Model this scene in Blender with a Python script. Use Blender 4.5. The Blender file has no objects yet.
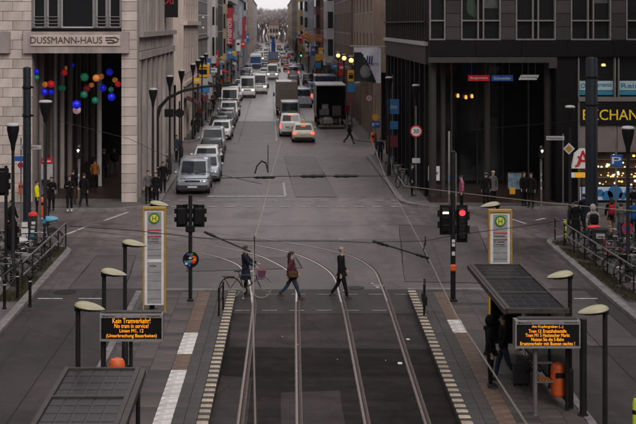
import bpy, math, random
from mathutils import Vector, Matrix

random.seed(11)
R = math.radians
SC = bpy.context.scene
COL = SC.collection
PI = math.pi

# ------------------------------------------------------------------ camera, sky, sun, exposure
FPX, CX, CY, CAMZ = 1300.0, 271.0, 25.0, 9.4      # focal length in photo pixels, vanishing point, eye height
cam = bpy.data.cameras.new('camera')
cam.sensor_width = 36.0
cam.lens = FPX / 636.0 * 36.0
cam.shift_x = (318.0 - CX) / 636.0
cam.shift_y = -(212.0 - CY) / 636.0
cam.clip_start, cam.clip_end = 0.5, 9000
cam.dof.use_dof = True
cam.dof.focus_distance = 44.0
cam.dof.aperture_fstop = 2.2
camo = bpy.data.objects.new('camera', cam); COL.objects.link(camo)
camo.location = (0, 0, CAMZ); camo.rotation_euler = (R(90), 0, 0)
SC.camera = camo

SUN_EL, SUN_AZ = 38.0, 157.0                       # cloud cover, veiled sun behind the camera to the right
w = bpy.data.worlds.new('World'); SC.world = w; w.use_nodes = True
nt = w.node_tree; nt.nodes.clear()
sky = nt.nodes.new('ShaderNodeTexSky'); sky.sky_type = 'NISHITA'; sky.sun_disc = False
sky.sun_elevation = R(SUN_EL); sky.sun_rotation = R(SUN_AZ)
sky.air_density = 1.0; sky.dust_density = 3.0; sky.ozone_density = 1.0
hs = nt.nodes.new('ShaderNodeHueSaturation'); hs.inputs['Saturation'].default_value = 0.3
mixw = nt.nodes.new('ShaderNodeMixRGB'); mixw.blend_type = 'MULTIPLY'; mixw.inputs[0].default_value = 1.0
mixw.inputs[2].default_value = (1.0, 0.955, 0.955, 1)
bg = nt.nodes.new('ShaderNodeBackground'); bg.inputs[1].default_value = 0.13
ow = nt.nodes.new('ShaderNodeOutputWorld')
nt.links.new(sky.outputs[0], hs.inputs['Color']); nt.links.new(hs.outputs[0], mixw.inputs[1])
cloud = nt.nodes.new('ShaderNodeMixRGB'); cloud.inputs[0].default_value = .85; cloud.inputs[2].default_value = (8.8, 8.45, 8.6, 1)   # even cloud layer
nt.links.new(mixw.outputs[0], cloud.inputs[1]); nt.links.new(cloud.outputs[0], bg.inputs[0]); nt.links.new(bg.outputs[0], ow.inputs[0])
sl = bpy.data.lights.new('sun', 'SUN'); sl.energy = 1.5; sl.angle = R(36); sl.color = (1.0, 0.93, 0.88)
so = bpy.data.objects.new('sun', sl); COL.objects.link(so)
_d = Vector((math.sin(R(SUN_AZ)) * math.cos(R(SUN_EL)), math.cos(R(SUN_AZ)) * math.cos(R(SUN_EL)), math.sin(R(SUN_EL))))
so.rotation_euler = _d.to_track_quat('Z', 'Y').to_euler()
SC.view_settings.view_transform = 'Standard'; SC.view_settings.look = 'None'
SC.view_settings.exposure = -0.12; SC.view_settings.gamma = 1.0
try:
    SC.cycles.max_bounces = 6; SC.cycles.diffuse_bounces = 3; SC.cycles.glossy_bounces = 3
    SC.cycles.transmission_bounces = 6; SC.cycles.volume_bounces = 0; SC.cycles.transparent_max_bounces = 8
    SC.cycles.sample_clamp_indirect = 4.0; SC.cycles.caustics_reflective = False; SC.cycles.caustics_refractive = False
    SC.cycles.use_denoising = True
except Exception: pass

def G(px, py, z=0.0):
    "photo pixel -> point on the horizontal plane at height z"
    Y = FPX * (CAMZ - z) / (py - CY)
    return (px - CX) * Y / FPX, Y
def P(px, py, Y):
    return (px - CX) * Y / FPX, CAMZ - (py - CY) * Y / FPX

# ------------------------------------------------------------------ mesh builder
class MB:
    def __init__(s): s.v = []; s.f = []; s.m = []
    def quadface(s, pts, mat=0):
        i = len(s.v); s.v += [tuple(p) for p in pts]; s.f.append(tuple(range(i, i + len(pts)))); s.m.append(mat); return s
    def box(s, c, d, rz=0.0, mat=0, ch=0.0, rx=0.0):
        hx, hy, hz = d[0] / 2, d[1] / 2, d[2] / 2
        cr, sr = math.cos(rz), math.sin(rz); cx_, sx_ = math.cos(rx), math.sin(rx)
        def tr(p):
            x, y, z = p; y, z = y * cx_ - z * sx_, y * sx_ + z * cx_
            return (c[0] + x * cr - y * sr, c[1] + x * sr + y * cr, c[2] + z)
        i = len(s.v)
        if ch <= 0:
            for z in (-hz, hz):
                for x, y in ((-hx, -hy), (hx, -hy), (hx, hy), (-hx, hy)): s.v.append(tr((x, y, z)))
            fs = [(3, 2, 1, 0), (4, 5, 6, 7), (0, 1, 5, 4), (1, 2, 6, 5), (2, 3, 7, 6), (3, 0, 4, 7)]
        else:
            ch = min(ch, hx * .9, hy * .9, hz * .9)
            rings = []
            for (z, k) in ((-hz, ch), (-hz + ch, 0), (hz - ch, 0), (hz, ch)):
                a, b = hx - k, hy - k; q = ch * .6
                for p in ((-a + q, -b), (a - q, -b), (a, -b + q), (a, b - q), (a - q, b), (-a + q, b), (-a, b - q), (-a, -b + q)):
                    s.v.append(tr((p[0], p[1], z)))
            fs = [tuple(range(7, -1, -1)), tuple(range(24, 32))]
            for k in range(3):
                for j in range(8): fs.append((k * 8 + j, k * 8 + (j + 1) % 8, k * 8 + 8 + (j + 1) % 8, k * 8 + 8 + j))
        for f in fs: s.f.append(tuple(i + q for q in f)); s.m.append(mat)
        return s
    def bx(s, x0, x1, y0, y1, z0, z1, mat=0, ch=0.0):
        return s.box(((x0 + x1) / 2, (y0 + y1) / 2, (z0 + z1) / 2), (abs(x1 - x0), abs(y1 - y0), abs(z1 - z0)), 0, mat, ch)
    def cyl(s, p0, p1, r0, r1=None, n=10, mat=0, caps=True):
        return s.tube([p0, p1], [r0, r0 if r1 is None else r1], n, mat, caps)
    def tube(s, pts, r, n=8, mat=0, caps=True, flat=1.0):
        pts = [Vector(p) for p in pts]; k = len(pts)
        if not hasattr(r, '__len__'): r = [r] * k
        i = len(s.v); up = None
        for j in range(k):
            t = (pts[min(j + 1, k - 1)] - pts[max(j - 1, 0)])
            if t.length < 1e-9: t = Vector((0, 0, 1))
            t.normalize()
            if up is None:
                up = Vector((0, 0, 1)) if abs(t.z) < .9 else Vector((0, 1, 0))
            a = t.cross(up)
            if a.length < 1e-6: a = t.cross(Vector((1, 0, 0)))
            a.normalize(); b = t.cross(a).normalized(); up = -b if b.dot(up) < 0 else b
            for q in range(n):
                an = 2 * PI * q / n
                s.v.append(tuple(pts[j] + a * (r[j] * math.cos(an)) + b * (r[j] * flat * math.sin(an))))
        for j in range(k - 1):
            for q in range(n):
                s.f.append((i + j * n + q, i + j * n + (q + 1) % n, i + (j + 1) * n + (q + 1) % n, i + (j + 1) * n + q)); s.m.append(mat)
        if caps:
            s.f.append(tuple(i + q for q in range(n - 1, -1, -1))); s.m.append(mat)
            s.f.append(tuple(i + (k - 1) * n + q for q in range(n))); s.m.append(mat)
        return s
    def lathe(s, prof, c=(0, 0, 0), n=16, mat=0, axis='z', sx=1.0, sy=1.0, ring=False):
        i = len(s.v); prof = list(prof) + ([prof[0]] if ring else []); k = len(prof)
        for (r, h) in prof:
            for q in range(n):
                a = 2 * PI * q / n; x, y, z = r * math.cos(a) * sx, r * math.sin(a) * sy, h
                if axis == 'x': x, y, z = z, x, y
                elif axis == 'y': x, y, z = x, z, y
                s.v.append((c[0] + x, c[1] + y, c[2] + z))
        for j in range(k - 1):
            for q in range(n):
                s.f.append((i + j * n + q, i + j * n + (q + 1) % n, i + (j + 1) * n + (q + 1) % n, i + (j + 1) * n + q)); s.m.append(mat)
        if ring: return s
        s.f.append(tuple(i + q for q in range(n - 1, -1, -1))); s.m.append(mat)
        s.f.append(tuple(i + (k - 1) * n + q for q in range(n))); s.m.append(mat)
        return s
    def ball(s, c, r, n=12, k=8, mat=0):
        rx, ry, rz = r if hasattr(r, '__len__') else (r, r, r)
        prof = [(max(1e-3, math.sin(PI * j / k)), -math.cos(PI * j / k)) for j in range(k + 1)]
        i = len(s.v)
        s.lathe(prof, (0, 0, 0), n, mat)
        for q in range(i, len(s.v)):
            x, y, z = s.v[q]; s.v[q] = (c[0] + x * rx, c[1] + y * ry, c[2] + z * rz)
        return s
    def prism(s, poly, a0, a1, axis='z', mat=0):
        "poly (2-D, counter-clockwise) swept along axis from a0 to a1"
        def mk(p, a):
            if axis == 'z': return (p[0], p[1], a)
            if axis == 'y': return (p[0], a, p[1])
            return (a, p[0], p[1])
        i = len(s.v); n = len(poly)
        s.v += [mk(p, a0) for p in poly] + [mk(p, a1) for p in poly]
        s.f.append(tuple(i + q for q in range(n - 1, -1, -1))); s.m.append(mat)
        s.f.append(tuple(i + n + q for q in range(n))); s.m.append(mat)
        for q in range(n):
            s.f.append((i + q, i + (q + 1) % n, i + n + (q + 1) % n, i + n + q)); s.m.append(mat)
        return s
    def loft(s, rings, mat=0, caps=True, closed=True):
        i = len(s.v); n = len(rings[0])
        for r in rings: s.v += [tuple(p) for p in r]
        for j in range(len(rings) - 1):
            for q in range(n if closed else n - 1):
                s.f.append((i + j * n + q, i + j * n + (q + 1) % n, i + (j + 1) * n + (q + 1) % n, i + (j + 1) * n + q)); s.m.append(mat)
        if caps:
            s.f.append(tuple(i + q for q in range(n - 1, -1, -1))); s.m.append(mat)
            s.f.append(tuple(i + (len(rings) - 1) * n + q for q in range(n))); s.m.append(mat)
        return s
    def merge(s, mesh, mtx, mat=0):
        i = len(s.v); s.v += [tuple(mtx @ v.co) for v in mesh.vertices]
        for p in mesh.polygons: s.f.append(tuple(i + q for q in p.vertices)); s.m.append(mat)
        return s
    def mesh(s, name, mats, smooth=35):
        me = bpy.data.meshes.new(name); me.from_pydata(s.v, [], s.f)
        for q in (mats if isinstance(mats, (list, tuple)) else [mats]): me.materials.append(q)
        me.polygons.foreach_set('material_index', s.m)
        if smooth:
            me.polygons.foreach_set('use_smooth', [True] * len(s.f))
            me.update()
            try: me.set_sharp_from_angle(angle=R(smooth))
            except Exception: me.polygons.foreach_set('use_smooth', [False] * len(s.f))
        me.update(); return me

def link(name, me, parent=None, loc=(0, 0, 0), rz=0.0):
    o = bpy.data.objects.new(name, me); COL.objects.link(o)
    o.location = loc; o.rotation_euler = (0, 0, rz)
    if parent is not None: o.parent = parent
    return o
def part(name, mb, mats, parent, loc=(0, 0, 0), rz=0.0, smooth=35):
    return link(name, mb.mesh(name, mats, smooth), parent, loc, rz)
def tag(o, label=None, cat=None, group=None, kind=None):
    if label: o['label'] = label
    if cat: o['category'] = cat
    if group: o['group'] = group
    if kind: o['kind'] = kind
    return o
def thing(name, label, cat, loc=(0, 0, 0), rz=0.0, group=None):
    o = bpy.data.objects.new(name, None); COL.objects.link(o); o.empty_display_size = .2
    o.location = loc; o.rotation_euler = (0, 0, rz)
    return tag(o, label, cat, group)
def struct(name, mb, mats, smooth=0):
    o = link(name, mb.mesh(name, mats, smooth)); o['kind'] = 'structure'; return o
KIDS = {}
def dup(root, loc, rz=0.0, label=None, group=None, paint=None, scale=None):
    def kids(o): return list(o.children)
    if root.name not in KIDS:
        KIDS[root.name] = [(c, kids(c)) for c in kids(root)]
    r = root.copy(); COL.objects.link(r); r.location = loc; r.rotation_euler = (0, 0, rz)
    if scale: r.scale = scale if hasattr(scale, '__len__') else (scale,) * 3
    if label: r['label'] = label
    if group: r['group'] = group
    for c, gs in KIDS[root.name]:
        d = c.copy(); COL.objects.link(d); d.parent = r
        if paint and d.data and d.get('painted'):
            d.material_slots[0].link = 'OBJECT'; d.material_slots[0].material = paint
        for g in gs:
            e = g.copy(); COL.objects.link(e); e.parent = d
    return r

# ------------------------------------------------------------------ materials
MAT = {}
def mat(name, col, rough=.6, metal=0.0, var=.12, scale=6.0, bump=0.0, bscale=60.0, emit=None, est=0.0, spec=.5, streak=0.0, coat=0.0, alpha=None, trans=0.0, dirt=None, rnd=0.0, bdist=.01):
    if name in MAT: return MAT[name]
    m = bpy.data.materials.new(name); m.use_nodes = True; n = m.node_tree; b = n.nodes['Principled BSDF']
    b.inputs['Roughness'].default_value = rough; b.inputs['Metallic'].default_value = metal
    b.inputs['Specular IOR Level'].default_value = spec
    if coat: b.inputs['Coat Weight'].default_value = coat
    if trans: b.inputs['Transmission Weight'].default_value = trans
    if alpha is not None: b.inputs['Alpha'].default_value = alpha
    c = (col[0], col[1], col[2], 1)
    tc = n.nodes.new('ShaderNodeTexCoord')
    if var > 0:
        nz = n.nodes.new('ShaderNodeTexNoise'); nz.inputs['Scale'].default_value = scale; nz.inputs['Detail'].default_value = 6
        nz.inputs['Roughness'].default_value = .65
        if streak:
            mp = n.nodes.new('ShaderNodeMapping'); mp.inputs['Scale'].default_value = (1, 1, 1 / (1 + streak))
            n.links.new(tc.outputs['Object'], mp.inputs[0]); n.links.new(mp.outputs[0], nz.inputs['Vector'])
        else: n.links.new(tc.outputs['Object'], nz.inputs['Vector'])
        rp = n.nodes.new('ShaderNodeValToRGB')
        lo = 1 - var * 1.6; hi = 1 + var
        rp.color_ramp.elements[0].position = .28; rp.color_ramp.elements[1].position = .72
        d = dirt or (col[0] * lo, col[1] * lo, col[2] * lo)
        rp.color_ramp.elements[0].color = (d[0], d[1], d[2], 1)
        rp.color_ramp.elements[1].color = (min(1, c[0] * hi), min(1, c[1] * hi), min(1, c[2] * hi), 1)
        n.links.new(nz.outputs['Fac'], rp.inputs[0]); src = rp.outputs[0]
        if rnd:
            oi = n.nodes.new('ShaderNodeObjectInfo'); rr = n.nodes.new('ShaderNodeMapRange'); rr.inputs[3].default_value = 1 - rnd; rr.inputs[4].default_value = 1 + rnd * .6
            n.links.new(oi.outputs['Random'], rr.inputs[0]); mm = n.nodes.new('ShaderNodeMixRGB'); mm.blend_type = 'MULTIPLY'; mm.inputs[0].default_value = 1
            n.links.new(src, mm.inputs[1]); n.links.new(rr.outputs[0], mm.inputs[2]); src = mm.outputs[0]
        n.links.new(src, b.inputs['Base Color'])
        mr = n.nodes.new('ShaderNodeMapRange'); mr.inputs[3].default_value = max(.02, rough - .1); mr.inputs[4].default_value = min(1, rough + .1)
        n.links.new(nz.outputs['Fac'], mr.inputs[0]); n.links.new(mr.outputs[0], b.inputs['Roughness'])
    else: b.inputs['Base Color'].default_value = c
    if bump:
        nb = n.nodes.new('ShaderNodeTexNoise'); nb.inputs['Scale'].default_value = bscale; nb.inputs['Detail'].default_value = 4
        n.links.new(tc.outputs['Object'], nb.inputs['Vector'])
        bp = n.nodes.new('ShaderNodeBump'); bp.inputs['Strength'].default_value = bump; bp.inputs['Distance'].default_value = bdist
        n.links.new(nb.outputs['Fac'], bp.inputs['Height']); n.links.new(bp.outputs[0], b.inputs['Normal'])
    if emit:
        b.inputs['Emission Color'].default_value = (emit[0], emit[1], emit[2], 1); b.inputs['Emission Strength'].default_value = est
    MAT[name] = m; return m

def asphalt(name, base, dark, patch=.6, rough=.62, spec=.5, streak=(1, .06, 1)):
    "worn asphalt: aggregate grain, broad stains, long wheel-worn streaks"
    m = bpy.data.materials.new(name); m.use_nodes = True; n = m.node_tree; b = n.nodes['Principled BSDF']; L = n.links; b.inputs['Specular IOR Level'].default_value = spec
    tc = n.nodes.new('ShaderNodeTexCoord')
    def noise(sc, det=5, mp=None, ro=.6):
        z = n.nodes.new('ShaderNodeTexNoise'); z.inputs['Scale'].default_value = sc; z.inputs['Detail'].default_value = det; z.inputs['Roughness'].default_value = ro
        if mp:
            q = n.nodes.new('ShaderNodeMapping'); q.inputs['Scale'].default_value = mp
            L.new(tc.outputs['Object'], q.inputs[0]); L.new(q.outputs[0], z.inputs['Vector'])
        else: L.new(tc.outputs['Object'], z.inputs['Vector'])
        return z
    big = noise(.12, 6, None, .7); long_ = noise(.9, 4, streak); fine = noise(45, 3); mid = noise(2.2, 6, None, .72)
    def math_(op, a, bb):
        q = n.nodes.new('ShaderNodeMath'); q.operation = op
        for i, v in enumerate((a, bb)):
            if hasattr(v, 'links') or hasattr(v, 'is_linked'): L.new(v, q.inputs[i])
            else: q.inputs[i].default_value = v
        return q.outputs[0]
    s = math_('ADD', math_('MULTIPLY', big.outputs['Fac'], .40), math_('MULTIPLY', long_.outputs['Fac'], .22))
    s = math_('ADD', s, math_('MULTIPLY', mid.outputs['Fac'], .24)); s = math_('ADD', s, math_('MULTIPLY', fine.outputs['Fac'], .14))
    rp = n.nodes.new('ShaderNodeValToRGB'); e = rp.color_ramp.elements
    e[0].position = .435; e[0].color = (*dark, 1); e[1].position = .565; e[1].color = (*base, 1)
    L.new(s, rp.inputs[0])
    vo = n.nodes.new('ShaderNodeTexVoronoi'); vo.feature = 'DISTANCE_TO_EDGE'; vo.inputs['Scale'].default_value = .16
    wz = noise(1.2, 4); wm = n.nodes.new('ShaderNodeMixRGB'); wm.inputs[0].default_value = .12
    L.new(tc.outputs['Object'], wm.inputs[1]); L.new(wz.outputs['Color'], wm.inputs[2]); L.new(wm.outputs[0], vo.inputs['Vector'])
    cr = n.nodes.new('ShaderNodeMapRange'); cr.inputs[1].default_value = 0; cr.inputs[2].default_value = .006; cr.inputs[3].default_value = patch; cr.inputs[4].default_value = 1
    L.new(vo.outputs['Distance'], cr.inputs[0])
    st = noise(.55, 5, (1, .55, 1), .6); sr = n.nodes.new('ShaderNodeValToRGB'); sr.color_ramp.elements[0].position = .30; sr.color_ramp.elements[0].color = (.55, .54, .54, 1)
    sr.color_ramp.elements[1].position = .46; sr.color_ramp.elements[1].color = (1, 1, 1, 1); L.new(st.outputs['Fac'], sr.inputs[0])
    lt = noise(.8, 5, (.8, .5, 1), .7); lr = n.nodes.new('ShaderNodeValToRGB'); lr.color_ramp.elements[0].position = .56; lr.color_ramp.elements[0].color = (1, 1, 1, 1)
    lr.color_ramp.elements[1].position = .68; lr.color_ramp.elements[1].color = (1.35, 1.33, 1.32, 1); L.new(lt.outputs['Fac'], lr.inputs[0])
    m1 = n.nodes.new('ShaderNodeMixRGB'); m1.blend_type = 'MULTIPLY'; m1.inputs[0].default_value = 1; L.new(rp.outputs[0], m1.inputs[1]); L.new(sr.outputs[0], m1.inputs[2])
    m2 = n.nodes.new('ShaderNodeMixRGB'); m2.blend_type = 'MULTIPLY'; m2.inputs[0].default_value = 1; L.new(m1.outputs[0], m2.inputs[1]); L.new(lr.outputs[0], m2.inputs[2])
    mx = n.nodes.new('ShaderNodeMixRGB'); mx.blend_type = 'MULTIPLY'; mx.inputs[0].default_value = 1
    L.new(m2.outputs[0], mx.inputs[1]); L.new(cr.outputs[0], mx.inputs[2]); L.new(mx.outputs[0], b.inputs['Base Color'])
    mr = n.nodes.new('ShaderNodeMapRange'); mr.inputs[1].default_value = .35; mr.inputs[2].default_value = .65
    mr.inputs[3].default_value = rough - .14; mr.inputs[4].default_value = rough + .14
    L.new(s, mr.inputs[0]); L.new(mr.outputs[0], b.inputs['Roughness'])
    bp = n.nodes.new('ShaderNodeBump'); bp.inputs['Strength'].default_value = .35; bp.inputs['Distance'].default_value = .008
    L.new(fine.outputs['Fac'], bp.inputs['Height']); L.new(bp.outputs[0], b.inputs['Normal'])
    return m

A_ROAD = asphalt('road_asphalt', (.18, .147, .146), (.075, .060, .060), .6, .52)
A_TRACK = asphalt('track_asphalt', (.030, .023, .023), (.004, .003, .003), .6, .8, .10, (.05, 1.6, 1))
A_OLD_SHADE = asphalt('old_shaded_asphalt', (.052, .041, .041), (.023, .018, .018), .65, .7, .3)  # older asphalt, darkened further for the station's shade on the foreground
A_BED = asphalt('bed_asphalt', (.052, .041, .041), (.016, .0125, .0125), .6, .75, .15, (.08, 1.2, 1))
A_ROAD2 = asphalt('repaired_asphalt', (.150, .122, .121), (.068, .054, .054), .6, .55)
A_MID = asphalt('junction_asphalt', (.115, .092, .090), (.045, .036, .036), .6, .56)
A_PATCH = asphalt('patch_asphalt', (.085, .068, .067), (.042, .033, .033))
BITUMEN = mat('bitumen_seam', (.02, .016, .016), .7, var=.3, spec=.2)
SEAL = mat('rail_joint_seal', (.12, .095, .085), .7, var=.4, scale=3)
A_FAR = asphalt('sky_sheen_asphalt', (.33, .285, .285), (.17, .14, .14), .7, .38)  # base colour lifted for the sky's sheen on the far street
A_WALK = asphalt('pavement_slabs', (.125, .112, .108), (.065, .056, .054), .75, .75)
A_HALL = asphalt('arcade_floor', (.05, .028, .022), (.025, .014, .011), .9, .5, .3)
WHITE_LINE = mat('road_paint', (.50, .48, .47), .7, var=.3, scale=5, dirt=(.15, .135, .135))
WORN_LINE = mat('worn_paint', (.24, .215, .21), .75, var=.4, scale=4, dirt=(.07, .058, .058))
KERB = mat('kerb_granite', (.19, .175, .17), .75, var=.3, scale=3, bump=.3)
SLAB = mat('platform_slab', (.082, .066, .062), .72, var=.28, scale=2.0, bump=.25, dirt=(.055, .045, .044), rnd=.22)
SLAB2 = mat('platform_slab_dark', (.050, .041, .041), .7, var=.3, scale=2.0, bump=.25, dirt=(.03, .025, .025), rnd=.25)
TACT = mat('tactile_brown', (.15, .092, .064), .75, var=.25, scale=4, bump=.3, dirt=(.06, .042, .034), rnd=.2)
TACTW = mat('tactile_white', (.62, .60, .575), .7, var=.25, scale=5, bump=.2, dirt=(.26, .235, .22), rnd=.15)
EDGEW = mat('edge_cream', (.50, .42, .31), .75, var=.25, scale=7, dirt=(.20, .16, .12), rnd=.3)
EDGED = mat('edge_dark', (.05, .042, .04), .75, var=.25, scale=5)
STEEL = mat('rail_steel', (.25, .19, .165), .42, .65, var=.2, scale=5)
RAIL_GLINT = mat('rail_sky_glint', (.50, .45, .43), .34, .8, var=.15, scale=3)  # polished steel, colour paled for sky glint along the far curve
RUST = mat('rail_rust', (.065, .037, .028), .75, var=.4, scale=4)
GROOVE = mat('rail_groove', (.012, .010, .010), .9, var=.1)
STONE = mat('shell_limestone', (.49, .425, .385), .8, var=.22, scale=1.4, bump=.3, bscale=25, streak=3, rnd=.2)
STONE2 = mat('sandstone_beige', (.52, .43, .385), .8, var=.2, scale=.9, bump=.3, bscale=25, streak=3)
STONED = mat('limestone_grey', (.37, .315, .295), .8, var=.25, scale=1.2, bump=.2, streak=3, rnd=.15)
GRAN = mat('granite_panel', (.040, .032, .032), .55, var=.2, scale=5, bump=.1, spec=.25, rnd=.25)
GRAND = mat('granite_dark', (.006, .005, .0055), .5, var=.2, scale=5, spec=.12)
BLACK = mat('black_metal', (.009, .008, .009), .5, .1, var=.15, scale=5, spec=.2)
ANTH = mat('anthracite_paint', (.015, .0135, .0145), .55, .1, var=.25, scale=5, spec=.25)
BLUEB = mat('mast_bluegrey', (.012, .016, .022), .5, .1, var=.2, scale=3, spec=.3)
GREY = mat('grey_metal', (.23, .215, .215), .45, .6, var=.15, scale=5)
LGREY = mat('light_grey_paint', (.44, .43, .43), .5, .1, var=.12, scale=4)
ALU = mat('aluminium', (.50, .48, .47), .38, .8, var=.15, scale=4)
GLASSD = mat('dark_glass', (.012, .013, .015), .08, 0, var=.2, scale=.6, spec=.6)
GLASSM = mat('window_glass', (.016, .018, .022), .08, 0, var=.4, scale=.35, spec=.5)
WSHIELD = mat('windscreen_glass', (.022, .026, .032), .06, 0, var=.5, scale=1.3, spec=.42)
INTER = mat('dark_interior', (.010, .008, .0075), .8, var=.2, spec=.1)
RUBBER = mat('tyre_rubber', (.014, .013, .013), .8, var=.1)
PLASTD = mat('dark_plastic', (.02, .019, .02), .55, var=.1)
RIMM = mat('wheel_rim', (.32, .32, .33), .35, .8, var=.1)
HEADL = mat('headlamp_glass', (.55, .56, .58), .12, .3, var=.1)
HEADON = mat('headlamp_lit', (.9, .85, .7), .2, var=0, emit=(1, .86, .6), est=5)
TAILOFF = mat('tail_lamp', (.22, .012, .012), .2, var=.1)
TAILON = mat('tail_lamp_lit', (.5, .02, .02), .2, var=0, emit=(1, .07, .05), est=4)
PLATE = mat('number_plate', (.6, .58, .54), .5, var=.1)
ORANGE = mat('bin_orange', (.72, .12, .02), .5, var=.15, scale=4, dirt=(.42, .07, .015))
YELLOW = mat('stop_yellow', (.42, .245, .04), .5, var=.12, scale=4)
HGREEN = mat('stop_green', (.02, .19, .05), .5, var=.1)
HYEL = mat('stop_sign_yellow', (.75, .62, .06), .5, var=.05)
WHITE = mat('sign_white', (.68, .66, .65), .5, var=.1, scale=5)
REDS = mat('sign_red', (.50, .015, .02), .5, var=.1)
BLUES = mat('sign_blue', (.015, .10, .36), .5, var=.1)
BLUEL = mat('board_blue', (.03, .20, .46), .55, var=.15)
YELS = mat('sign_yellow', (.72, .38, .02), .55, var=.1)
LAMPTOP = mat('lamp_cream', (.36, .33, .21), .4, var=.12, scale=1.5)
LEDBG = mat('display_black', (.004, .004, .004), .35, var=0)
LEDON = mat('display_amber', (.5, .2, .01), .5, var=0, emit=(1, .33, .012), est=1.25)
SOLAR = mat('solar_cell', (.014, .013, .017), .3, .1, var=.25, scale=3)
ROOFG = mat('shelter_glass', (.03, .026, .025), .4, 0, var=.3, scale=3)
ROOFB = mat('shelter_beam', (.055, .044, .039), .6, .2, var=.3, scale=3)
GRASS = mat('kerb_grass', (.042, .040, .017), .9, var=.35, scale=3)
SOIL = mat('verge_soil', (.04, .033, .022), .95, var=.35, scale=3)
FRAMEG = mat('window_frame_grey', (.17, .155, .155), .5, .1, var=.15, scale=4)
RAILG = mat('railing_grey', (.26, .24, .235), .45, .6, var=.25, scale=4)
WIREL = mat('contact_wire', (.36, .30, .24), .4, .5, var=.1)
SKIN = mat('skin', (.48, .29, .21), .6, var=.06)
def cloth(name, c): return mat('cloth_' + name, c, .9, var=.35, scale=7, bump=.9, bscale=11, bdist=.03, spec=.2)
C_BLK = cloth('black', (.007, .006, .0075)); C_NAVY = cloth('navy', (.014, .018, .032)); C_GREY = cloth('grey', (.12, .11, .12))
C_JEAN = cloth('denim', (.03, .045, .075)); C_BRWN = cloth('brown', (.09, .045, .025)); C_WINE = cloth('wine', (.085, .022, .032))
C_YEL = cloth('hi_vis_yellow', (.75, .72, .02)); C_ORG = cloth('ochre', (.42, .16, .03)); C_RED = cloth('red', (.45, .02, .03))
C_PINK = cloth('pink', (.42, .12, .2)); C_LGT = cloth('light_grey', (.36, .33, .31)); C_TAN = cloth('tan', (.30, .19, .13))
HAIRD = mat('hair_dark', (.016, .011, .009), .7, var=.2); HAIRG = mat('hair_grey', (.27, .22, .20), .7, var=.2)

def paint(name, c, rough=.28, metal=.2): return mat('paint_' + name, c, rough, metal, var=.08, scale=3, coat=.5)
P_WHITE = paint('white', (.80, .79, .79), .3, 0); P_SILV = paint('silver', (.40, .42, .45), .3, .6); P_BLUS = paint('pale_blue', (.40, .44, .50), .26, .4)
P_DARK = paint('black', (.02, .02, .023)); P_GREY = paint('grey', (.13, .135, .145), .3, .5); P_NAVY = paint('navy', (.015, .035, .10))
P_CREAM = paint('taxi_cream', (.70, .63, .46), .35, 0); P_RED = paint('red', (.40, .018, .02)); P_BLUE = paint('blue', (.02, .07, .22))
P_BROWN = paint('brown', (.13, .105, .085), .5, 0); P_GREEN = paint('green', (.05, .20, .07))

TS = bpy.data.scenes.new('workshop')
def bake(o):
    TS.collection.objects.link(o); vl = TS.view_layers[0]; vl.update(); dg = vl.depsgraph; dg.update()
    return bpy.data.meshes.new_from_object(o.evaluated_get(dg))
FONTC = {}
def text_mesh(s):
    if s in FONTC: return FONTC[s]
    c = bpy.data.curves.new('lettering', 'FONT'); c.body = s; c.size = 1.0; c.extrude = .02; c.align_x = 'CENTER'; c.align_y = 'CENTER'; c.resolution_u = 3
    o = bpy.data.objects.new('lettering', c); me = bake(o)
    bpy.data.objects.remove(o); bpy.data.curves.remove(c); FONTC[s] = me; return me
def add_text(mb, s, c, width, height, face='-y', depth=.02, mat=0, tilt=0.0):
    "lettering of the given size centred on c; face = direction it looks"
    me = text_mesh(s); xs = [v.co.x for v in me.vertices]; ys = [v.co.y for v in me.vertices]
    sx = width / max(1e-6, max(xs) - min(xs)); sy = height / max(1e-6, max(ys) - min(ys))
    mx, my = (max(xs) + min(xs)) / 2, (max(ys) + min(ys)) / 2
    S = Matrix.Diagonal((sx, sy, depth / .04, 1)) @ Matrix.Translation((-mx, -my, 0))
    rot = {'-y': Matrix.Rotation(PI / 2, 4, 'X'), '+x': Matrix.Rotation(PI / 2, 4, 'Z') @ Matrix.Rotation(PI / 2, 4, 'X'),
           '-x': Matrix.Rotation(-PI / 2, 4, 'Z') @ Matrix.Rotation(PI / 2, 4, 'X')}[face]
    mb.merge(me, Matrix.Translation(c) @ rot @ Matrix.Rotation(tilt, 4, 'Z') @ S, mat); return mb

# ------------------------------------------------------------------ ground, roads, kerbs
g = MB(); g.quadface([(-700, -120, 0), (700, -120, 0), (700, 1300, 0), (-700, 1300, 0)]); struct('road', g, A_ROAD)
RJ = random.Random(77)
def rough_edge(poly, j=.012, L=1.1):
    out = []
    for i, p in enumerate(poly):
        a, c = Vector(p), Vector(poly[(i + 1) % len(poly)]); k = max(1, int((c - a).length / L))
        for q in range(k): v = a + (c - a) * (q / k); out.append((v.x + RJ.uniform(-j, j), v.y + RJ.uniform(-j, j)))
    return out
def sheet(name, poly, z, m, seam=None):
    seam = (name == 'asphalt_patch') if seam is None else seam
    if name in ('asphalt_patch', 'track_bed'): poly = rough_edge(poly)
    b = MB(); b.quadface([(p[0], p[1], z) for p in poly])
    if seam:
        n = len(poly); c = Vector((sum(p[0] for p in poly) / n, sum(p[1] for p in poly) / n))
        for i in range(n):
            p, q = Vector(poly[i]), Vector(poly[(i + 1) % n]); dp, dq = (p - c).normalized() * RJ.uniform(.02, .045), (q - c).normalized() * .03
            b.quadface([(*(p - dp), z + .003), (*(q - dq), z + .003), (*(q + dq), z + .003), (*(p + dp), z + .003)], 1)
    return struct(name, b, [m, BITUMEN])
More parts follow.
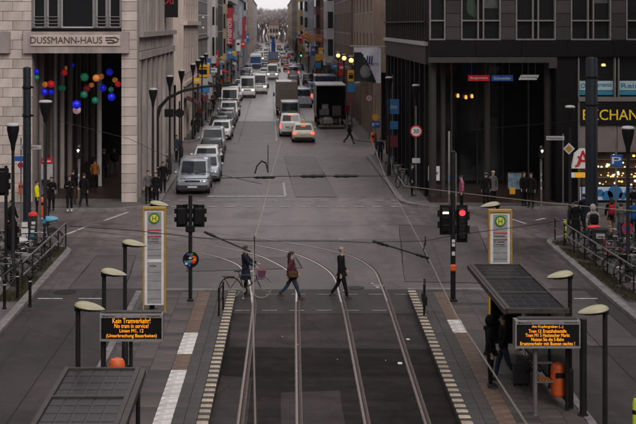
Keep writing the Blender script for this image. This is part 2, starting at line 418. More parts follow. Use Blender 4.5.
def seam_line(pts, w=.03, z=.0145):
    b = MB(); pts = rough_edge(pts, .03, .6)[:-1] if False else pts; acc = []
    for i in range(len(pts) - 1):
        a, c = Vector(pts[i]), Vector(pts[i + 1]); k = max(1, int((c - a).length / .7))
        for q in range(k): v = a + (c - a) * (q / k); acc.append(Vector((v.x + RJ.uniform(-.008, .008), v.y + RJ.uniform(-.02, .02))))
    acc.append(Vector(pts[-1]))
    for a, c in zip(acc, acc[1:]):
        t = (c - a).normalized(); n = Vector((-t.y, t.x)) * w / 2; b.quadface([(*(a - n), z), (*(c - n), z), (*(c + n), z), (*(a + n), z)])
    return struct('road_seam', b, BITUMEN)
sheet('junction_surface', [(-60, 12), (60, 12), (60, 56.4), (9, 57.4), (2, 57.0), (-4, 57.6), (-60, 56.6)], .004, A_MID)
sheet('track_bed', [(-1.95, 12), (4.3, 12), (4.72, 30), (4.9, 42.3), (-1.3, 42.3), (-1.6, 30)], .008, A_TRACK)
sheet('crossing_surface', [(-1.3, 42.32), (4.9, 42.32), (4.9, 46.2), (-1.35, 46.2)], .008, A_OLD_SHADE)
sheet('asphalt_patch', [(-1.25, 37.9), (4.75, 37.6), (4.85, 42.25), (-1.28, 42.25)], .0115, A_BED, False)
sheet('asphalt_patch', [(.2, 26), (1.7, 26), (1.75, 33.4), (.25, 33.2)], .0115, A_BED, False)
sheet('asphalt_patch', [(-1.5, 29), (-.6, 29), (-.5, 34.6), (-1.35, 34.8)], .0115, A_BED, False)
sheet('street_surface', [(-5.79, 127), (6.85, 127), (6.85, 660), (-5.79, 660)], .004, A_FAR)
sheet('street_surface', [(-5.79, 72.5), (6.75, 72.5), (6.8, 94), (-5.79, 94)], .004, A_ROAD)
sheet('side_carriageway', [(-8.22, 12), (-4.3, 12), (-4.4, 46.4), (-8.22, 46.1)], .008, A_OLD_SHADE)
sheet('side_carriageway', [(6.5, 12), (11.25, 12), (11.56, 46.3), (7.5, 46.6)], .008, A_OLD_SHADE)
sheet('asphalt_patch', [(1.35, 71), (3.6, 71), (3.1, 93), (.9, 93)], .0115, A_ROAD2)
sheet('asphalt_patch', [(-3.2, 49.5), (1.2, 50.2), (1.0, 52.6), (-3.3, 52.0)], .0115, A_PATCH)
sheet('asphalt_patch', [(4.9, 47.6), (8.3, 47.2), (9.6, 60.5), (6.0, 61)], .0115, A_PATCH)
sheet('asphalt_patch', [(-7.2, 46.2), (-5.2, 46.2), (-5.5, 53), (-7.1, 53)], .0115, A_PATCH)
sheet('asphalt_patch', [(9.3, 38), (10.9, 38), (11.1, 46), (9.2, 46)], .0115, A_PATCH)

for sp in ([(-3.3, 72.6), (-3.35, 94)], [(-7.5, 60.3), (8.6, 61.2)], [(-5.7, 95.1), (6.8, 95.3)], [(-5.7, 103.2), (6.8, 102.9)], [(-6.3, 22), (-6.1, 46)], [(9.5, 22), (9.7, 45)], [(3.4, 106), (3.3, 160)], [(-2.6, 104), (-2.5, 170)]):
    seam_line(sp)
def rounded(pts, r=2.0, n=5):
    return pts
def arc(cx, cy, r, a0, a1, n=7):
    return [(cx + r * math.cos(R(a0 + (a1 - a0) * i / n)), cy + r * math.sin(R(a0 + (a1 - a0) * i / n))) for i in range(n + 1)]
WZ = .12
def pavement(poly, name='pavement'):
    b = MB(); b.prism(poly, -.2, WZ); return struct(name, b, A_WALK)
def kerb(path, w=.28, z=WZ + .012, L=1.0, name='kerb'):
    "separate kerb stones with open joints, laid along a path; the pavement lies on the path's left"
    b = MB(); acc = []
    for i in range(len(path) - 1):
        a, c = Vector(path[i]), Vector(path[i + 1]); d = c - a; k = max(1, round(d.length / L)) 
        if d.length > 150: k = round(d.length / 4)
        t = d.normalized(); nrm = Vector((-t.y, t.x))
        for j in range(k):
            p, q = a + d * (j / k) + t * .006, a + d * ((j + 1) / k) - t * .006
            m = (p + q) / 2 + nrm * (w / 2 - .004)
            b.box((m.x, m.y, z / 2 - .05 + random.uniform(-.003, .003)), ((q - p).length, w, z + .1), math.atan2(t.y, t.x), 0)
    return struct(name, b, KERB)
# near left pavement
pl = [(-40, 12), (-8.2, 12), (-8.2, 53.2)] + arc(-10.4, 53.2, 2.2, 0, 90) + [(-40, 55.4)]
pavement(pl); kerb(pl[1:-1] + [(-40, 55.4)])
# near right pavement
pr = [(40, 12), (40, 57.6), (14, 57.6)] + arc(14, 55.4, 2.2, 90, 180) + [(11.55, 45), (11.2, 12)]
pavement(pr); kerb([(40, 57.6)] + pr[2:])
# far left pavement (in front of the portal and along the street)
fl = [(-40, 65.5), (-9.2, 65.5)] + arc(-8.8, 68.5, 3.0, -82, 0, 8) + [(-5.8, 92)] + arc(-7.8, 92, 2.0, 0, 90) + [(-40, 94)]
pavement(fl); kerb(fl[:-1])
fr = [(40, 94), (8.8, 94)] + arc(8.8, 92, 2.0, 90, 180) + [(6.8, 69.2)] + arc(9.8, 69.2, 3.0, 180, 262, 8) + [(40, 66.1)]
pavement(fr); kerb(fr[1:])
f2 = [(-40, 104)] + [(-7.8, 104)] + arc(-7.8, 106, 2.0, -90, 0) + [(-5.8, 660), (-40, 660)]
pavement(f2); kerb(f2[1:-1])
f3 = [(40, 660), (6.86, 660), (6.86, 106)] + arc(8.86, 106, 2.0, 180, 270) + [(40, 104)]
pavement(f3); kerb(f3[1:])

# painted lines
def dash(x0, y0, x1, y1, wd, name='road_marking', z=.0165, worn=True):
    a, c = Vector((x0, y0)), Vector((x1, y1)); t = (c - a).normalized(); n = Vector((-t.y, t.x)) * wd / 2
    return [(a - n), (c - n), (c + n), (a + n)], z
def marking(name, segs, m=None):
    b = MB()
    for (x0, y0, x1, y1, wd) in segs:
        q, z = dash(x0, y0, x1, y1, wd); b.quadface([(p.x, p.y, z) for p in q])
    return struct(name, b, m or WHITE_LINE)
def dashes(x0, y0, x1, y1, ln, gap, wd):
    a, c = Vector((x0, y0)), Vector((x1, y1)); d = c - a; t = d.normalized(); out = []; s = 0
    while s + ln <= d.length:
        p, q = a + t * s, a + t * (s + ln); out.append((p.x, p.y, q.x, q.y, wd)); s += ln + gap
    return out
marking('stop_line', [(-3.5, 71.2, .72, 71.2, .38)])
marking('centre_line', [(.78, 71.2, .74, 77.4, .13), (.45, 105, .3, 160, .14)] + dashes(.3, 162, .3, 420, 4, 6, .14))
marking('crossing_line', dashes(-5.9, 69.6, 7.0, 69.6, .5, .45, .16)); marking('crossing_line', dashes(-5.2, 67.2, 6.9, 67.2, .5, .45, .16))
marking('crossing_line', dashes(-1.1, 45.3, 4.8, 45.3, .5, .4, .1), WORN_LINE); marking('crossing_line', dashes(-1.2, 42.75, 4.7, 42.75, .5, .4, .1), WORN_LINE)
marking('crossing_line', dashes(-8.0, 44.6, -4.4, 44.6, .85, .55, .13)); marking('crossing_line', dashes(7.7, 44.6, 11.4, 44.6, .8, .55, .13))
gx = lambda px, py: G(px, py)
marking('guide_line', [(*gx(104, 221), *gx(128, 212.5), .16), (*gx(67, 234.5), *gx(86, 227), .16)])
marking('guide_line', [(*gx(512, 219.5), *gx(526, 224), .16), (*gx(536, 220.5), *gx(545, 218.5), .2)])
marking('guide_line', [(*gx(338, 239.5), *gx(352, 239.5), .1)])

# ------------------------------------------------------------------ tram rails
def catmull(P0, k=8):
    pts = [Vector(p) for p in P0]; out = []
    for i in range(len(pts) - 1):
        p0 = pts[max(0, i - 1)]; p1 = pts[i]; p2 = pts[i + 1]; p3 = pts[min(len(pts) - 1, i + 2)]
        for j in range(k):
            t = j / k
            out.append(.5 * ((2 * p1) + (-p0 + p2) * t + (2 * p0 - 5 * p1 + 4 * p2 - p3) * t * t + (-p0 + 3 * p1 - 3 * p2 + p3) * t ** 3))
    out.append(pts[-1]); return out
def ribbon(mb, path, o0, o1, z0, z1, mat):
    L = []
    for i, p in enumerate(path):
        t = (path[min(i + 1, len(path) - 1)] - path[max(i - 1, 0)]).normalized(); n = Vector((t.y, -t.x))
        a, c = p + n * o0, p + n * o1
        L.append([(a.x, a.y, 0.0), (a.x, a.y, z0), (c.x, c.y, z1), (c.x, c.y, 0.0)])
    mb.loft(L, mat, True, False)
RAILS = [
 [(240, 424), (253, 318), (253.2, 300), (250, 281), (241.5, 267.5), (228.5, 260.5), (208, 254.6), (169, 247.6), (120, 241.8), (60, 236.5)],
 [(299, 424), (297.4, 318), (297.6, 291), (295, 279), (287, 269.8), (270, 260.2), (254, 254.2), (230, 248.6), (192, 242.4), (130, 235.6), (70, 230)],
 [(367, 424), (346.4, 318), (341, 297), (337.6, 283.5), (331, 273), (316.7, 263), (296, 254.4), (270, 248), (240, 242.8), (195, 236.8), (140, 230.6), (90, 226)],
 [(427.5, 424), (392.4, 314), (381.5, 284), (373.7, 269.5), (355.6, 258), (327, 249.8), (296, 243.8), (270, 239.8), (240, 236), (200, 231.6), (150, 226.8), (100, 222.4)]]
for pts in RAILS:
    w = [G(*p) for p in pts]; d = Vector(w[0]) - Vector(w[1]); w = [tuple(Vector(w[0]) + d.normalized() * 14)] + w
    path = catmull([(a, b_) for a, b_ in w], 7)
    b = MB()
    ribbon(b, path, -.086, -.066, .0165, .0165, 3)
    cut = next(i for i, p in enumerate(path) if p.y > 43.8)
    ribbon(b, path[:cut + 1], -.066, -.018, .0185, .0185, 0); ribbon(b, path[cut:], -.072, -.012, .0187, .0187, 4)
    ribbon(b, path, -.018, .016, .0125, .0125, 2)
    ribbon(b, path, .016, .066, .017, .017, 1)
    ribbon(b, path, .066, .086, .0165, .0165, 3)
    struct('tram_rail', b, [STEEL, RUST, GROOVE, SEAL, RAIL_GLINT], 0)
# flat covers in the road, scraps
def cover(px, py, sx, sy, m, name='manhole_cover'):
    x, y = G(px, py); b = MB(); b.lathe([(.05, 0), (sx, 0), (sx, .012), (sx * .86, .014), (sx * .84, .010), (.05, .010)], (x, y, .006), 20); struct(name, b, m)
cover(65, 292.5, .42, .3, ANTH); cover(356, 288, .3, .3, ANTH); cover(378, 286, .22, .2, GREY)
lb = MB()
for _ in range(6):
    x, y = random.uniform(-1, 4.2), random.uniform(27, 42); s = random.uniform(.02, .05)
    lb.box((x, y, .021), (s, s * random.uniform(.4, 1), .006), random.uniform(0, 3))
for (px, py, s) in ((408, 340, .16), (400, 364, .2), (372, 284, .1), (345, 291, .16), (377.5, 288, .14)):
    x, y = G(px, py); lb.box((x, y, .021), (s, s * .6, .008), random.uniform(0, 3))
o = link('litter', lb.mesh('litter', WHITE)); tag(o, 'scraps of pale paper and leaves lying on the track bed', 'litter', kind='stuff')

# ------------------------------------------------------------------ tram platforms
PZ = .22
def platform(name, xe, xo, y0, y1, side):
    "xe(y): track edge, xo(y): outer edge; side=+1 when the track lies to the right of the platform"
    root = bpy.data.objects.new(name, None); COL.objects.link(root); root['kind'] = 'structure'
    b = MB(); b.prism([(xe(y0) - side * .02, y0), (xe(y1) - side * .02, y1), (xo(y1), y1), (xo(y0), y0)] if side < 0 else
                      [(xo(y0), y0), (xo(y1), y1), (xe(y1) - side * .02, y1), (xe(y0) - side * .02, y0)][::-1], -.1, PZ - .03)
    part('platform_core', b, SLAB2, root, smooth=0)
    # paving: narrow edge stones, dark band, guidance strip, large slabs
    meshes = {}
    def slab(nm, w, d, h, m, ch=.006):
        k = (nm, round(w, 3), round(d, 3), m.name)
        if k not in meshes:
            q = MB(); q.box((0, 0, h / 2), (w, d, h), 0, 0, ch); meshes[k] = q.mesh(nm, m)
        return meshes[k]
    y = y0; i = 0
    while y < y1 - .1:                                          # striped edge stones
        o = link('edge_stone', slab('edge_stone', .27, .218, .05, EDGEW if i % 2 else EDGED), root, (xe(y) - side * .135, y + .11, PZ - .03 + random.uniform(0, .006)))
        y += .224; i += 1
    ys = [y0 + .42 * k for k in range(int((y1 - y0) / .42))]
    n_obj = 0; rest = MB()
    rows = sorted(ys, key=lambda v: abs(v - 36))
    for yy in rows:
        x = xe(yy) - side * .28
        cols = [('paving_slab', .29, SLAB2), ('paving_slab', .29, SLAB2), ('guidance_slab', .43, None)]
        xx = x
        for (nm, w, m) in cols:
            if m is None:
                m = WH(side, yy)
            o = link(nm, slab(nm, w - .008, .412, .03, m), root, (xx - side * w / 2, yy + .21, PZ - .03 + random.uniform(0, .003)))
            xx -= side * w
        lim = xo(yy)
        while (lim - xx) * -side > .12:
            w = min(.58, abs(lim - xx))
            if n_obj < 170 and w > .5:
                link('paving_slab', slab('paving_slab', .572, .412, .03, SLAB if random.random() < .8 else SLAB2), root, (xx - side * w / 2, yy + .21, PZ - .03 + random.uniform(0, .003))); n_obj += 1
            else:
                rest.box((xx - side * w / 2, yy + .21, PZ - .015), (w - .008, .412, .03))
            xx -= side * w
    o = part('paving_slabs', rest, SLAB, root, smooth=0); o['kind'] = 'stuff'
    kb = MB()
    yk = y1
    x0_, x1_ = sorted((xe(y1), xo(y1))); k = int((x1_ - x0_) / .8)
    for j in range(k):
        kb.bx(x0_ + (x1_ - x0_) * j / k + .006, x0_ + (x1_ - x0_) * (j + 1) / k - .006, y1 + .004, y1 + .24, -.1, PZ + .03)
    yy = y0
    while yy < y1:
        xa = xo(yy + .5); kb.bx(xa - side * .004, xa - side * .2, yy + .006, min(y1, yy + 1) - .006, -.1, PZ + .01); yy += 1
    part('kerb_stones', kb, KERB, root, smooth=0)
    return root
def WH(side, y):
    if side > 0: return TACTW if (36.2 < y < 38.4 or 28.8 < y < 34.2) else TACT
    return TACTW if (38.6 < y < 40.2) else TACT
platform('tram_platform', lambda y: -1.2 + (y - 44.8) * .0165, lambda y: -4.45 + (y - 44.8) * .003, 22, 44.9, 1)
platform('tram_platform', lambda y: 4.72 + (y - 44.8) * .0225, lambda y: 7.6 + (y - 44.8) * .02, 22, 45.0, -1)

# ------------------------------------------------------------------ verges with grass
def verge(x0, x1, y0, y1, n, lab):
    b = MB(); b.bx(x0, x1, y0, y1, WZ - .05, WZ + .01); struct('verge', b, SOIL)
    q = MB()
    for _ in range(n):
        x, y = random.uniform(x0, x1), random.uniform(y0, y1)
        if math.sin(x * 3.1 + y * 1.7) + math.sin(y * 2.3) < -1.0: continue
        h = random.uniform(.05, .16); a = random.uniform(0, 6.28); dx, dy = .02 * math.cos(a), .02 * math.sin(a); lx, ly = random.uniform(-.05, .05), random.uniform(-.05, .05)
        q.quadface([(x - dx, y - dy, WZ), (x + dx, y + dy, WZ), (x + lx, y + ly, WZ + h)])
    o = link('grass', q.mesh('grass', GRASS, 0)); tag(o, lab, 'grass', kind='stuff')
verge(-9.25, -8.5, 43.6, 54.2, 3600, 'short rough grass between the bicycle railing and the kerb on the left')
verge(11.95, 12.6, 43.5, 55.6, 2400, 'thin rough grass along the kerb under the railing on the right')

# ------------------------------------------------------------------ buildings
S68 = FPX / 68.0
def XW(px): return (px - CX) / S68
def ZW(py): return CAMZ - (py - CY) / S68
HB = 21.0

# ---- left: stone house with a portal and an arcade
LB = thing('stone_building', 'pale limestone building with a tall dark portal and lettered lintel', 'building', (0, 0, 0))
b = MB()
b.bx(-34, XW(32), 68.25, 69.4, WZ, 11.6); b.bx(XW(121.3), XW(137) - .02, 68.25, 69.4, WZ, 11.6)
b.bx(-34, -7.02, 68.0, 69.4, 13.5, HB); b.bx(-7.6, -7.02, 69.4, 94, 11.2, HB); b.bx(-34, -10.2, 93.6, 94, 0, HB); b.bx(-10.2, -7.6, 93.6, 94, 6.2, HB)
b.bx(-34, -7.6, 70, 93.6, 10.9, 11.3); b.bx(-34, -7.1, 68.4, 93.8, HB, HB + .5)
part('wall', b, STONED, LB, smooth=0)
def blocks(x0, x1, z0, z1, y, cols, hh, m, parent, depth=.28):
    z = z0; k = 0; cache = {}
    while z < z1 - .05:
        h = min(hh, z1 - z); n = cols if k % 2 == 0 else max(1, cols)
        edges = [x0 + (x1 - x0) * j / n for j in range(n + 1)]
        if k % 2 and n > 1: edges = [x0] + [e - (x1 - x0) / n / 2 for e in edges[1:]] + [x1]
        for a, c in zip(edges, edges[1:]):
            key = (round(c - a, 3), round(h, 3))
            if key not in cache:
                q = MB(); q.box((0, 0, 0), (c - a - .014, depth, h - .016), 0, 0, .012); cache[key] = q.mesh('stone_block', m)
            link('stone_block', cache[key], parent, ((a + c) / 2, y + depth / 2 + random.uniform(0, .008), z + h / 2))
        z += h; k += 1
blocks(-16.6, XW(32), WZ, 11.6, 68.0, 4, .5, STONE, LB)
blocks(XW(121.3), XW(137), WZ, 11.6, 68.0, 1, .5, STONE, LB)
# lintel with incised lettering
b = MB()
b.bx(XW(24), XW(129.5), 67.72, 68.0, ZW(53), ZW(31.5), 0); b.bx(XW(-14), XW(10.5), 67.72, 68.0, ZW(53), ZW(31.5), 0)
part('lintel', b, STONED, LB, smooth=0)
b = MB(); b.bx(XW(31.5), XW(120.8), 67.66, 67.716, ZW(46), ZW(35), 0, .02); o = part('name_panel', b, STONE2, LB)
b = MB(); add_text(b, 'DUSSMANN-HAUS', (XW(67.5), 67.645, ZW(39.9)), 71.5 / S68, 6.6 / S68)
pts = [(106.5, 37.5), (116, 37.2), (119.5, 39), (118, 41.5), (113.5, 42.6), (108, 42.6)]
b.tube([(XW(x), 67.645, ZW(y)) for x, y in pts], .035, 6); b.tube([(XW(106.5), 67.645, ZW(40)), (XW(112), 67.645, ZW(39.7)), (XW(115.5), 67.645, ZW(41))], .035, 6)
part('lettering', b, mat('lettering_dark', (.05, .04, .037), .7), o, smooth=0)
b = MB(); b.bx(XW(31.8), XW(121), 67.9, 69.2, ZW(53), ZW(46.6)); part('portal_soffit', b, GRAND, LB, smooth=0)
b = MB(); b.bx(XW(31.8), XW(121), 67.9, 68.4, ZW(31), ZW(28.2)); part('window_sill', b, GRAND, LB, smooth=0)
# windows above the portal
for (a, c) in ((33, 45), (47, 58.5), (61, 93.5), (96, 106.5), (109, 120.5)):
    f = MB(); z0, z1 = ZW(28), 12.6
    for (p, q, r, s) in ((a, a + 1.2, z0, z1), (c - 1.2, c, z0, z1)): f.bx(XW(p), XW(q), 68.12, 68.24, r, s)
    f.bx(XW(a + 1.2), XW(c - 1.2), 68.12, 68.24, z0, z0 + .08); f.bx(XW(a + 1.2), XW(c - 1.2), 68.12, 68.24, z1 - .1, z1)
    wn = part('window', f, LGREY, LB, smooth=0)
    f = MB(); f.bx(XW(a + 1.2), XW(c - 1.2), 68.19, 68.21, z0 + .08, z1 - .1); part('pane', f, GLASSD, wn, smooth=0)
    if a != 61:
        f = MB()
        for k in range(4): f.cyl((XW(a), 68.05, ZW(27) + .18 * k), (XW(c), 68.05, ZW(27) + .18 * k), .018, n=6)
        part('railing_bars', f, GREY, wn)
b = MB()
for px in (32.4, 46, 59.8, 94.8, 107.8, 121): b.bx(XW(px) - .05, XW(px) + .05, 67.98, 68.3, ZW(28), 12.6)
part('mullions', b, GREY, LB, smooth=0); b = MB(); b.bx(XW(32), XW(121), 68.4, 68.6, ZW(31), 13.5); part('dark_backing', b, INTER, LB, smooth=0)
# arcade: floor, ceiling, shopfront with slim piers, street-side pillars
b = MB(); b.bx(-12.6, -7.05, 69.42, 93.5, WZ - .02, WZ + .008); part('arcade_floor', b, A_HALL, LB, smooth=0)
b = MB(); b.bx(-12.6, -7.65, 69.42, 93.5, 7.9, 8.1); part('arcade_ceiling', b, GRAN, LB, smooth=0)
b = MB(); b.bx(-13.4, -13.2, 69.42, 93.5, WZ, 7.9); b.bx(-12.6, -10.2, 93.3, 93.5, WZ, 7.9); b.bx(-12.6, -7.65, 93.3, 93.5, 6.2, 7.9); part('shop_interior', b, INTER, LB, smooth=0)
for k in range(14):
    y0 = 69.5 + k * 1.7
    q = MB(); q.bx(-12.75, -12.45, y0, y0 + .32, WZ, 7.9); part('pier', q, [mat('pier_brown', (.10, .075, .066), .7), STONED][k % 2], LB, smooth=0)
    q = MB(); q.bx(-12.72, -12.68, y0 + .34, y0 + 1.68, .5, 7.5); part('shop_pane', q, GLASSD, LB, smooth=0)
for px, yy in ((55, 71.5), (62, 74), (69.5, 76), (99.2, 75)):
    x = (px - CX) * yy / FPX; q = MB(); q.lathe([(.17, WZ), (.15, WZ + .2), (.14, 7.7), (.2, 7.9)], (x, yy, 0), 12); part('column', q, WHITE if px > 90 else GREY if px < 60 else STONED, LB)  # rightmost column white: daylight on it put into the colour
for k in range(8):                                               # street-side pillars
    y0 = 69.5 + k * 3.35
    q = MB(); q.bx(-7.62, -7.02, y0, y0 + .95, WZ, 7.55); part('pillar', q, STONED, LB, smooth=0)
    for j in range(1):
        q = MB(); q.bx(-7.3, -7.12, y0 + 2.05, y0 + 2.2, WZ, 7.55); part('mullion', q, GREY if j % 2 else GRAN, LB, smooth=0)
for (z0, z1, dx) in ((7.55, 7.95, .1), (8.75, 9.05, .22)):
    q = MB(); q.bx(-7.55, -7.02 + dx, 69.42, 93.9, z0, z1); part('ledge', q, STONED, LB, smooth=0)
for k in range(14):
    y0 = 69.5 + k * 1.76
    q = MB(); q.bx(-7.5, -7.03, y0, y0 + .7, 9.05, 13.2); q.bx(-7.5, -7.06, y0 + .7, y0 + 1.76, 8.0, 8.75); part('pilaster', q, STONED, LB, smooth=0)
    q = MB(); q.bx(-7.42, -7.38, y0 + .7, y0 + 1.76, 9.05, 13.2); part('window_pane', q, GLASSM, LB, smooth=0)
# blade sign with red letters
SG = thing('blade_sign', 'black square blade sign with red letters high on the limestone facade', 'sign')
x0, z0 = P(158, 17.3, 86); x1 = P(178, 17.3, 86)[0]
b = MB(); b.bx(x0, x1, 85.95, 86.1, z0, z0 + 3.2); part('board', b, BLACK, SG, smooth=0)
b = MB(); add_text(b, 'Du', ((x0 + x1) / 2, 85.93, z0 + 1.15), .75, .55, tilt=0); add_text(b, 'D', ((x0 + x1) / 2, 85.93, z0 + 2.2), .5, .6); part('lettering', b, REDS, SG, smooth=0)
b = MB(); b.bx(x0 - .4, x0, 86, 86.05, z0 + .4, z0 + .5); b.bx(x0 - .4, x0, 86, 86.05, z0 + 2.6, z0 + 2.7); part('bracket', b, BLACK, SG, smooth=0)

# ---- right: dark granite block with arcade and shop
RB = thing('granite_building', 'dark granite corner building with white framed windows above an arcade', 'building')
b = MB(); b.bx(XW(429), 34, 68.5, 69.2, ZW(40), HB); b.bx(8.6, 8.9, 69.2, 94, 7.3, HB); b.bx(8.3, 34, 93.6, 94, 0, HB); b.bx(XW(556), 34, 68.7, 69.2, WZ, ZW(40)); b.bx(8.3, 34, 68.6, 93.8, HB, HB + .4)
b.bx(XW(429), 34, 68.02, 68.5, 12.6, HB)
part('wall', b, GRAND, RB, smooth=0)
for (a, c) in ((429.5, 445.5), (461, 500.7), (515.7, 555.7), (570.7, 611), (626, 666)):
    f = MB(); z0, z1 = ZW(40), 12.5; xm = (XW(a) + XW(c)) / 2; t = .07
    f.bx(XW(a), XW(a) + t, 67.96, 68.3, z0, z1); f.bx(XW(c) - t, XW(c), 67.96, 68.3, z0, z1)
    f.bx(XW(a) + t, XW(c) - t, 67.96, 68.3, z0, z0 + t)
    zr = ZW(20.5); f.bx(XW(a) + t, XW(c) - t, 68.0, 68.3, zr - .035, zr + .035)
    if a > 450:
        for dx in (-.14, .14):
            for (r, s) in ((z0 + t, zr - .035), (zr + .035, z1)): f.bx(xm + dx - .035, xm + dx + .035, 68.003, 68.3, r, s)
    wn = part('window', f, FRAMEG, RB, smooth=0)
    f = MB(); f.bx(XW(a) + t, XW(c) - t, 68.31, 68.33, z0 + t, z1); part('pane', f, GLASSD, wn, smooth=0)
    
    if a in (461, 570.7):
        f = MB(); f.bx(xm + .2, XW(c) - t - .02, 68.295, 68.308, ZW(8 if a < 500 else 3), z1); part('blind', f, mat('blind_cloth', (.07, .07, .065), .8, var=.3, scale=8), wn, smooth=0)
    if a == 461:
        f = MB(); f.ball((XW(472), 68.298, ZW(6)), (.24, .008, .5), 10, 8); f.ball((XW(476), 68.298, ZW(12)), (.18, .008, .35), 10, 8); part('plant_reflection', f, mat('plant_reflection_green', (.03, .055, .03), .8, var=.5, scale=9), wn)  # flat green shapes painted as a plant reflected in the pane
for (a, c) in ((446, 460.5), (501, 515.4), (556, 570.4), (611.3, 625.7), (666.3, 682)):
    for k in range(6):
        z0 = ZW(40) + k * .695
        q = MB(); q.box(((XW(a) + XW(c)) / 2, 68.15, z0 + .345), (XW(c) - XW(a), .3, .675), 0, 0, .008); part('granite_panel', q, GRAN, RB)
b = MB()
for k in range(9):
    xa = XW(429) + k * 2.4; b.box((xa + 1.2, 68.05, (ZW(56.5) + ZW(40.3)) / 2), (2.385, .5, ZW(40.3) - ZW(56.5)), 0, 0, .006)
part('fascia', b, GRAND, RB)
b = MB(); b.bx(XW(428.5), XW(556), 67.74, 68.2, ZW(62.5), ZW(57)); b.bx(XW(548), XW(556), 67.73, 68.2, ZW(68), ZW(62.6)); part('canopy_edge', b, GRAN, RB, smooth=0)
b = MB(); b.bx(XW(556), XW(578), 68.0, 68.7, WZ, ZW(57)); part('blind_wall', b, GRAND, RB, smooth=0)
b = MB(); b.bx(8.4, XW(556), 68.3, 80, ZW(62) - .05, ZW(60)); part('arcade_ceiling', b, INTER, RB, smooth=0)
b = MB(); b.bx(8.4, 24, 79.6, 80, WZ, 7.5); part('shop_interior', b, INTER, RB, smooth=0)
b = MB(); b.bx(8.3, 20, 67.9, 79.6, WZ - .02, WZ + .008); part('arcade_floor', b, A_HALL, RB, smooth=0)
for k in range(9):
    x = 9.0 + k * 1.5
    q = MB(); q.bx(x, x + .08, 75.9, 76.02, WZ, 7.4); part('mullion', q, GREY if k % 3 == 1 else GRAN, RB, smooth=0)
    q = MB(); q.bx(x + .09, x + 1.49, 76.03, 76.06, .3, 7.2); part('shop_pane', q, GLASSD, RB, smooth=0)
for px, yy, r in ((432.5, 68.6, .2), (443, 70, .13), (487, 70.5, .16), (548, 69, .22)):
    x = (px - CX) * yy / FPX; q = MB(); q.lathe([(r * 1.1, WZ), (r * 1.1, .5), (r, .52), (r, 7.45)], (x, yy, 0), 14); part('column', q, GRAN, RB)
# street side of the granite block: curtain wall above, slim pillars below
for k in range(20):
    y0 = 69.3 + k * 1.23
    q = MB(); q.bx(8.18, 8.34, y0, y0 + .13, 8.5, 12.6); part('mullion', q, GRAN, RB, smooth=0)
    q = MB(); q.bx(8.36, 8.4, y0 + .14, y0 + 1.22, 8.55, 12.6); part('pane', q, GLASSM, RB, smooth=0)
for z in (8.3, 9.55):
    q = MB(); q.bx(8.12, 8.36, 69.2, 93.9, z, z + (.22 if z < 9 else .08)); part('transom', q, LGREY if z < 9 else GRAN, RB, smooth=0)
q = MB(); q.bx(8.22, 8.9, 69.2, 93.9, 7.3, 8.28); part('side_fascia', q, GRAN, RB, smooth=0)
for k in range(10):
    y0 = 70.5 + k * 2.5
    q = MB(); q.bx(8.35, 8.75, y0, y0 + .4, WZ, 7.3); part('pillar', q, GRAND, RB, smooth=0)
    q = MB(); q.cyl((8.55, y0 + 1.2, WZ), (8.55, y0 + 1.2, 7.3), .05, n=8); part('slim_post', q, GREY, RB)
q = MB(); q.bx(11.4, 11.5, 80, 93.5, WZ, 7.3); part('side_shopfront', q, GLASSD, RB, smooth=0)
# small lamps glowing inside the arcade
BULB = mat('warm_bulb', (.8, .6, .3), .4, var=0, emit=(1, .45, .10), est=1.3); BULBW = mat('white_bulb', (.8, .8, .8), .4, var=0, emit=(1, .80, .5), est=2.2)
for (px, py) in ((458, 97), (466, 98.5), (472, 97.5)):
    x, z = P(px, py, 75.7); q = MB(); q.lathe([(.03, .2), (.07, .15), (.08, 0), (.05, -.03)], (x, 75.7, z), 10); part('lit_lamp', q, BULB, RB)
# corner shop front
b = MB(); f = lambda a, c, y0, y1, t0=67.94, t1=68.25: b.bx(XW(a), XW(c), t0, t1, ZW(y1), ZW(y0))
f(577.8, 579.2, 57.2, 96.8); f(589.3, 590.7, 57.2, 96.8); f(614.2, 615.6, 57.2, 96.8); f(617.8, 619.2, 57.2, 96.8); f(578, 682, 97, 101.2, 67.85); f(577.8, 579.6, 101.3, 204); f(682, 684, 57, 204)
part('shop_frame', b, FRAMEG, RB, smooth=0)
b = MB(); b.bx(XW(579), XW(682), 68.27, 68.3, ZW(97), ZW(57)); part('upper_shop_pane', b, GLASSD, RB, smooth=0)
BLP = mat('sign_pale_blue', (.40, .52, .55), .5, var=.1); BLT = mat('sign_teal', (.02, .22, .35), .5, var=.05)
for (a, c, tx) in ((579.5, 588.5, 'O'), (591.5, 614, 'ayurvento'), (620, 652, 'Reisen')):
    q = MB(); q.bx(XW(a), XW(c), 68.2, 68.24, ZW(90.3), ZW(81)); o = part('window_sign', q, BLP, RB, smooth=0)
    q = MB(); q.bx(XW(a), XW(c), 68.2, 68.24, ZW(95), ZW(90.8)); add_text(q, tx, ((XW(a) + XW(c)) / 2, 68.185, ZW(85.6)), (c - a) * .86 / S68 if tx != 'O' else .25, .24); part('lettering', q, BLT, o, smooth=0)
b = MB(); b.bx(XW(579.8), XW(682), 67.9, 68.2, ZW(125), ZW(101.4)); o = part('shop_sign', b, BLACK, RB, smooth=0)
b = MB(); add_text(b, 'EXCHANGE', (XW(619), 67.885, ZW(114.6)), 73 / S68, 10.5 / S68); part('lettering', b, mat('exchange_yellow', (.5, .32, .012), .5, var=0, emit=(1, .62, .03), est=.28), o, smooth=0)
b = MB(); b.bx(XW(579.8), XW(616.8), 68.0, 68.2, ZW(152), ZW(125.3)); b.bx(XW(617.4), XW(682), 68.0, 68.2, ZW(152), ZW(125.3)); part('blind_panel', b, mat('blind_panel', (.20, .165, .15), .7, var=.12, scale=2), RB, smooth=0)
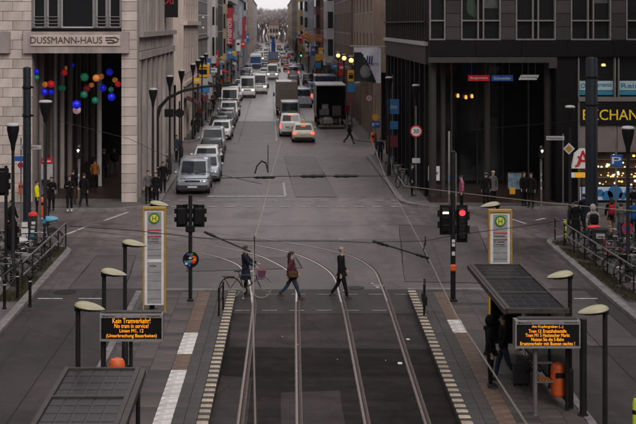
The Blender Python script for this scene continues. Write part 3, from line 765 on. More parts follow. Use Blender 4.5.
b = MB(); b.bx(XW(580), XW(682), 68.6, 68.65, ZW(187), ZW(152)); part('display_back', b, mat('display_back', (.10, .06, .03), .8, var=.4, scale=6), RB, smooth=0)
LITE = mat('lit_counter', (.4, .45, .52), .5, var=.25, scale=3, emit=(.45, .58, .78), est=.22)
b = MB(); b.bx(XW(580), XW(682), 67.98, 68.2, ZW(200), ZW(187.3)); o = part('lit_counter_front', b, LITE, RB, smooth=0)
b = MB()
for k in range(7): b.lathe([(.02, 0), (.2 + .1 * (k % 3), 0), (.2 + .1 * (k % 3), .01), (.02, .01)], (XW(600 + k * 7.5), 67.97, ZW(193 + (k % 2) * 3)), 10, 0, 'y')
part('swirl_print', b, BLUEL, o)
b = MB(); b.bx(XW(580), XW(682), 67.95, 68.3, WZ, ZW(200.3)); part('plinth', b, GRAND, RB, smooth=0)
for z in (ZW(178), ZW(168), ZW(160)):
    q = MB(); q.bx(XW(596), XW(680), 68.3, 68.5, z - .02, z); part('shelf', q, ALU, RB, smooth=0)
rs = random.Random(5)
for k in range(44):
    px = rs.uniform(597, 640); py = rs.choice((157, 165, 166, 175, 176, 183, 184)) + rs.uniform(-2, 2)
    q = MB(); r = rs.uniform(.03, .085)
    q.ball((XW(px), 68.38, ZW(py)), (r, r * .8, r * .8), 8, 5); part('lit_bulb', q, BULBW if rs.random() < .45 else mat('amber_bulb', (.6, .4, .1), .4, var=0, emit=(1, .62, .2), est=1.6), RB)
q = MB(); q.lathe([(.05, .12), (.1, .1), (.12, 0), (.05, -.02)], (XW(604.5), 68.2, ZW(66)), 10); part('wall_lamp', q, mat('wall_lamp_lit', (.8, .6, .3), .4, var=0, emit=(1, .6, .2), est=1.6), RB)

def hang_sign(label, a, c, y0, y1, m, tx, tm, Y=67.5, skew=0.0, cat='sign', rods=True, nm='hanging_sign'):
    t = thing(nm, label, cat); b = MB()
    xa, z0 = P(a, y1, Y); xc, z1 = P(c, y0, Y); s = skew * (z1 - z0)
    b.prism([(xa, z0), (xc - s, z0), (xc, z1), (xa + s, z1)], Y - .05, Y + .05, 'y'); part('board', b, m, t, smooth=0)
    b = MB(); add_text(b, tx, ((xa + xc) / 2, Y - .062, (z0 + z1) / 2), (xc - xa) * .8, (z1 - z0) * .5); part('lettering', b, tm, t, smooth=0)
    if rods:
        b = MB()
        for x in (xa + .2, xc - .2): b.cyl((x, Y, z1), (x, Y, 7.5), .012, n=6)
        part('hanger_rods', b, GREY, t)
    return t
SIGR = mat('lit_red_sign', (.45, .015, .03), .5, var=0, emit=(1, .03, .05), est=.14); SIGB = mat('lit_blue_sign', (.015, .06, .22), .5, var=0, emit=(.03, .14, .6), est=.14)
SIGW = mat('lit_white_sign', (.55, .54, .53), .5, var=0, emit=(1, .95, .92), est=.16)
hang_sign('red hanging shop sign under the dark arcade', 468, 489.5, 75, 81, SIGR, 'Bergermann', SIGW, 70)
hang_sign('blue hanging shop sign with yellow dot beside the red one', 491.5, 513, 75, 81, SIGB, 'Schneider', SIGW, 70)
hang_sign('white slanted hanging shop sign at the arcade end', 518.5, 539, 74.8, 79.8, SIGW, 'Vorderweg', BLACK, 70, .5)
# pharmacy sign and arrow sign
t = thing('pharmacy_sign', 'white pharmacy sign with a big red letter A by the dark mast', 'sign')
xa, z0 = P(571.5, 168.2, 66.6); xc, z1 = P(589.5, 148.5, 66.6)
b = MB(); b.prism([(xa, z0), (xc, z0), (xc, z1 - .1), (xc - .25, z1), (xa + .45, z1), (xa + .15, z1 - .25)], 66.5, 66.75, 'y'); part('light_box', b, mat('lit_pharmacy', (.6, .57, .55), .5, var=0, emit=(1, .92, .88), est=.12), t)
b = MB(); add_text(b, 'A', ((xa + xc) / 2 + .1, 66.48, (z0 + z1) / 2), .72, .82, depth=.03)
b.tube([(xa + .16, 66.47, z0 + .12), (xa + .35, 66.47, z0 + .2), (xa + .45, 66.47, z0 + .5), (xa + .3, 66.47, z0 + .62)], .06, 6); part('letter', b, REDS, t)
b = MB(); b.cyl((xc - .1, 66.62, WZ), (xc - .1, 66.62, z0), .05); b.cyl((xa + .3, 66.62, z0 - .25), (xa + .3, 66.62, z0), .03); part('post', b, BLACK, t)
t = thing('direction_sign', 'amber strip sign with a white square below the pharmacy sign', 'sign')
xa, z0 = P(575, 177.5, 66.3); xc, z1 = P(589, 172.5, 66.3)
b = MB(); b.bx(xa, xc, 66.27, 66.33, z0, z1); part('board', b, mat('amber_strip', (.6, .3, .03), .5, var=.2, emit=(1, .5, .05), est=.35), t, smooth=0)
x2 = P(571, 0, 66.3)[0]; b = MB(); b.bx(x2, xa - .02, 66.27, 66.33, z0, z1); part('white_square', b, SIGW, t, smooth=0)
b = MB(); b.cyl(((xa + xc) / 2, 66.35, WZ), ((xa + xc) / 2, 66.35, z1), .03); part('post', b, BLACK, t)

# ---- rows of street fronts further down
def facade(name, label, side, y0, y1, wallm, storey=3.5, bay=3.0, win=(1.5, 2.0), ground=4.2, x=None, H=HB, framem=LGREY, glassm=GLASSM, ledges=(), balcony=False, oriel=None, shopm=GLASSD, ledgem=None, awning=None, frontface=True):
    t = thing(name, label, 'building'); s = side; X = x if x is not None else (-7.0 if s < 0 else 8.0)
    nb = max(1, round((y1 - y0) / bay)); bw = (y1 - y0) / nb; ns = int((H - ground - .6) / storey); D = .28
    o_ = lambda d: X - s * d if False else X + s * d            # d > 0: into the block
    def bxx(mb, d0, d1, a, c, z0, z1, m=0): mb.bx(o_(d0), o_(d1), a, c, z0, z1, m)
    b = MB(); pw = (bw - win[0]) / 2
    for k in range(nb):
        a = y0 + k * bw
        bxx(b, 0, .6, a + .002, a + pw, ground, H); bxx(b, 0, .6, a + bw - pw, a + bw - .002, ground, H)
        zz = ground
        for q in range(ns):
            zb = ground + q * storey + .9; bxx(b, .012, .6, a + pw, a + bw - pw, zz, zb); zz = zb + win[1]
        bxx(b, .012, .6, a + pw, a + bw - pw, zz, H)
        bxx(b, 0, .6, a + .002, a + .35, WZ, ground)
    bxx(b, .6, 14, y0, y1, ground, H - .01); bxx(b, 1.2, 14, y0 + .02, y1 - .02, WZ, ground); part('wall', b, wallm, t, smooth=0)
    f = MB(); hw, hh = win[0] / 2, win[1]
    for (p, q, r, u) in ((-hw, -hw + .09, 0, hh), (hw - .09, hw, 0, hh), (-hw + .09, hw - .09, 0, .09), (-hw + .09, hw - .09, hh - .09, hh), (-.035, .035, .09, hh - .09)):
        f.bx(-.05, .05, p, q, r, u)
    if len(ledges) == 0 or True: f.bx(-.30, -.05, -hw - .06, hw + .06, -.1, -.004)
    fm = f.mesh('window', framem, 0); g_ = MB(); g_.bx(-.01, .012, -hw + .09, hw - .09, .09, hh - .09); gm = g_.mesh('pane', glassm, 0)
    for k in range(nb):
        for q in range(min(ns, 5)):
            wn = link('window', fm, t, (o_(.26), y0 + (k + .5) * bw, ground + q * storey + .9), 0 if s > 0 else PI); link('pane', gm, wn)
    sh = MB(); sh.bx(-.02, .02, -bw / 2 + .36, bw / 2 - .02, 0, ground - .5); shm = sh.mesh('shop_window', shopm, 0)
    hd = MB(); bxx(hd, .05, .6, y0, y1, ground - .55, ground - .01); part('shop_header', hd, wallm, t, smooth=0)
    for k in range(nb): link('shop_window', shm, t, (o_(.7), y0 + (k + .5) * bw, WZ + .1))
    for (z0, z1, d) in ledges:
        q = MB(); bxx(q, -d, .3, y0 - .02, y1 + .02, z0, z1); part('ledge', q, ledgem or wallm, t, smooth=0)
    if balcony:
        for q in range(1, min(ns, 5)):
            m = MB(); z = ground + q * storey; bxx(m, -.9, 0, y0 + 1, y1 - 1, z - .15, z + .02); part('balcony', m, ledgem or wallm, t, smooth=0)
            m = MB(); bxx(m, -.9, -.84, y0 + 1, y1 - 1, z + .02, z + .95); part('balcony_front', m, ledgem or wallm, t, smooth=0)
    if oriel:
        (a, c, d, z0, z1, m_) = oriel; q = MB(); bxx(q, -d, 0, y0 + a, y0 + c, z0, z1); orl = part('oriel', q, m_, t, smooth=0)
        for z in range(int((z1 - z0) / storey)):
            zz = z0 + z * storey + .9
            q = MB(); q.bx(o_(-d + .12), o_(-.12), y0 + a - .03, y0 + a - .005, zz, zz + 2.1); part('oriel_window', q, glassm, orl, smooth=0)
            q = MB(); q.bx(o_(-d - .03), o_(-d - .005), y0 + a + .3, y0 + c - .3, zz, zz + 2.1); part('oriel_window', q, glassm, orl, smooth=0)
    if awning:
        for k in range(nb):
            q = MB(); a = y0 + k * bw + .4; c = a + bw - .6
            q.quadface([(o_(0.05), a, 3.3), (o_(0.05), c, 3.3), (o_(-1.1), c, 2.75), (o_(-1.1), a, 2.75)]); q.quadface([(o_(-1.1), a, 2.75), (o_(-1.1), c, 2.75), (o_(-1.1), c, 2.5), (o_(-1.1), a, 2.5)])
            part('awning', q, awning, t, smooth=0)
    rf = MB(); bxx(rf, -.25, 14, y0, y1, H, H + .35); bxx(rf, 1.2, 12, y0 + .5, y1 - .5, H + .35, H + 2.6); part('roof', rf, GRAN, t, smooth=0)
    return t
W_ = lambda n, c, v=.2: mat('wall_' + n, c, .8, var=v, scale=.8, bump=.2, bscale=20, streak=3)
wBEI = STONE2; wGRY = W_('grey', (.19, .18, .185)); wWHT = W_('white', (.48, .455, .45)); wDRK = W_('dark', (.05, .047, .05)); wBRN = W_('brown', (.17, .12, .10))
wPAL = W_('pale_grey', (.30, .30, .33)); wBLU = W_('blue_grey', (.20, .225, .27)); wRED = W_('red_brown', (.13, .052, .047)); wYEL = W_('yellow', (.42, .31, .15)); wTAN = W_('tan', (.34, .27, .21))
facade('stone_house', 'beige sandstone house with a heavy ledge, first past the side street on the left', -1, 104, 125, wBEI, 3.6, 3.5, (1.3, 2.1), 4.6, ledges=((9.4, 9.75, .3), (4.5, 4.8, .2)))
facade('office_building', 'grey office front with narrow windows behind white lamp brackets', -1, 125.05, 148, wGRY, 3.4, 2.6, (1.5, 2.2), ledges=((8.0, 8.15, .15),), x=-7.25)
facade('town_house', 'tall white narrow house front on the left of the street', -1, 148.05, 163, wWHT, 3.5, 2.5, (1.2, 2.0), x=-6.85, oriel=(1, 7, .5, 5.0, 19, wWHT))
facade('town_house', 'dark narrow house front before the red banner', -1, 163.05, 192, wDRK, 3.5, 3.0, (1.5, 2.2), x=-6.8, oriel=(20, 25, .5, 4.5, 20, wTAN))
facade('balcony_house', 'white house with stacked balcony bands past the red banner', -1, 192.05, 240, wGRY, 3.0, 4.0, (2.0, 1.9), balcony=True, ledgem=wWHT)
facade('office_building', 'pale grey office front right behind the balcony house', -1, 240.05, 318, wPAL, 3.5, 3.4, (1.7, 2.0), x=-6.7, ledges=((8, 8.3, .3), (15, 15.4, .3)))
facade('town_house', 'blue grey house front halfway down the left row', -1, 318.05, 400, wBLU, 3.6, 4, (1.8, 2.0), x=-7.0, oriel=(10, 16, .8, 5, 19, wPAL))
facade('town_house', 'tan house front far down the left row', -1, 400.05, 500, wTAN, 3.6, 5, (2.0, 2.0), x=-6.9, H=20)
facade('town_house', 'pale house front at the far left end of the street', -1, 500.05, 655, wPAL, 3.6, 7, (2.4, 2.0), x=-7.1, H=19)
facade('stone_house', 'brown beige stone house with a rounded pillar, first past the side street on the right', 1, 104, 130, mat('stone_warm', (.27, .195, .15), .8, var=.25, scale=1, bump=.4, bscale=12, streak=2), 4.0, 4.2, (1.4, 2.2), 5.6, x=8.2, ledges=((5.5, 5.9, .25), (12.5, 12.9, .3)))
facade('town_house', 'brown house front behind the lit globe lamps', 1, 130.05, 163, wBRN, 3.5, 3.2, (1.4, 2.1), x=8.0, ledges=((4.8, 5.1, .3),))
facade('town_house', 'ornate white house with an oriel on the right row', 1, 163.05, 196, wGRY, 3.5, 3.2, (1.4, 2.1), x=8.0, oriel=(2, 12, .9, 4.6, 20, wWHT), ledges=((4.2, 4.5, .4),), ledgem=wWHT)
facade('town_house', 'dark red brown house behind the orange star on the right row', 1, 196.05, 240, wRED, 3.5, 3.4, (1.5, 2.1), x=8.1, oriel=(18, 26, .7, 4.6, 20, wRED))
facade('office_building', 'pale office front on the right between red brown and yellow houses', 1, 240.05, 300, wPAL, 3.4, 4, (2.0, 2.0), x=7.8, oriel=(34, 44, .8, 4.6, 20, wWHT))
facade('town_house', 'yellow rendered house front far down the right row', 1, 300.05, 400, wYEL, 3.6, 5, (1.8, 2.0), x=8.0, oriel=(20, 34, .9, 5, 19, wYEL))
facade('town_house', 'brown grey house front far down the right row', 1, 400.05, 500, wBRN, 3.6, 5, (2.0, 2.0), x=8.1, H=20)
facade('town_house', 'tan yellow house front at the far right end of the street', 1, 500.05, 655, wTAN, 3.6, 7, (2.4, 2.0), x=8.3, H=19)
# house closing the end of the street
t = thing('distant_house', 'small pale house closing the far end of the street', 'building', (0, 712, 0))
b = MB(); b.bx(-1.2, 4.2, 0, 12, 0, 9.5); part('wall', b, wTAN, t, smooth=0)
b = MB(); b.prism([(-1.5, 9.5), (4.5, 9.5), (3.2, 11.6), (-.2, 11.6)], -.3, 12.3, 'y'); part('roof', b, wBRN, t, smooth=0)
for k in range(3):
    for q in range(2):
        b = MB(); b.bx(-.6 + k * 1.6, .5 + k * 1.6, -.06, -.01, 1.6 + q * 3.6, 3.8 + q * 3.6); part('window', b, GLASSM, t, smooth=0)
SGN = [(-1, 112, 4.6, .7, .5, YELS, 'yellow cube sign on the beige stone house front'), (-1, 133, 5.2, .6, 1.6, BLUES, 'narrow blue blade sign on the grey office front'), (-1, 141, 4.5, .9, .5, WHITE, 'white box sign on the grey office front'), (-1, 152, 5.5, .6, 1.8, REDS, 'narrow red blade sign on the tall white house'), (-1, 168, 4.6, .9, .6, GREY, 'grey box sign on the dark narrow house'), (-1, 200, 5, .8, 1.5, BLUEL, 'blue blade sign on the balcony house'), (-1, 216, 4.8, .9, .6, YELS, 'yellow box sign on the balcony house'), (-1, 250, 5.5, .9, 2.2, WHITE, 'white blade sign on the pale grey office'), (-1, 290, 5, 1, 1.5, REDS, 'red blade sign on the pale grey office'), (-1, 340, 6, 1, 2.5, BLUES, 'blue blade sign on the blue grey house'),
       (1, 112, 4.4, .7, .6, GREY, 'grey box sign on the brown beige stone house'), (1, 136, 4.8, .7, 1.4, REDS, 'red blade sign on the brown house'), (1, 150, 4.6, .8, .6, BLUEL, 'blue box sign on the brown house'), (1, 170, 4.5, .9, .7, WHITE, 'white box sign on the ornate white house'), (1, 190, 5.2, .8, 1.8, YELS, 'yellow blade sign on the ornate white house'), (1, 222, 5, .9, 1.6, BLUES, 'blue blade sign on the dark red brown house'), (1, 255, 5, 1, 1.6, WHITE, 'white blade sign on the pale right office'), (1, 320, 6, 1, 2.4, REDS, 'red blade sign on the yellow house'), (1, 350, 6, 1, 2, BLUEL, 'blue blade sign on the yellow house')]
for (sd, y, z, w_, h_, m_, lab) in SGN:
    X = -7.0 if sd < 0 else 8.0; t = thing('blade_sign', lab, 'sign', (X - sd * (w_ / 2 + .25), y, z), 0, 'blade signs along the street')
    q = MB(); q.box((0, 0, 0), (w_, .14, h_), 0, 0, .02); part('board', q, m_, t); q = MB(); q.box((sd * (w_ / 2 + .2), 0, h_ * .3), (.5, .05, .05)); q.box((sd * (w_ / 2 + .2), 0, -h_ * .3), (.5, .05, .05)); part('bracket', q, ANTH, t, smooth=0)
    q = MB(); q.box((0, -.075, h_ * .12), (w_ * .6, .01, h_ * .2)); part('mark', q, WHITE if m_ not in (WHITE, LGREY) else ANTH, t, smooth=0)
AWN = [(-1, 106, 4, C_WINE, 'wine red awning on the beige stone house'), (-1, 118, 4, C_GREY, 'grey awning on the beige stone house'), (-1, 136, 5, C_NAVY, 'navy awning on the grey office front'), (-1, 153, 4, C_BLK, 'black awning on the tall white house'), (-1, 176, 6, C_RED, 'red awning on the dark narrow house'), (-1, 205, 7, C_NAVY, 'navy awning on the balcony house'), (-1, 228, 6, C_BLK, 'black awning on the balcony house'), (-1, 262, 9, C_GREY, 'grey awning on the pale grey office'), (1, 142, 5, C_NAVY, 'navy awning on the brown house'), (1, 160, 4, C_BLK, 'black awning at the far end of the brown house'), (1, 176, 6, C_NAVY, 'navy awning on the ornate white house'), (1, 204, 7, C_BLK, 'black awning on the dark red brown house'), (1, 262, 8, C_ORG, 'ochre awning on the pale right office')]
for (sd, y, L_, m_, lab) in AWN:
    X = -7.0 if sd < 0 else 8.0; t = thing('awning', lab, 'awning', (X, y, 0), 0, 'awnings over the shop fronts'); o_ = lambda d: -sd * d
    q = MB(); q.loft([[(o_(-.1), 0, 3.45), (o_(-.1), L_, 3.45)], [(o_(.9), 0, 3.0), (o_(.9), L_, 3.0)], [(o_(1.0), 0, 2.94), (o_(1.0), L_, 2.94)], [(o_(1.0), 0, 2.66), (o_(1.0), L_, 2.66)], [(o_(.97), 0, 2.66), (o_(.97), L_, 2.66)], [(o_(.97), 0, 2.92), (o_(.97), L_, 2.92)], [(o_(-.1), 0, 3.40), (o_(-.1), L_, 3.40)]], 0, False, False); part('canvas', q, m_, t, smooth=0)
    q = MB(); q.cyl((o_(-.1), .1, 2.6), (o_(.95), .1, 2.95), .02, n=6); q.cyl((o_(-.1), L_ - .1, 2.6), (o_(.95), L_ - .1, 2.95), .02, n=6); part('arm', q, GREY, t)
t = thing('info_board', 'red and white information boards inside the portal behind the phone readers', 'board', (P(47, 0, 70.5)[0], 70.5, .12))
for (dx, w_) in ((-.75, .3), (0, .62)):
    q = MB(); q.bx(dx - w_ / 2, dx + w_ / 2, -.03, .03, 1.75, 2.05); part('red_panel', q, REDS, t, smooth=0); q = MB(); q.bx(dx - w_ / 2, dx + w_ / 2, -.028, .028, .9, 1.74); part('white_panel', q, LGREY, t, smooth=0); q = MB(); q.bx(dx - w_ * .35, dx + w_ * .35, -.036, -.031, 1.86, 1.93); part('print', q, WHITE, t, smooth=0)
    q = MB(); q.cyl((dx - w_ / 2, 0, 0), (dx - w_ / 2, 0, 2.05), .02, n=6); q.cyl((dx + w_ / 2, 0, 0), (dx + w_ / 2, 0, 2.05), .02, n=6); part('leg', q, GREY, t)
# the railway viaduct the view is taken from, and the blocks flanking the square
t = thing('railway_viaduct', 'steel railway viaduct crossing the street where the view is taken', 'bridge')
q = MB(); q.bx(-60, 60, -16, -1.2, 6.2, 7.4); part('deck', q, GRAND, t, smooth=0)
q = MB(); q.bx(-60, 60, -1.2, -1.0, 6.0, 8.3); part('parapet', q, ANTH, t, smooth=0)
for x in (-14, 14, -32, 32): q = MB(); q.bx(x - 1, x + 1, -15, -2, 0, 6.2); part('pier', q, STONED, t, smooth=0)
t = thing('station_hall', 'long station hall with a rounded roof behind the viaduct', 'building')
q = MB(); q.bx(-60, 60, -40, -17, 0, 14); part('wall', q, STONED, t, smooth=0)
q = MB(); q.prism([(-40 + 11.5 + 12.5 * math.cos(R(a)), 14 + 8 * math.sin(R(a))) for a in range(0, 181, 15)], -60, 60, 'x'); part('roof', q, GRAND, t)
facade('corner_block', 'pale office block flanking the square on the left', -1, 4, 52, wGRY, 3.6, 3.4, (1.8, 2.1), x=-21, H=22)
facade('corner_block', 'brown office block flanking the square on the right', 1, 4, 54, wBRN, 3.6, 3.4, (1.8, 2.1), x=25, H=22)

# ------------------------------------------------------------------ vehicles
def car(name, label, L=4.4, W=1.8, H=1.48, belt=.92, hood=.84, cab=(-.85, -.15, 1.35, 1.95), bodyst=None, pm=P_WHITE, sidew=((.1, .48), (.52, .88)), wheel=.32, axles=(-1.35, 1.3), rear_glass=True, lit='none', roofw=.8, tailh=.75, group=None, extra=None, cat='car', tail_tall=False, loc=(0, 0, 0), rz=0.0):
    "front looks to -y"
    t = thing(name, label, cat, loc, rz, group); hw = W / 2; zb = .2; y0, y1 = -L / 2, L / 2
    st = bodyst or [(y0, hood - .24, .80), (y0 + .10, hood - .10, .92), (y0 + .45, hood, .98), (cab[0], belt - .02, 1.0), (0, belt, 1.0), (cab[3] - .25, belt, 1.0), (y1 - .12, belt - .03, .95), (y1, belt - .22, .84)]
    b = MB(); rings = []
    for (y, zt, k) in st:
        wv = hw * k; pts = [(0, zb + .02), (wv * .8, zb + .02), (wv * .96, zb + .10), (wv, zb + .38 * (zt - zb)), (wv * .995, zb + .68 * (zt - zb)), (wv * .95, zt - .05), (wv * .86, zt - .005), (wv * .45, zt + .02), (0, zt + .025)]
        if (y - y0) < .05 or (y1 - y) < .05: pts = [(p, zb + .14 + (z - zb) * .86) for p, z in pts]
        rings.append([(p, y, z) for p, z in pts] + [(-p, y, z) for p, z in pts[-2:0:-1]])
    b.loft(rings, 0); o = part('body', b, pm, t, smooth=50); o['painted'] = 1
    # cabin
    a, bq, c, d = cab; rw = hw * roofw; wb = hw * .93
    def ring(w, f, r, z, bow):
        return [(-w, f + .16, z), (-w * .86, f + .03, z), (0, f - bow, z), (w * .86, f + .03, z), (w, f + .16, z), (w, (f + r) / 2, z), (w, r - .10, z), (w * .86, r, z), (0, r + bow * .6, z), (-w * .86, r, z), (-w, r - .10, z), (-w, (f + r) / 2, z)]
    r0, r1, r2, r3 = ring(wb, a, d, belt - .03, .1), ring(rw, bq, c, H - .07, .07), ring(rw * .95, bq + .1, c - .08, H - .015, .05), ring(rw * .6, bq + .35, c - .3, H, .02)
    b = MB(); b.loft([r0, r1, r2, r3], 0); o = part('cabin', b, pm, t, smooth=40); o['painted'] = 1
    def lerp(p, q, f): return tuple(p[i] + (q[i] - p[i]) * f for i in range(3))
    def glass(nm, ia, ib, f0, f1, u0=0.0, u1=1.0, out=(0, 0, 0)):
        m = MB(); pa0, pa1, pb0, pb1 = r0[ia], r1[ia], r0[ib], r1[ib]
        qq = [lerp(lerp(pa0, pb0, u), lerp(pa1, pb1, u), f) for (u, f) in ((u0, f0), (u1, f0), (u1, f1), (u0, f1))]
        qq = [tuple(p[i] + out[i] for i in range(3)) for p in qq]; qi = [tuple(p[i] - out[i] * 1.5 for i in range(3)) for p in qq]
        m.loft([qi, qq], 0); return m
    m = glass('w', 1, 2, .1, .93, .04, 1, (0, -.012, .006)); m2 = glass('w', 2, 3, .1, .93, 0, .96, (0, -.012, .006)); m.v += m2.v; n0 = len(m.v) - len(m2.v); m.f += [tuple(q + n0 for q in f) for f in m2.f]; m.m += m2.m
    part('windscreen', m, WSHIELD, t, smooth=0)
    if rear_glass:
        m = glass('w', 7, 8, .18, .9, .05, 1, (0, .012, .006)); m2 = glass('w', 8, 9, .18, .9, 0, .95, (0, .012, .006)); n0 = len(m.v); m.v += m2.v; m.f += [tuple(q + n0 for q in f) for f in m2.f]; m.m += m2.m
        part('rear_window', m, GLASSM, t, smooth=0)
    for (u0, u1) in sidew:
        for (ia, ib, sx) in ((4, 6, .01), (0, 10, -.01)): part('side_window', glass('w', ia, ib, .14, .9, u0, u1, (sx, 0, .004)), GLASSM, t, smooth=0)
    # wheels, arches
    for ya in axles:
        for s in (-1, 1):
            q = MB(); q.lathe([(wheel * .62, -.1), (wheel * .95, -.1), (wheel, -.07), (wheel, .07), (wheel * .95, .1), (wheel * .62, .1)], (0, 0, 0), 16, 0, 'x')
            wo = part('wheel', q, RUBBER, t, (s * (hw - .09), ya, wheel))
            q = MB(); q.lathe([(.02, -.105), (wheel * .6, -.105), (wheel * .64, -.09), (wheel * .64, .09), (wheel * .6, .105), (.02, .105)], (0, 0, 0), 12, 0, 'x'); part('rim', q, RIMM, wo)
            q = MB(); q.lathe([(.02, -.01), (wheel + .07, -.01), (wheel + .07, .008), (.02, .008)], (0, 0, 0), 16, 0, 'x'); part('wheel_arch', q, PLASTD, t, (s * (hw - .002), ya, wheel + .015))
    # face: grille, bumpers, lamps, plates, mirrors
    zl = hood - .2
    q = MB(); q.box((0, y0 + .012, zl - .02), (W * .46, .06, .11), 0, 0, .02); part('grille', q, PLASTD, t)
    q = MB(); q.box((0, y0 + .06, zb + .15), (W * .84, .2, .2), 0, 0, .05); part('bumper', q, PLASTD, t)
    q = MB(); q.box((0, y1 - .06, zb + .16), (W * .84, .2, .22), 0, 0, .05); part('bumper', q, PLASTD, t)
    q = MB(); q.box((0, y0 - .004, zb + .12), (W * .5, .05, .1), 0, 0, .02); part('lower_grille', q, BLACK, t)
    q = MB(); q.box((0, a + .02, belt + .005), (W * .74, .16, .03), 0, 0, .01); part('cowl', q, PLASTD, t)
    q = MB(); q.tube([(-.32, a - .02, belt + .03), (.28, a + .06, belt + .09)], .012, 4); q.tube([(.1, a - .02, belt + .03), (.62, a + .06, belt + .085)], .012, 4); part('wiper', q, BLACK, t)
    for s in (-1, 1):
        q = MB(); q.bx(s * (hw - .01), s * (hw + .006), (a + d) / 2 - .25, (a + d) / 2 - .235, .36, belt - .08); q.bx(s * (hw - .01), s * (hw + .012), (a + d) / 2 - .05, (a + d) / 2 + .12, belt - .17, belt - .14); part('door_seam', q, PLASTD, t, smooth=0)
        q = MB(); q.box((s * W * .36, y0 + .035, zb + .2), (.18, .06, .08), 0, 0, .02); part('fog_lamp', q, HEADL, t)
    for s in (-1, 1):
        q = MB(); q.box((s * W * .345, y0 + .09, zl + .03), (.34, .16, .14), s * .38, 0, .04); part('headlight', q, HEADON if lit in ('front', 'both') else HEADL, t)
        q = MB(); hh = .38 if tail_tall else .2
        q.box((s * W * (.40 if not tail_tall else .455), y1 - .05, tailh + (hh - .2) / 2), (.26 if not tail_tall else .13, .12, hh), -s * .25, 0, .03); part('taillight', q, TAILON if lit in ('rear', 'both') else TAILOFF, t)
        q = MB(); q.ball((s * (hw + .09), a + .35, belt + .06), (.1, .07, .075), 8, 6); o = part('mirror', q, pm, t); o['painted'] = 1
    q = MB(); q.box((0, y0 - .02, zb + .24), (.52, .02, .11)); part('number_plate', q, PLATE, t, smooth=0)
    q = MB(); q.box((0, y1 + .015, tailh - .12), (.52, .02, .11)); part('number_plate', q, PLATE, t, smooth=0)
    if extra: extra(t)
    return t
PARK = 'cars parked along the left kerb'
# prototypes stand where the first of each is seen
def mpv_extra(t):
    q = MB(); q.box((0, -2.2, .42), (1.7, .14, .3), 0, 0, .05); part('dark_lower_bumper', q, PLASTD, t)
    q = MB(); q.box((0, -.2, 1.80), (1.15, .1, .035)); q.box((0, 1.2, 1.80), (1.15, .1, .035)); part('roof_bar', q, LGREY, t, smooth=0)
    q = MB(); q.box((-.3, -2.235, .56), (.5, .02, .1)); q.box((.3, -2.235, .56), (.5, .02, .1)); part('stripe', q, REDS, t, smooth=0)
VAN_ST = lambda L, W, H, hood: [(-L / 2, hood - .35, .84), (-L / 2 + .08, hood - .16, .94), (-L / 2 + .5, hood, .99), (-L / 2 + .95, hood + .12, 1.0), (0, hood + .16, 1.0), (L / 2 - .05, hood + .16, .99), (L / 2, hood + .12, .97)]
mpv = car('parked_mpv', 'silver blue people carrier parked first in the left row, at the stop line', 4.5, 1.86, 1.8, 1.05, .98, (-1.25, -.35, 1.95, 2.15), pm=P_BLUS, roofw=.84, sidew=((.1, .36), (.4, .66), (.7, .93)), group=PARK, extra=mpv_extra, loc=(-4.35, 74.1, 0))
sedan = car('parked_car', 'silver blue saloon second in the left parked row, one front lamp lit', 4.5, 1.78, 1.45, .92, .86, (-.9, -.1, 1.1, 1.75), pm=P_BLUS, group=PARK, loc=(-3.95, 79.6, 0))
hatch = car('parked_car', 'white hatchback third in the left parked row', 4.1, 1.75, 1.47, .93, .86, (-1.0, -.3, 1.5, 1.95), pm=P_WHITE, group=PARK, loc=(-4.2, 85.2, 0))
cargo = car('delivery_van', 'white and blue tall delivery van parked in the left row beyond the side street', 5.6, 2.0, 2.55, 1.45, 1.2, (-2.15, -1.35, 2.72, 2.79), VAN_ST(5.6, 2.0, 2.5, 1.2), P_WHITE, ((.06, .24),), .35, (-1.75, 1.75), True, roofw=.9, tailh=1.0, tail_tall=True, group=PARK, cat='van', loc=(-4.45, 141.8, 0))
for o in cargo.children:
    if o.name.startswith('body'): o.material_slots[0].link = 'OBJECT'; o.material_slots[0].material = P_BLUE
sprint = car('panel_van', 'white panel van driving towards us at the head of the oncoming lane', 5.9, 2.1, 2.65, 1.4, 1.22, (-2.3, -1.45, 2.86, 2.93), VAN_ST(5.9, 2.1, 2.6, 1.22), P_WHITE, ((.06, .22),), .37, (-1.9, 1.85), False, lit='front', roofw=.9, tailh=1.0, tail_tall=True, group='vans driving towards us', cat='van', loc=(-3.05, 170.2, 0))
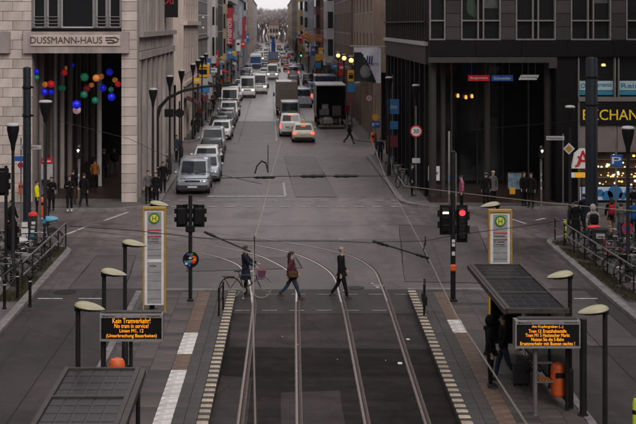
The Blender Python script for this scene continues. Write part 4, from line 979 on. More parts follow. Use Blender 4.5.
rows = [(mpv, -4.3, 96.4, P_SILV, 'big silver people carrier at the side street corner, left row'),
        (hatch, -4.15, 90.6, P_DARK, 'black hatchback fourth in the left parked row'),
        (hatch, -4.1, 108.1, P_WHITE, 'white hatchback parked just beyond the side street on the left'),
        (sedan, -4.5, 113.6, P_DARK, 'black saloon parked behind the white hatchback beyond the side street'),
        (sedan, -4.2, 119.0, P_GREY, 'grey saloon parked between black and silver cars on the left'),
        (hatch, -4.2, 124.2, P_SILV, 'silver hatchback parked two cars before the delivery van'),
        (mpv, -4.2, 129.6, P_WHITE, 'white people carrier parked behind the silver hatchback'),
        (sedan, -4.1, 135.4, P_DARK, 'black saloon parked right in front of the white and blue van'),
        (hatch, -4.5, 150, P_DARK, 'black hatchback parked right behind the white and blue van'),
        (sedan, -4.6, 156, P_GREY, 'grey saloon parked beside the oncoming white vans'),
        (hatch, -4.5, 190, P_WHITE, 'white hatchback parked past the oncoming vans'),
        (sedan, -4.2, 204, P_WHITE, 'white saloon parked under the red banner'),
        (mpv, -4.4, 222, P_NAVY, 'dark blue people carrier parked by the balcony house'),
        (sedan, -4.5, 262, P_DARK, 'black saloon parked before the blue fronted bus'),
        (hatch, -4.4, 318, P_WHITE, 'white hatchback parked far down on the left behind the bus'),
        (sedan, -4.3, 334, P_WHITE, 'white saloon far down the left row beside the crane truck'),
        (hatch, -4.3, 352, P_SILV, 'silver hatchback far down the left row behind the crane truck'),
        (mpv, -4.2, 372, P_WHITE, 'white people carrier far down the left row, tallest of the far ones'),
        (sedan, -4.1, 396, P_DARK, 'black saloon at the far end of the left parked row')]
for (p, x, y, pm, lab) in rows: dup(p, (x, y, 0), random.uniform(-.03, .03), lab, PARK, pm)
for (x, y, pm, lab, s) in ((-1.55, 179.5, P_WHITE, 'second white panel van beside and behind the leading oncoming van', 1), (.25, 225, P_WHITE, 'white panel van driving alone near the middle of the street', .98)):
    dup(sprint, (x, y, 0), 0, lab, 'vans driving towards us', pm, s)
MOV = 'cars driving down the street'
for (p, x, y, rz, pm, lab) in ((hatch, -2.7, 214, 0, P_WHITE, 'white hatchback driving behind the two oncoming vans'), (sedan, -1.4, 300, 0, P_BLUE, 'blue saloon driving towards us left of the crane truck'),
        (hatch, -.8, 352, 0, P_WHITE, 'white hatchback oncoming left behind the crane truck'), (mpv, -1.6, 420, 0, P_WHITE, 'white people carrier oncoming at the far end of traffic'),
        (sedan, 3.2, 300, PI, P_GREY, 'grey saloon driving away behind the silver rear van'), (hatch, 3.4, 330, PI, P_RED, 'red hatchback driving away far down the right lane'),
        (mpv, 5.5, 360, PI, P_RED, 'red people carrier driving away beside the right kerb far off'), (hatch, 3.0, 395, PI, P_WHITE, 'white hatchback driving away past the red cars'), (sedan, 5.9, 270, PI, P_NAVY, 'navy saloon at the right kerb far beyond the lorry')):
    dup(p, (x, y, 0), rz, lab, MOV, pm)
# right-hand lane, seen from behind
def taxi_extra(t):
    q = MB(); q.box((0, .1, 1.52), (.42, .14, .12), 0, 0, .03); part('taxi_sign', q, YELS, t)
    q = MB(); q.box((0, 1.62, 1.30), (.34, .03, .03)); part('high_brake_light', q, TAILON, t, smooth=0)
car('taxi', 'cream taxi with lit tail lamps waiting behind the white pickup', 4.7, 1.82, 1.46, .95, .86, (-1.0, -.15, 1.3, 2.05), pm=P_CREAM, lit='rear', extra=taxi_extra, loc=(2.6, 105.95, 0), rz=PI, tailh=.78)
def pick_extra(t):
    q = MB(); q.bx(-.88, -.82, .95, 2.55, .98, 1.16); q.bx(.82, .88, .95, 2.55, .98, 1.16); q.bx(-.82, .82, 2.5, 2.57, .98, 1.16); part('bed_side', q, P_WHITE, t)
    q = MB(); q.bx(-.8, .8, .97, 2.48, .99, 1.0); part('bed_floor', q, PLASTD, t)
    q = MB(); add_text(q, 'AMAROK', (0, 0, 0), .95, .16); m = q; m.v = [(-x, 2.625 - y, .84 + z) for x, y, z in m.v]; part('tailgate_lettering', m, PLASTD, t, smooth=0)
    q = MB(); q.box((0, .86, 1.72), (.34, .04, .04)); part('high_brake_light', q, TAILON, t, smooth=0)
car('pickup_truck', 'white pickup with dark lettered tailgate ahead of the taxi', 5.2, 1.95, 1.83, 1.12, 1.08, (-1.2, -.5, .65, .9), bodyst=[(-2.6, .8, .82), (-2.45, .98, .94), (-2.0, 1.06, .99), (-1.1, 1.1, 1), (.9, 1.12, 1), (1.0, 1.0, 1), (2.52, 1.0, .99), (2.6, .98, .97)], pm=P_WHITE, wheel=.38, axles=(-1.6, 1.5), lit='rear', extra=pick_extra, cat='pickup', tail_tall=True, tailh=.8, loc=(1.68, 111.7, 0), rz=PI)
def gv_extra(t):
    q = MB(); q.bx(-.55, .25, 2.52, 2.535, 1.25, 1.5); part('green_emblem', q, P_GREEN, t, smooth=0)
car('panel_van', 'silver panel van with a green patch on its rear window, ahead of the pickup', 5.0, 1.95, 2.35, 1.25, 1.15, (-1.9, -1.1, 2.36, 2.44), VAN_ST(5, 1.95, 2.3, 1.1), P_SILV, ((.08, .28), (.32, .6), (.64, .92)), .34, (-1.55, 1.5), True, roofw=.88, tail_tall=True, tailh=1.0, extra=gv_extra, cat='van', loc=(1.75, 122.6, 0), rz=PI)
car('panel_van', 'silver grey van with glowing tail lamps driving away alone in mid street', 4.9, 1.95, 2.1, 1.2, 1.1, (-1.8, -.9, 2.3, 2.4), VAN_ST(4.9, 1.95, 2.1, 1.05), P_SILV, ((.08, .28), (.32, .6), (.64, .92)), .34, (-1.5, 1.5), True, lit='rear', roofw=.88, tail_tall=True, tailh=.95, cat='van', loc=(4.0, 232.5, 0), rz=PI)
car('panel_van', 'blue van with a red rear lamp between the box truck and the open lorry', 5.0, 1.95, 2.2, 1.2, 1.1, (-1.8, -1.0, 2.36, 2.44), VAN_ST(5, 1.95, 2.2, 1.05), P_BLUS, ((.08, .28),), .34, (-1.5, 1.5), True, lit='rear', roofw=.88, tail_tall=True, tailh=1.3, cat='van', loc=(3.75, 150, 0), rz=PI)

def truck_cab(t, W, y0, pm, Hc=2.6):
    q = MB(); hw = W / 2
    q.loft([[(-hw, y0 + .12, .5), (hw, y0 + .12, .5), (hw, y0 + 1.8, .5), (-hw, y0 + 1.8, .5)], [(-hw, y0, 1.3), (hw, y0, 1.3), (hw, y0 + 1.8, 1.3), (-hw, y0 + 1.8, 1.3)], [(-hw * .95, y0 + .3, Hc), (hw * .95, y0 + .3, Hc), (hw * .95, y0 + 1.8, Hc), (-hw * .95, y0 + 1.8, Hc)]])
    part('cab', q, pm, t, smooth=0)
    q = MB(); q.loft([[(-hw * .88, y0 + .02, 1.42), (hw * .88, y0 + .02, 1.42), (hw * .88, y0 + .1, 1.42), (-hw * .88, y0 + .1, 1.42)], [(-hw * .86, y0 + .2, 2.3), (hw * .86, y0 + .2, 2.3), (hw * .86, y0 + .3, 2.3), (-hw * .86, y0 + .3, 2.3)]]); part('windscreen', q, WSHIELD, t, smooth=0)
    for s in (-1, 1):
        q = MB(); q.bx(s * (hw - .03), s * (hw + .006), y0 + .5, y0 + 1.3, 1.45, 2.2); part('side_window', q, GLASSM, t, smooth=0)
        q = MB(); q.box((s * W * .37, y0 + .08, .78), (.3, .1, .2), 0, 0, .03); part('headlight', q, HEADL, t)
        q = MB(); q.box((s * (hw + .2), y0 + .2, 1.9), (.18, .08, .4), 0, 0, .03); part('mirror', q, PLASTD, t)
    q = MB(); q.box((0, y0 + .03, .62), (W * .95, .25, .3), 0, 0, .05); part('bumper', q, PLASTD, t)
def truck_wheels(t, W, ys, r=.45):
    for ya in ys:
        for s in (-1, 1):
            q = MB(); q.lathe([(r * .6, -.14), (r * .95, -.14), (r, -.1), (r, .1), (r * .95, .14), (r * .6, .14)], (0, 0, 0), 16, 0, 'x'); wo = part('wheel', q, RUBBER, t, (s * (W / 2 - .16), ya, r))
            q = MB(); q.lathe([(.02, -.12), (r * .6, -.12), (r * .6, .12), (.02, .12)], (0, 0, 0), 12, 0, 'x'); part('rim', q, RIMM, wo)
def tails(t, W, y, z, on=True):
    for s in (-1, 1):
        q = MB(); q.box((s * W * .42, y, z), (.24, .08, .16), 0, 0, .02); part('taillight', q, TAILON if on else TAILOFF, t)
# box truck ahead of the silver van
t = thing('box_truck', 'brown grey box truck seen from behind at the head of the queue', 'truck', (1.62, 137.2, 0), PI)
truck_cab(t, 2.2, -3.4, P_WHITE); truck_wheels(t, 2.2, (-2.5, 1.8)); tails(t, 2.2, 3.36, .85, False)
q = MB(); q.box((0, .9, 2.2), (2.3, 4.9, 2.75), 0, 0, .06); part('cargo_box', q, P_BROWN, t)
q = MB(); q.bx(-1.08, -.02, 3.352, 3.39, .95, 3.4); q.bx(.02, 1.08, 3.352, 3.39, .95, 3.4); part('rear_doors', q, P_BROWN, t, smooth=0)
q = MB(); q.box((0, 0, .62), (1.6, 6.4, .22)); q.box((0, 3.3, .6), (2.1, .1, .14)); part('chassis', q, PLASTD, t, smooth=0)
# open lorry at the right kerb
t = thing('open_lorry', 'dark lorry with its rear open and tail lift down by the right kerb', 'truck', (5.45, 122.6, 0), PI)
W2, zt = 2.72, 3.86
truck_cab(t, 2.4, -4.6, P_GREY); truck_wheels(t, 2.5, (-3.6, 1.9)); tails(t, 2.5, 3.98, .72, False)
q = MB(); q.bx(-W2 / 2, -W2 / 2 + .05, -2.6, 3.95, 1.05, zt); part('side_wall', q, P_DARK, t, smooth=0)
q = MB(); q.bx(W2 / 2 - .05, W2 / 2, -2.6, 3.95, 1.05, zt); part('side_wall', q, mat('tarp_pale', (.36, .34, .33), .7, var=.25, scale=1.5, bump=.5, bscale=4), t, smooth=0)
q = MB(); q.bx(-W2 / 2 + .05, W2 / 2 - .05, -2.6, -2.54, 1.05, zt); part('front_wall', q, INTER, t, smooth=0)
q = MB(); q.bx(-W2 / 2 - .02, W2 / 2 + .02, -2.62, 3.97, zt, zt + .09); part('box_roof', q, LGREY, t, smooth=0)
q = MB(); q.bx(-W2 / 2 + .05, W2 / 2 - .05, -2.54, 3.95, .98, 1.05); part('cargo_floor', q, INTER, t, smooth=0)
q = MB(); q.bx(-W2 / 2 + .05, -W2 / 2 + .055, -2.5, 3.9, 1.06, zt - .01); q.bx(W2 / 2 - .055, W2 / 2 - .05, -2.5, 3.9, 1.06, zt - .01); part('lining', q, INTER, t, smooth=0)
q = MB(); q.box((0, 0, .7), (1.7, 7.6, .25)); part('chassis', q, PLASTD, t, smooth=0)
q = MB(); q.bx(-1.2, 1.2, 4.0, 5.3, .22, .28); q.bx(-.9, -.8, 3.9, 4.2, .25, .95); q.bx(.8, .9, 3.9, 4.2, .25, .95); part('tail_lift', q, GREY, t, smooth=0)
for (dx, dy, s, h, z, lab, m) in ((-.6, 2.6, .8, .9, 1.05, 'brown carton at the front right of the open lorry floor', mat('carton', (.07, .05, .04), .8)), (.55, 2.2, .9, .55, 1.05, 'grey low crate inside the open lorry on the left', P_GREY), (.45, 2.2, .6, .45, 1.61, 'small pale carton on top of the grey crate in the lorry', GREY)):
    c = thing('crate', lab, 'crate', (5.45 - dx, 122.6 - dy, z)); q = MB(); q.box((0, 0, h / 2), (s, s, h - .02), 0, 0, .02); part('case', q, m, c); q = MB(); q.box((0, 0, h - .005), (s + .03, s + .03, .05), 0, 0, .01); part('lid', q, m, c)
c = thing('pallet_load', 'dark wrapped load on a pallet standing on the lorry tail lift', 'pallet', (5.15, 117.9, .28)); q = MB()
for k in range(5): q.box((-.4 + .2 * k, 0, .12), (.14, .8, .03))
for k in range(3): q.box((-.35 + .35 * k, 0, .05), (.1, .8, .1))
part('pallet', q, P_BROWN, c, smooth=0); q = MB(); q.box((0, 0, .42), (.95, .75, .52), 0, 0, .06); part('load', q, GREY, c); q = MB(); q.box((0, 0, .72), (.7, .6, .1), 0, 0, .03); part('cover', q, P_GREY, c)
# dark blue lorry behind it
t = thing('blue_lorry', 'dark blue lorry standing beyond the open one near the right kerb', 'truck', (6.4, 156, 0), PI)
truck_cab(t, 2.3, -4.0, P_NAVY); truck_wheels(t, 2.3, (-3.1, 2.0)); tails(t, 2.3, 3.66, .8)
q = MB(); q.box((0, .6, 2.2), (2.45, 6.1, 2.4), 0, 0, .05); part('cargo_box', q, P_NAVY, t); q = MB(); q.box((0, .6, 3.43), (2.5, 6.15, .08)); part('box_roof', q, P_BLUS, t, smooth=0); q = MB(); q.box((0, 0, .72), (1.6, 7, .25)); part('chassis', q, PLASTD, t, smooth=0)
# blue crane truck
t = thing('crane_truck', 'blue truck with a tall folded loading crane in mid street', 'truck', (.55, 312, 0), 0)
truck_cab(t, 2.5, -4, P_NAVY, 3.1); truck_wheels(t, 2.5, (-3.1, 1.6, 2.8)); q = MB(); q.box((0, 0, .85), (2.3, 7.8, .3)); part('chassis', q, PLASTD, t, smooth=0)
q = MB(); q.box((0, 1.4, 1.6), (2.5, 4.8, 1.2), 0, 0, .05); part('load_bed', q, P_BLUE, t)
q = MB(); q.box((0, -1.7, 3.6), (1.0, 1.0, 3.6), 0, 0, .1); q.box((0, -1.6, 5.9), (.75, .75, 1.6), 0, 0, .1); part('crane_column', q, P_BLUE, t)
q = MB(); q.tube([(.2, -1.6, 6.6), (.25, -.2, 7.0), (.2, 2.4, 4.2)], [.2, .2, .15], 8); part('crane_arm', q, P_NAVY, t)
q = MB(); q.box((0, -4.0, .9), (2.3, .06, .3)); part('yellow_bar', q, YELS, t, smooth=0)
# bus with blue front
t = thing('coach', 'coach with a pale roof and blue windscreen behind the oncoming vans', 'bus', (-3.3, 285, 0), 0)
q = MB(); q.box((0, 0, 1.75), (2.5, 11, 2.9), 0, 0, .2); part('body', q, P_WHITE, t); q = MB(); q.bx(-1.12, 1.12, -5.53, -5.46, 1.2, 2.6); part('windscreen', q, mat('blue_glass', (.04, .09, .22), .12, 0, var=.3), t, smooth=0)
q = MB(); q.bx(-1.2, 1.2, -5.54, -5.46, .35, 1.0); part('bumper', q, P_NAVY, t, smooth=0); truck_wheels(t, 2.5, (-3.6, 3.4), .48)
for k in range(6):
    for s in (-1, 1): q = MB(); q.bx(s * 1.24, s * 1.26, -4.8 + k * 1.7, -3.3 + k * 1.7, 1.5, 2.6); part('side_window', q, GLASSM, t, smooth=0)

for o in sedan.children:
    if o.name.startswith('headlight'): o.material_slots[0].link = 'OBJECT'; o.material_slots[0].material = mat('lamp_amber_lit', (.9, .6, .2), .2, var=0, emit=(1, .55, .12), est=3); break

# denser traffic far down the street
rs = random.Random(31)
FAR = [(-4.4, 420, 0, P_WHITE, hatch, 'white hatchback at the very end of the left parked row, near the tan house'), (-4.3, 445, 0, P_DARK, sedan, 'black saloon parked before the tan house far left'), (-4.4, 470, 0, P_RED, hatch, 'red hatchback parked far left near the street end'), (-4.3, 500, 0, P_SILV, mpv, 'silver people carrier parked far left near the street end'),
       (-1.5, 385, 0, P_DARK, sedan, 'black saloon oncoming behind the white hatchback far off'), (-1.2, 455, 0, P_BLUE, hatch, 'blue hatchback oncoming near the street end'), (-1.6, 500, 0, P_WHITE, sedan, 'white saloon oncoming near the street end'), (-1.4, 550, 0, P_DARK, mpv, 'black people carrier oncoming at the street end'),
       (3.1, 430, PI, P_NAVY, mpv, 'navy people carrier leaving near the street end'), (3.0, 470, PI, P_DARK, sedan, 'black saloon leaving near the street end'), (3.2, 520, PI, P_RED, hatch, 'red hatchback leaving near the street end'), (.9, 400, 0, P_BLUE, mpv, 'blue people carrier turning in mid street behind the crane truck'), (1.2, 560, PI, P_WHITE, mpv, 'white people carrier leaving at the street end'),
       (5.7, 330, PI, P_DARK, sedan, 'black saloon parked at the right kerb far off'), (5.8, 395, PI, P_WHITE, hatch, 'white hatchback parked at the right kerb far off'), (5.7, 440, PI, P_BLUE, sedan, 'blue saloon parked at the right kerb near the street end'), (5.8, 490, PI, P_DARK, mpv, 'black people carrier parked at the right kerb near the street end'), (5.9, 205, PI, P_DARK, mpv, 'black people carrier parked at the right kerb before the orange star'), (5.9, 182, PI, P_BLUE, hatch, 'blue hatchback parked at the right kerb beyond the blue lorry')]
FAR += [(-4.5, 163, 0, P_WHITE, mpv, 'white people carrier parked level with the oncoming vans'), (-4.5, 169, 0, P_DARK, hatch, 'black hatchback parked just past the white people carrier by the vans'), (-4.4, 176, 0, P_SILV, sedan, 'silver saloon parked behind the two oncoming vans'), (-4.4, 183, 0, P_NAVY, sedan, 'navy saloon parked behind the silver one past the vans'), (-4.4, 197, 0, P_GREY, hatch, 'grey hatchback parked before the red banner'), (-4.3, 213, 0, P_DARK, hatch, 'black hatchback parked just beyond the red banner'), (-4.4, 232, 0, P_SILV, hatch, 'silver hatchback parked by the balcony house'), (-4.3, 243, 0, P_WHITE, sedan, 'white saloon parked past the balcony house'), (-4.4, 252, 0, P_GREY, mpv, 'grey people carrier parked by the pale grey office'),
        (-1.2, 196, 0, P_SILV, sedan, 'silver saloon driving behind the second oncoming van'), (-1.3, 240, 0, P_WHITE, hatch, 'white hatchback oncoming left of the lone white van'), (-1.0, 262, 0, P_DARK, sedan, 'black saloon oncoming before the coach'), (1.0, 262, 0, P_WHITE, mpv, 'white people carrier oncoming behind the lone white van'), (3.6, 205, PI, P_DARK, hatch, 'black hatchback driving away before the silver van'), (3.4, 265, PI, P_RED, sedan, 'red saloon driving away behind the silver van'), (1.2, 345, 0, P_WHITE, sprint, 'white panel van oncoming behind the crane truck'), (-2.8, 330, 0, P_WHITE, sprint, 'white panel van oncoming behind the coach'), (3.3, 368, PI, P_WHITE, mpv, 'white people carrier leaving in the far right lane')]
for (x, y, rz, pm, p, lab) in FAR: dup(p, (x, y, 0), rz, lab, MOV if abs(x) < 4 else 'cars parked far down the street', pm)

# ------------------------------------------------------------------ street furniture
# mushroom lamps on the platforms
def shape_head(q, side, z0):
    "leaf-shaped head: thick at the pole, tapering and drooping towards its free end"
    for i, (x, y, z) in enumerate(q.v):
        u = min(1, max(0, (side * x + .09) / .66)); dz = z - z0
        q.v[i] = (x, y * (1.0 - .4 * u * u), z0 + dz * (1.25 - .7 * u) - .085 * u + .02)
def platform_lamp(x, y, side, lab, z=PZ, h=3.4):
    t = thing('platform_lamp', lab, 'street lamp', (x, y, z), 0, 'mushroom lamps on the platforms')
    q = MB(); q.lathe([(.085, 0), (.085, .9), (.07, .93), (.052, .95), (.05, h - .06)], (0, 0, 0), 12); part('pole', q, ANTH, t)
    q = MB(); n = 20; prof = [(.02, .122), (.12, .117), (.2, .098), (.265, .066), (.3, .03), (.31, .0)]
    q.lathe(prof[::-1], (side * .24, 0, h - .02), n, 0, 'z', 1.05, .85); shape_head(q, side, h - .02); o = part('lamp_shade', q, LAMPTOP, t)
    q = MB(); q.lathe([(.02, -.075), (.1, -.07), (.22, -.045), (.3, -.015), (.316, .008), (.306, .02)], (side * .24, 0, h - .02), n, 0, 'z', 1.05, .85); shape_head(q, side, h - .02); part('lamp_underside', q, BLACK, t)
    q = MB(); q.lathe([(.03, -.06), (.075, -.05), (.075, 0), (.03, .01)], (0, 0, h - .05), 10); part('collar', q, ANTH, t)
    return t
for (px, py, s, lab) in ((78, 308, 1, 'nearest mushroom lamp on the left platform, beside the shelter roof'), (104, 274, 1, 'mushroom lamp second from the front on the left platform'), (125, 245, 1, 'mushroom lamp left of the yellow stop pillar on the left platform'), (152, 205.5, 1, 'farthest mushroom lamp of the left platform, above the yellow stop pillar'),
                         (605, 311.5, -1, 'nearest mushroom lamp on the right platform, right of the amber display'), (570, 276.5, -1, 'mushroom lamp right of the glass shelter roof'), (497.5, 206.5, -1, 'farthest mushroom lamp of the right platform, over the stop pillar')):
    hh = 3.2 if px in (104, 570) else 3.4; Y = FPX * (CAMZ - PZ - hh) / (py - CY - 2); platform_lamp((px - CX) * Y / FPX, Y, s, lab, PZ, hh)

# yellow stop pillars
def stop_pillar(x, y, lab):
    t = thing('stop_pillar', lab, 'stop sign', (x, y, PZ)); W, H = .74, 3.38
    for s in (-1, 1): q = MB(); q.box((s * (W / 2 - .025), 0, H / 2), (.05, .2, H), 0, 0, .012); part('yellow_post', q, YELLOW, t)
    q = MB(); q.box((0, 0, H - .045), (W - .102, .2, .09), 0, 0, .012); part('yellow_cap', q, YELLOW, t)
    q = MB(); q.bx(-.315, .315, -.05, .05, .25, H - .1); part('panel', q, WHITE, t, smooth=0)
    q = MB(); q.bx(-.225, .225, -.056, -.051, 1.72, H - .16); o = part('upper_board', q, mat('board_grey', (.30, .30, .31), .4, var=.15), t, smooth=0)
    q = MB()
    for k in range(4): q.bx(-.22, .22, -.06, -.0565, 1.82 + k * .2, 1.828 + k * .2)
    part('divider', q, ANTH, o, smooth=0)
    q = MB(); q.bx(-.225, .225, -.06, -.0565, 2.62, 2.66); q.bx(-.225, .225, -.06, -.0565, 2.42, 2.45); part('red_line', q, REDS, o, smooth=0)
    q = MB(); add_text(q, 'Friedrichstr.', (-.02, -.06, 2.55), .36, .07, depth=.006); add_text(q, 'M1  Rosenthal', (-.03, -.06, 2.37), .34, .055, depth=.006); add_text(q, '12  Kupfergraben', (-.03, -.06, 2.28), .34, .055, depth=.006); part('lettering', q, ANTH, o, smooth=0)
    q = MB(); q.bx(-.225, .225, -.056, -.051, .3, 1.62); o = part('lower_board', q, mat('board_grey', (.30, .30, .31), .4, var=.15), t, smooth=0)
    q = MB()
    for k in range(4): q.bx(-.22, .22, -.06, -.0565, .45 + k * .28, .458 + k * .28)
    add_text(q, 'S+U Bahn', (-.04, -.06, 1.5), .22, .06, depth=.006); part('divider', q, ANTH, o, smooth=0)
    q = MB(); q.lathe([(.01, 0), (.17, 0), (.17, .012), (.01, .012)], (0, -.075, H - .36), 28, 0, 'y'); d = part('round_sign', q, HYEL, t)
    q = MB(); q.lathe([(.125, 0), (.172, 0), (.172, .016), (.125, .016)], (0, -.081, H - .36), 28, 0, 'y', ring=True); part('green_ring', q, HGREEN, d)
    q = MB(); add_text(q, 'H', (0, -.082, H - .36), .13, .16, depth=.012); part('letter', q, HGREEN, d, smooth=0)
    return t
x, _ = P(154.5, 0, 41.5); stop_pillar(x, 41.5, 'yellow framed tram stop pillar with round H sign on the left platform')
x, _ = P(500, 0, 40.9); stop_pillar(x, 40.9, 'yellow framed tram stop pillar with round H sign behind the glass shelter')

# amber displays
def led_sign(lab, xa, xc, y, z0, z1, lines, post_px, base):
    t = thing('departure_display', lab, 'display'); W = xc - xa; xm = (xa + xc) / 2
    q = MB(); q.bx(xa, xc, y + .02, y + .3, z0, z1); part('case', q, FRAMEG, t, smooth=0)
    q = MB()
    for (a, c, r, s) in ((xa, xc, z1 - .085, z1), (xa, xc, z0, z0 + .045), (xa, xa + .03, z0 + .046, z1 - .086), (xc - .03, xc, z0 + .046, z1 - .086)): q.bx(a, c, y - .05, y + .019, r, s)
    part('frame', q, mat('display_frame', (.27, .26, .26), .5, .2, var=.15), t, smooth=0)
    q = MB(); add_text(q, 'Berlin', (xa + .22, y - .056, z1 - .042), .3, .04, depth=.006); add_text(q, 'Fahrgastinfo', (xc - .22, y - .056, z1 - .042), .32, .04, depth=.006); part('print', q, ANTH, t, smooth=0)
    q = MB(); q.bx(xa + .031, xc - .031, y, y + .018, z0 + .046, z1 - .086); o = part('screen', q, LEDBG, t, smooth=0)
    q = MB(); zc0, zc1 = z0 + .055, z1 - .10; n = len(lines); h = (zc1 - zc0) / n
    for i, (s, f, hh) in enumerate(lines): q = MB(); add_text(q, s, (xm, y - .008, zc1 - h * (i + .5)), W * f, h * hh, depth=.006); part('amber_text', q, LEDON, o, smooth=0)
    q = MB(); q.bx(xa + .1, xc - .05, y + .05, y + .27, z1 + .001, z1 + .035); part('cap', q, ROOFB, t, smooth=0)
    for (px, r, m) in post_px:
        x = (px - CX) * (y + .18) / FPX; q = MB(); q.lathe([(r * 1.5, PZ), (r * 1.5, PZ + .03), (r, PZ + .035), (r, z0 if m is GREY else z1)], (x, y + .16, 0), 12); part('post', q, m, t)
    return t
Y = 31.0; led_sign('amber departure display on the left platform, four lines of text', P(100, 0, Y)[0], P(163, 0, Y)[0], Y, P(0, 341, Y)[1], P(0, 314, Y)[1],
    [('Kein Tramverkehr!', .60, .98), ('No tram in service!', .54, .82), ('Linien M1, 12', .38, .76), ('(Unterbrechung Bauarbeiten)', .80, .86)], [(103, .05, ANTH), (131, .045, ANTH)], PZ)
Y = 30.4; led_sign('amber departure display on the right platform, five lines of text', P(515, 0, Y)[0], P(580, 0, Y)[0], Y, P(0, 348, Y)[1], P(0, 320.5, Y)[1],
    [('Am Kupfergraben (...)', .48, .8), ('Tram 12: Ersatzhaltestelle', .58, .8), ('Tram M1 S Hackescher Markt', .68, .8), ('Nutzen Sie die S-Bahn', .50, .8), ('Ersatzverkehr mit Bussen nachts !', .84, .8)], [(535, .055, GREY), (583, .085, ANTH)], PZ)

# glass-roofed shelters
def shelter(lab, xa, xc, y0, n, mod, z=2.6, far_open=True, near_px=None):
    t = thing('tram_shelter', lab, 'shelter'); W = xc - xa; y1 = y0 + n * mod
    q = MB()
    for x in (xa, xc): q.box((x, (y0 + y1) / 2, z), (.09, y1 - y0 + .1, .12))
    for k in range(n + 1): q.box(((xa + xc) / 2, y0 + k * mod, z - .003), (W - .092, .07, .11))
    part('roof_frame', q, ROOFB, t, smooth=0)
    q = MB(); q.bx(xa - .12, xa - .05, y0, y1, z - .09, z + .04) if xa > 0 else q.bx(xc + .05, xc + .16, y0, y1, z - .09, z + .04); part('gutter', q, ROOFB, t, smooth=0)
    cw = (W - .09) / 5; cd = (mod - .07) / 4; c_ = MB(); c_.box((0, 0, 0), (cw - .035, cd - .03, .014)); cm = c_.mesh('solar_cell', SOLAR, 0)
    for k in range(n):
        q = MB(); ym = y0 + (k + .5) * mod; q.box(((xa + xc) / 2, ym, z - .01), (W - .094, mod - .072, .03)); g_ = part('roof_pane', q, ROOFG, t, smooth=0)
        for i in range(5):
            for j in range(4): link('solar_cell', cm, g_, (xa + .045 + cw * (i + .5), y0 + k * mod + .035 + cd * (j + .5), z + .013))
    xb = xc if xa > 0 else xa
    for k in range(n + 1):
        for x in ((xb,) if 0 < k < n else (xa, xc) if far_open else (xb,)):
            q = MB(); q.cyl((x, y0 + k * mod, PZ), (x, y0 + k * mod, z - .06), .045, n=10); part('post', q, ANTH, t)
    for k in range(n):
        q = MB(); q.bx(xb - .012, xb + .012, y0 + k * mod + .06, y0 + (k + 1) * mod - .06, PZ + .25, z - .15); part('back_pane', q, mat('tinted_pane', (.05, .05, .055), .12, 0, var=.2, trans=.55, alpha=.8), t, smooth=0)
        q = MB(); q.bx(xb - .02, xb + .02, y0 + k * mod + .05, y0 + (k + 1) * mod - .05, PZ + .18, PZ + .245); part('rail', q, ANTH, t, smooth=0)
    return t
shelter('flat tram shelter with dark solar roof on the left platform', P(67, 370, 25.6)[0], -2.62, 25.6 - 1.95 * 3, 3, 1.95)
SHR = shelter('flat tram shelter with dark solar roof on the right platform', 5.66, 7.05, 30.95, 3, 1.92, far_open=False)
# advertising board, bench and map inside the right shelter
t = thing('advert_panel', 'dark poster panel at the far end of the right shelter', 'panel'); q = MB(); q.bx(6.15, 6.95, 36.3, 36.45, .5, 2.3); part('frame', q, ANTH, t, smooth=0); q = MB(); q.bx(6.22, 6.87, 36.28, 36.298, .6, 2.2); part('poster', q, GRAND, t, smooth=0)
def bench(lab, x, y, w, rz=0.0, m=None):
    t = thing('bench', lab, 'bench', (x, y, PZ), rz)
    for k in range(6): q = MB(); q.box((0, -.2 + .08 * k, .46), (w, .055, .03), 0, 0, .006); part('slat', q, BLACK, t)
    for s in (-1, 1):
        q = MB(); q.box((s * w * .36, 0, .43), (.05, .46, .03)); part('bearer', q, GREY, t, smooth=0)
        q = MB(); q.cyl((s * w * .36, 0, 0), (s * w * .36, 0, .42), .035); part('leg', q, GREY, t)
    return t
bench('black slatted bench seat on the left platform under the display', -3.62, 32.6, .62)
bench('dark slatted bench inside the right shelter', 6.65, 33.5, 1.6, PI / 2)
t = thing('case', 'dark wheeled suitcase standing under the right shelter', 'suitcase', (6.35, 33.0, PZ)); q = MB(); q.box((0, 0, .36), (.42, .26, .6), 0, 0, .05); part('shell', q, PLASTD, t); q = MB(); q.tube([(-.12, .08, .66), (-.12, .08, .9), (.12, .08, .9), (.12, .08, .66)], .012, 6); part('handle', q, GREY, t)
for s in (-1, 1): q = MB(); q.lathe([(.01, -.02), (.035, -.02), (.035, .02), (.01, .02)], (s * .16, .06, .035), 10, 0, 'x'); part('wheel', q, RUBBER, t)

# orange bins
def bin_(lab, x, y, z, r=.175, h=.78, post=True, base=PZ):
    t = thing('litter_bin', lab, 'litter bin', (x, y, z))
    q = MB(); q.lathe([(r * .8, 0), (r * .97, .04), (r, .1), (r, h - r * .85), (r * .93, h - r * .5), (r * .75, h - r * .22), (r * .42, h - .03), (.02, h)], (0, 0, 0), 20); b_ = part('barrel', q, ORANGE, t)
    q = MB(); q.box((0, -r + .004, h - r - .1), (r * 1.15, .05, .13), 0, 0, .02); part('slot', q, BLACK, b_)
    q = MB(); q.lathe([(r + .004, 0), (r + .008, .01), (r + .004, .02)], (0, 0, h * .55), 20); part('band', q, ORANGE, t)
    if post: q = MB(); q.cyl((r + .06, 0, base - z), (r + .06, 0, h * .8), .035); q.box((r + .02, 0, h * .5), (.08, .05, .05)); part('post', q, ANTH, t)
    return t
Y = 31.3; x, z = P(558.5, 396, Y); bin_('orange litter bin hung under the right amber display', x, Y, z, .185, .82)
Y = 28.9; x, z = P(117, 357.5, Y); bin_('orange domed litter bin behind the left shelter roof', x, Y, z - .82, .18, .82)
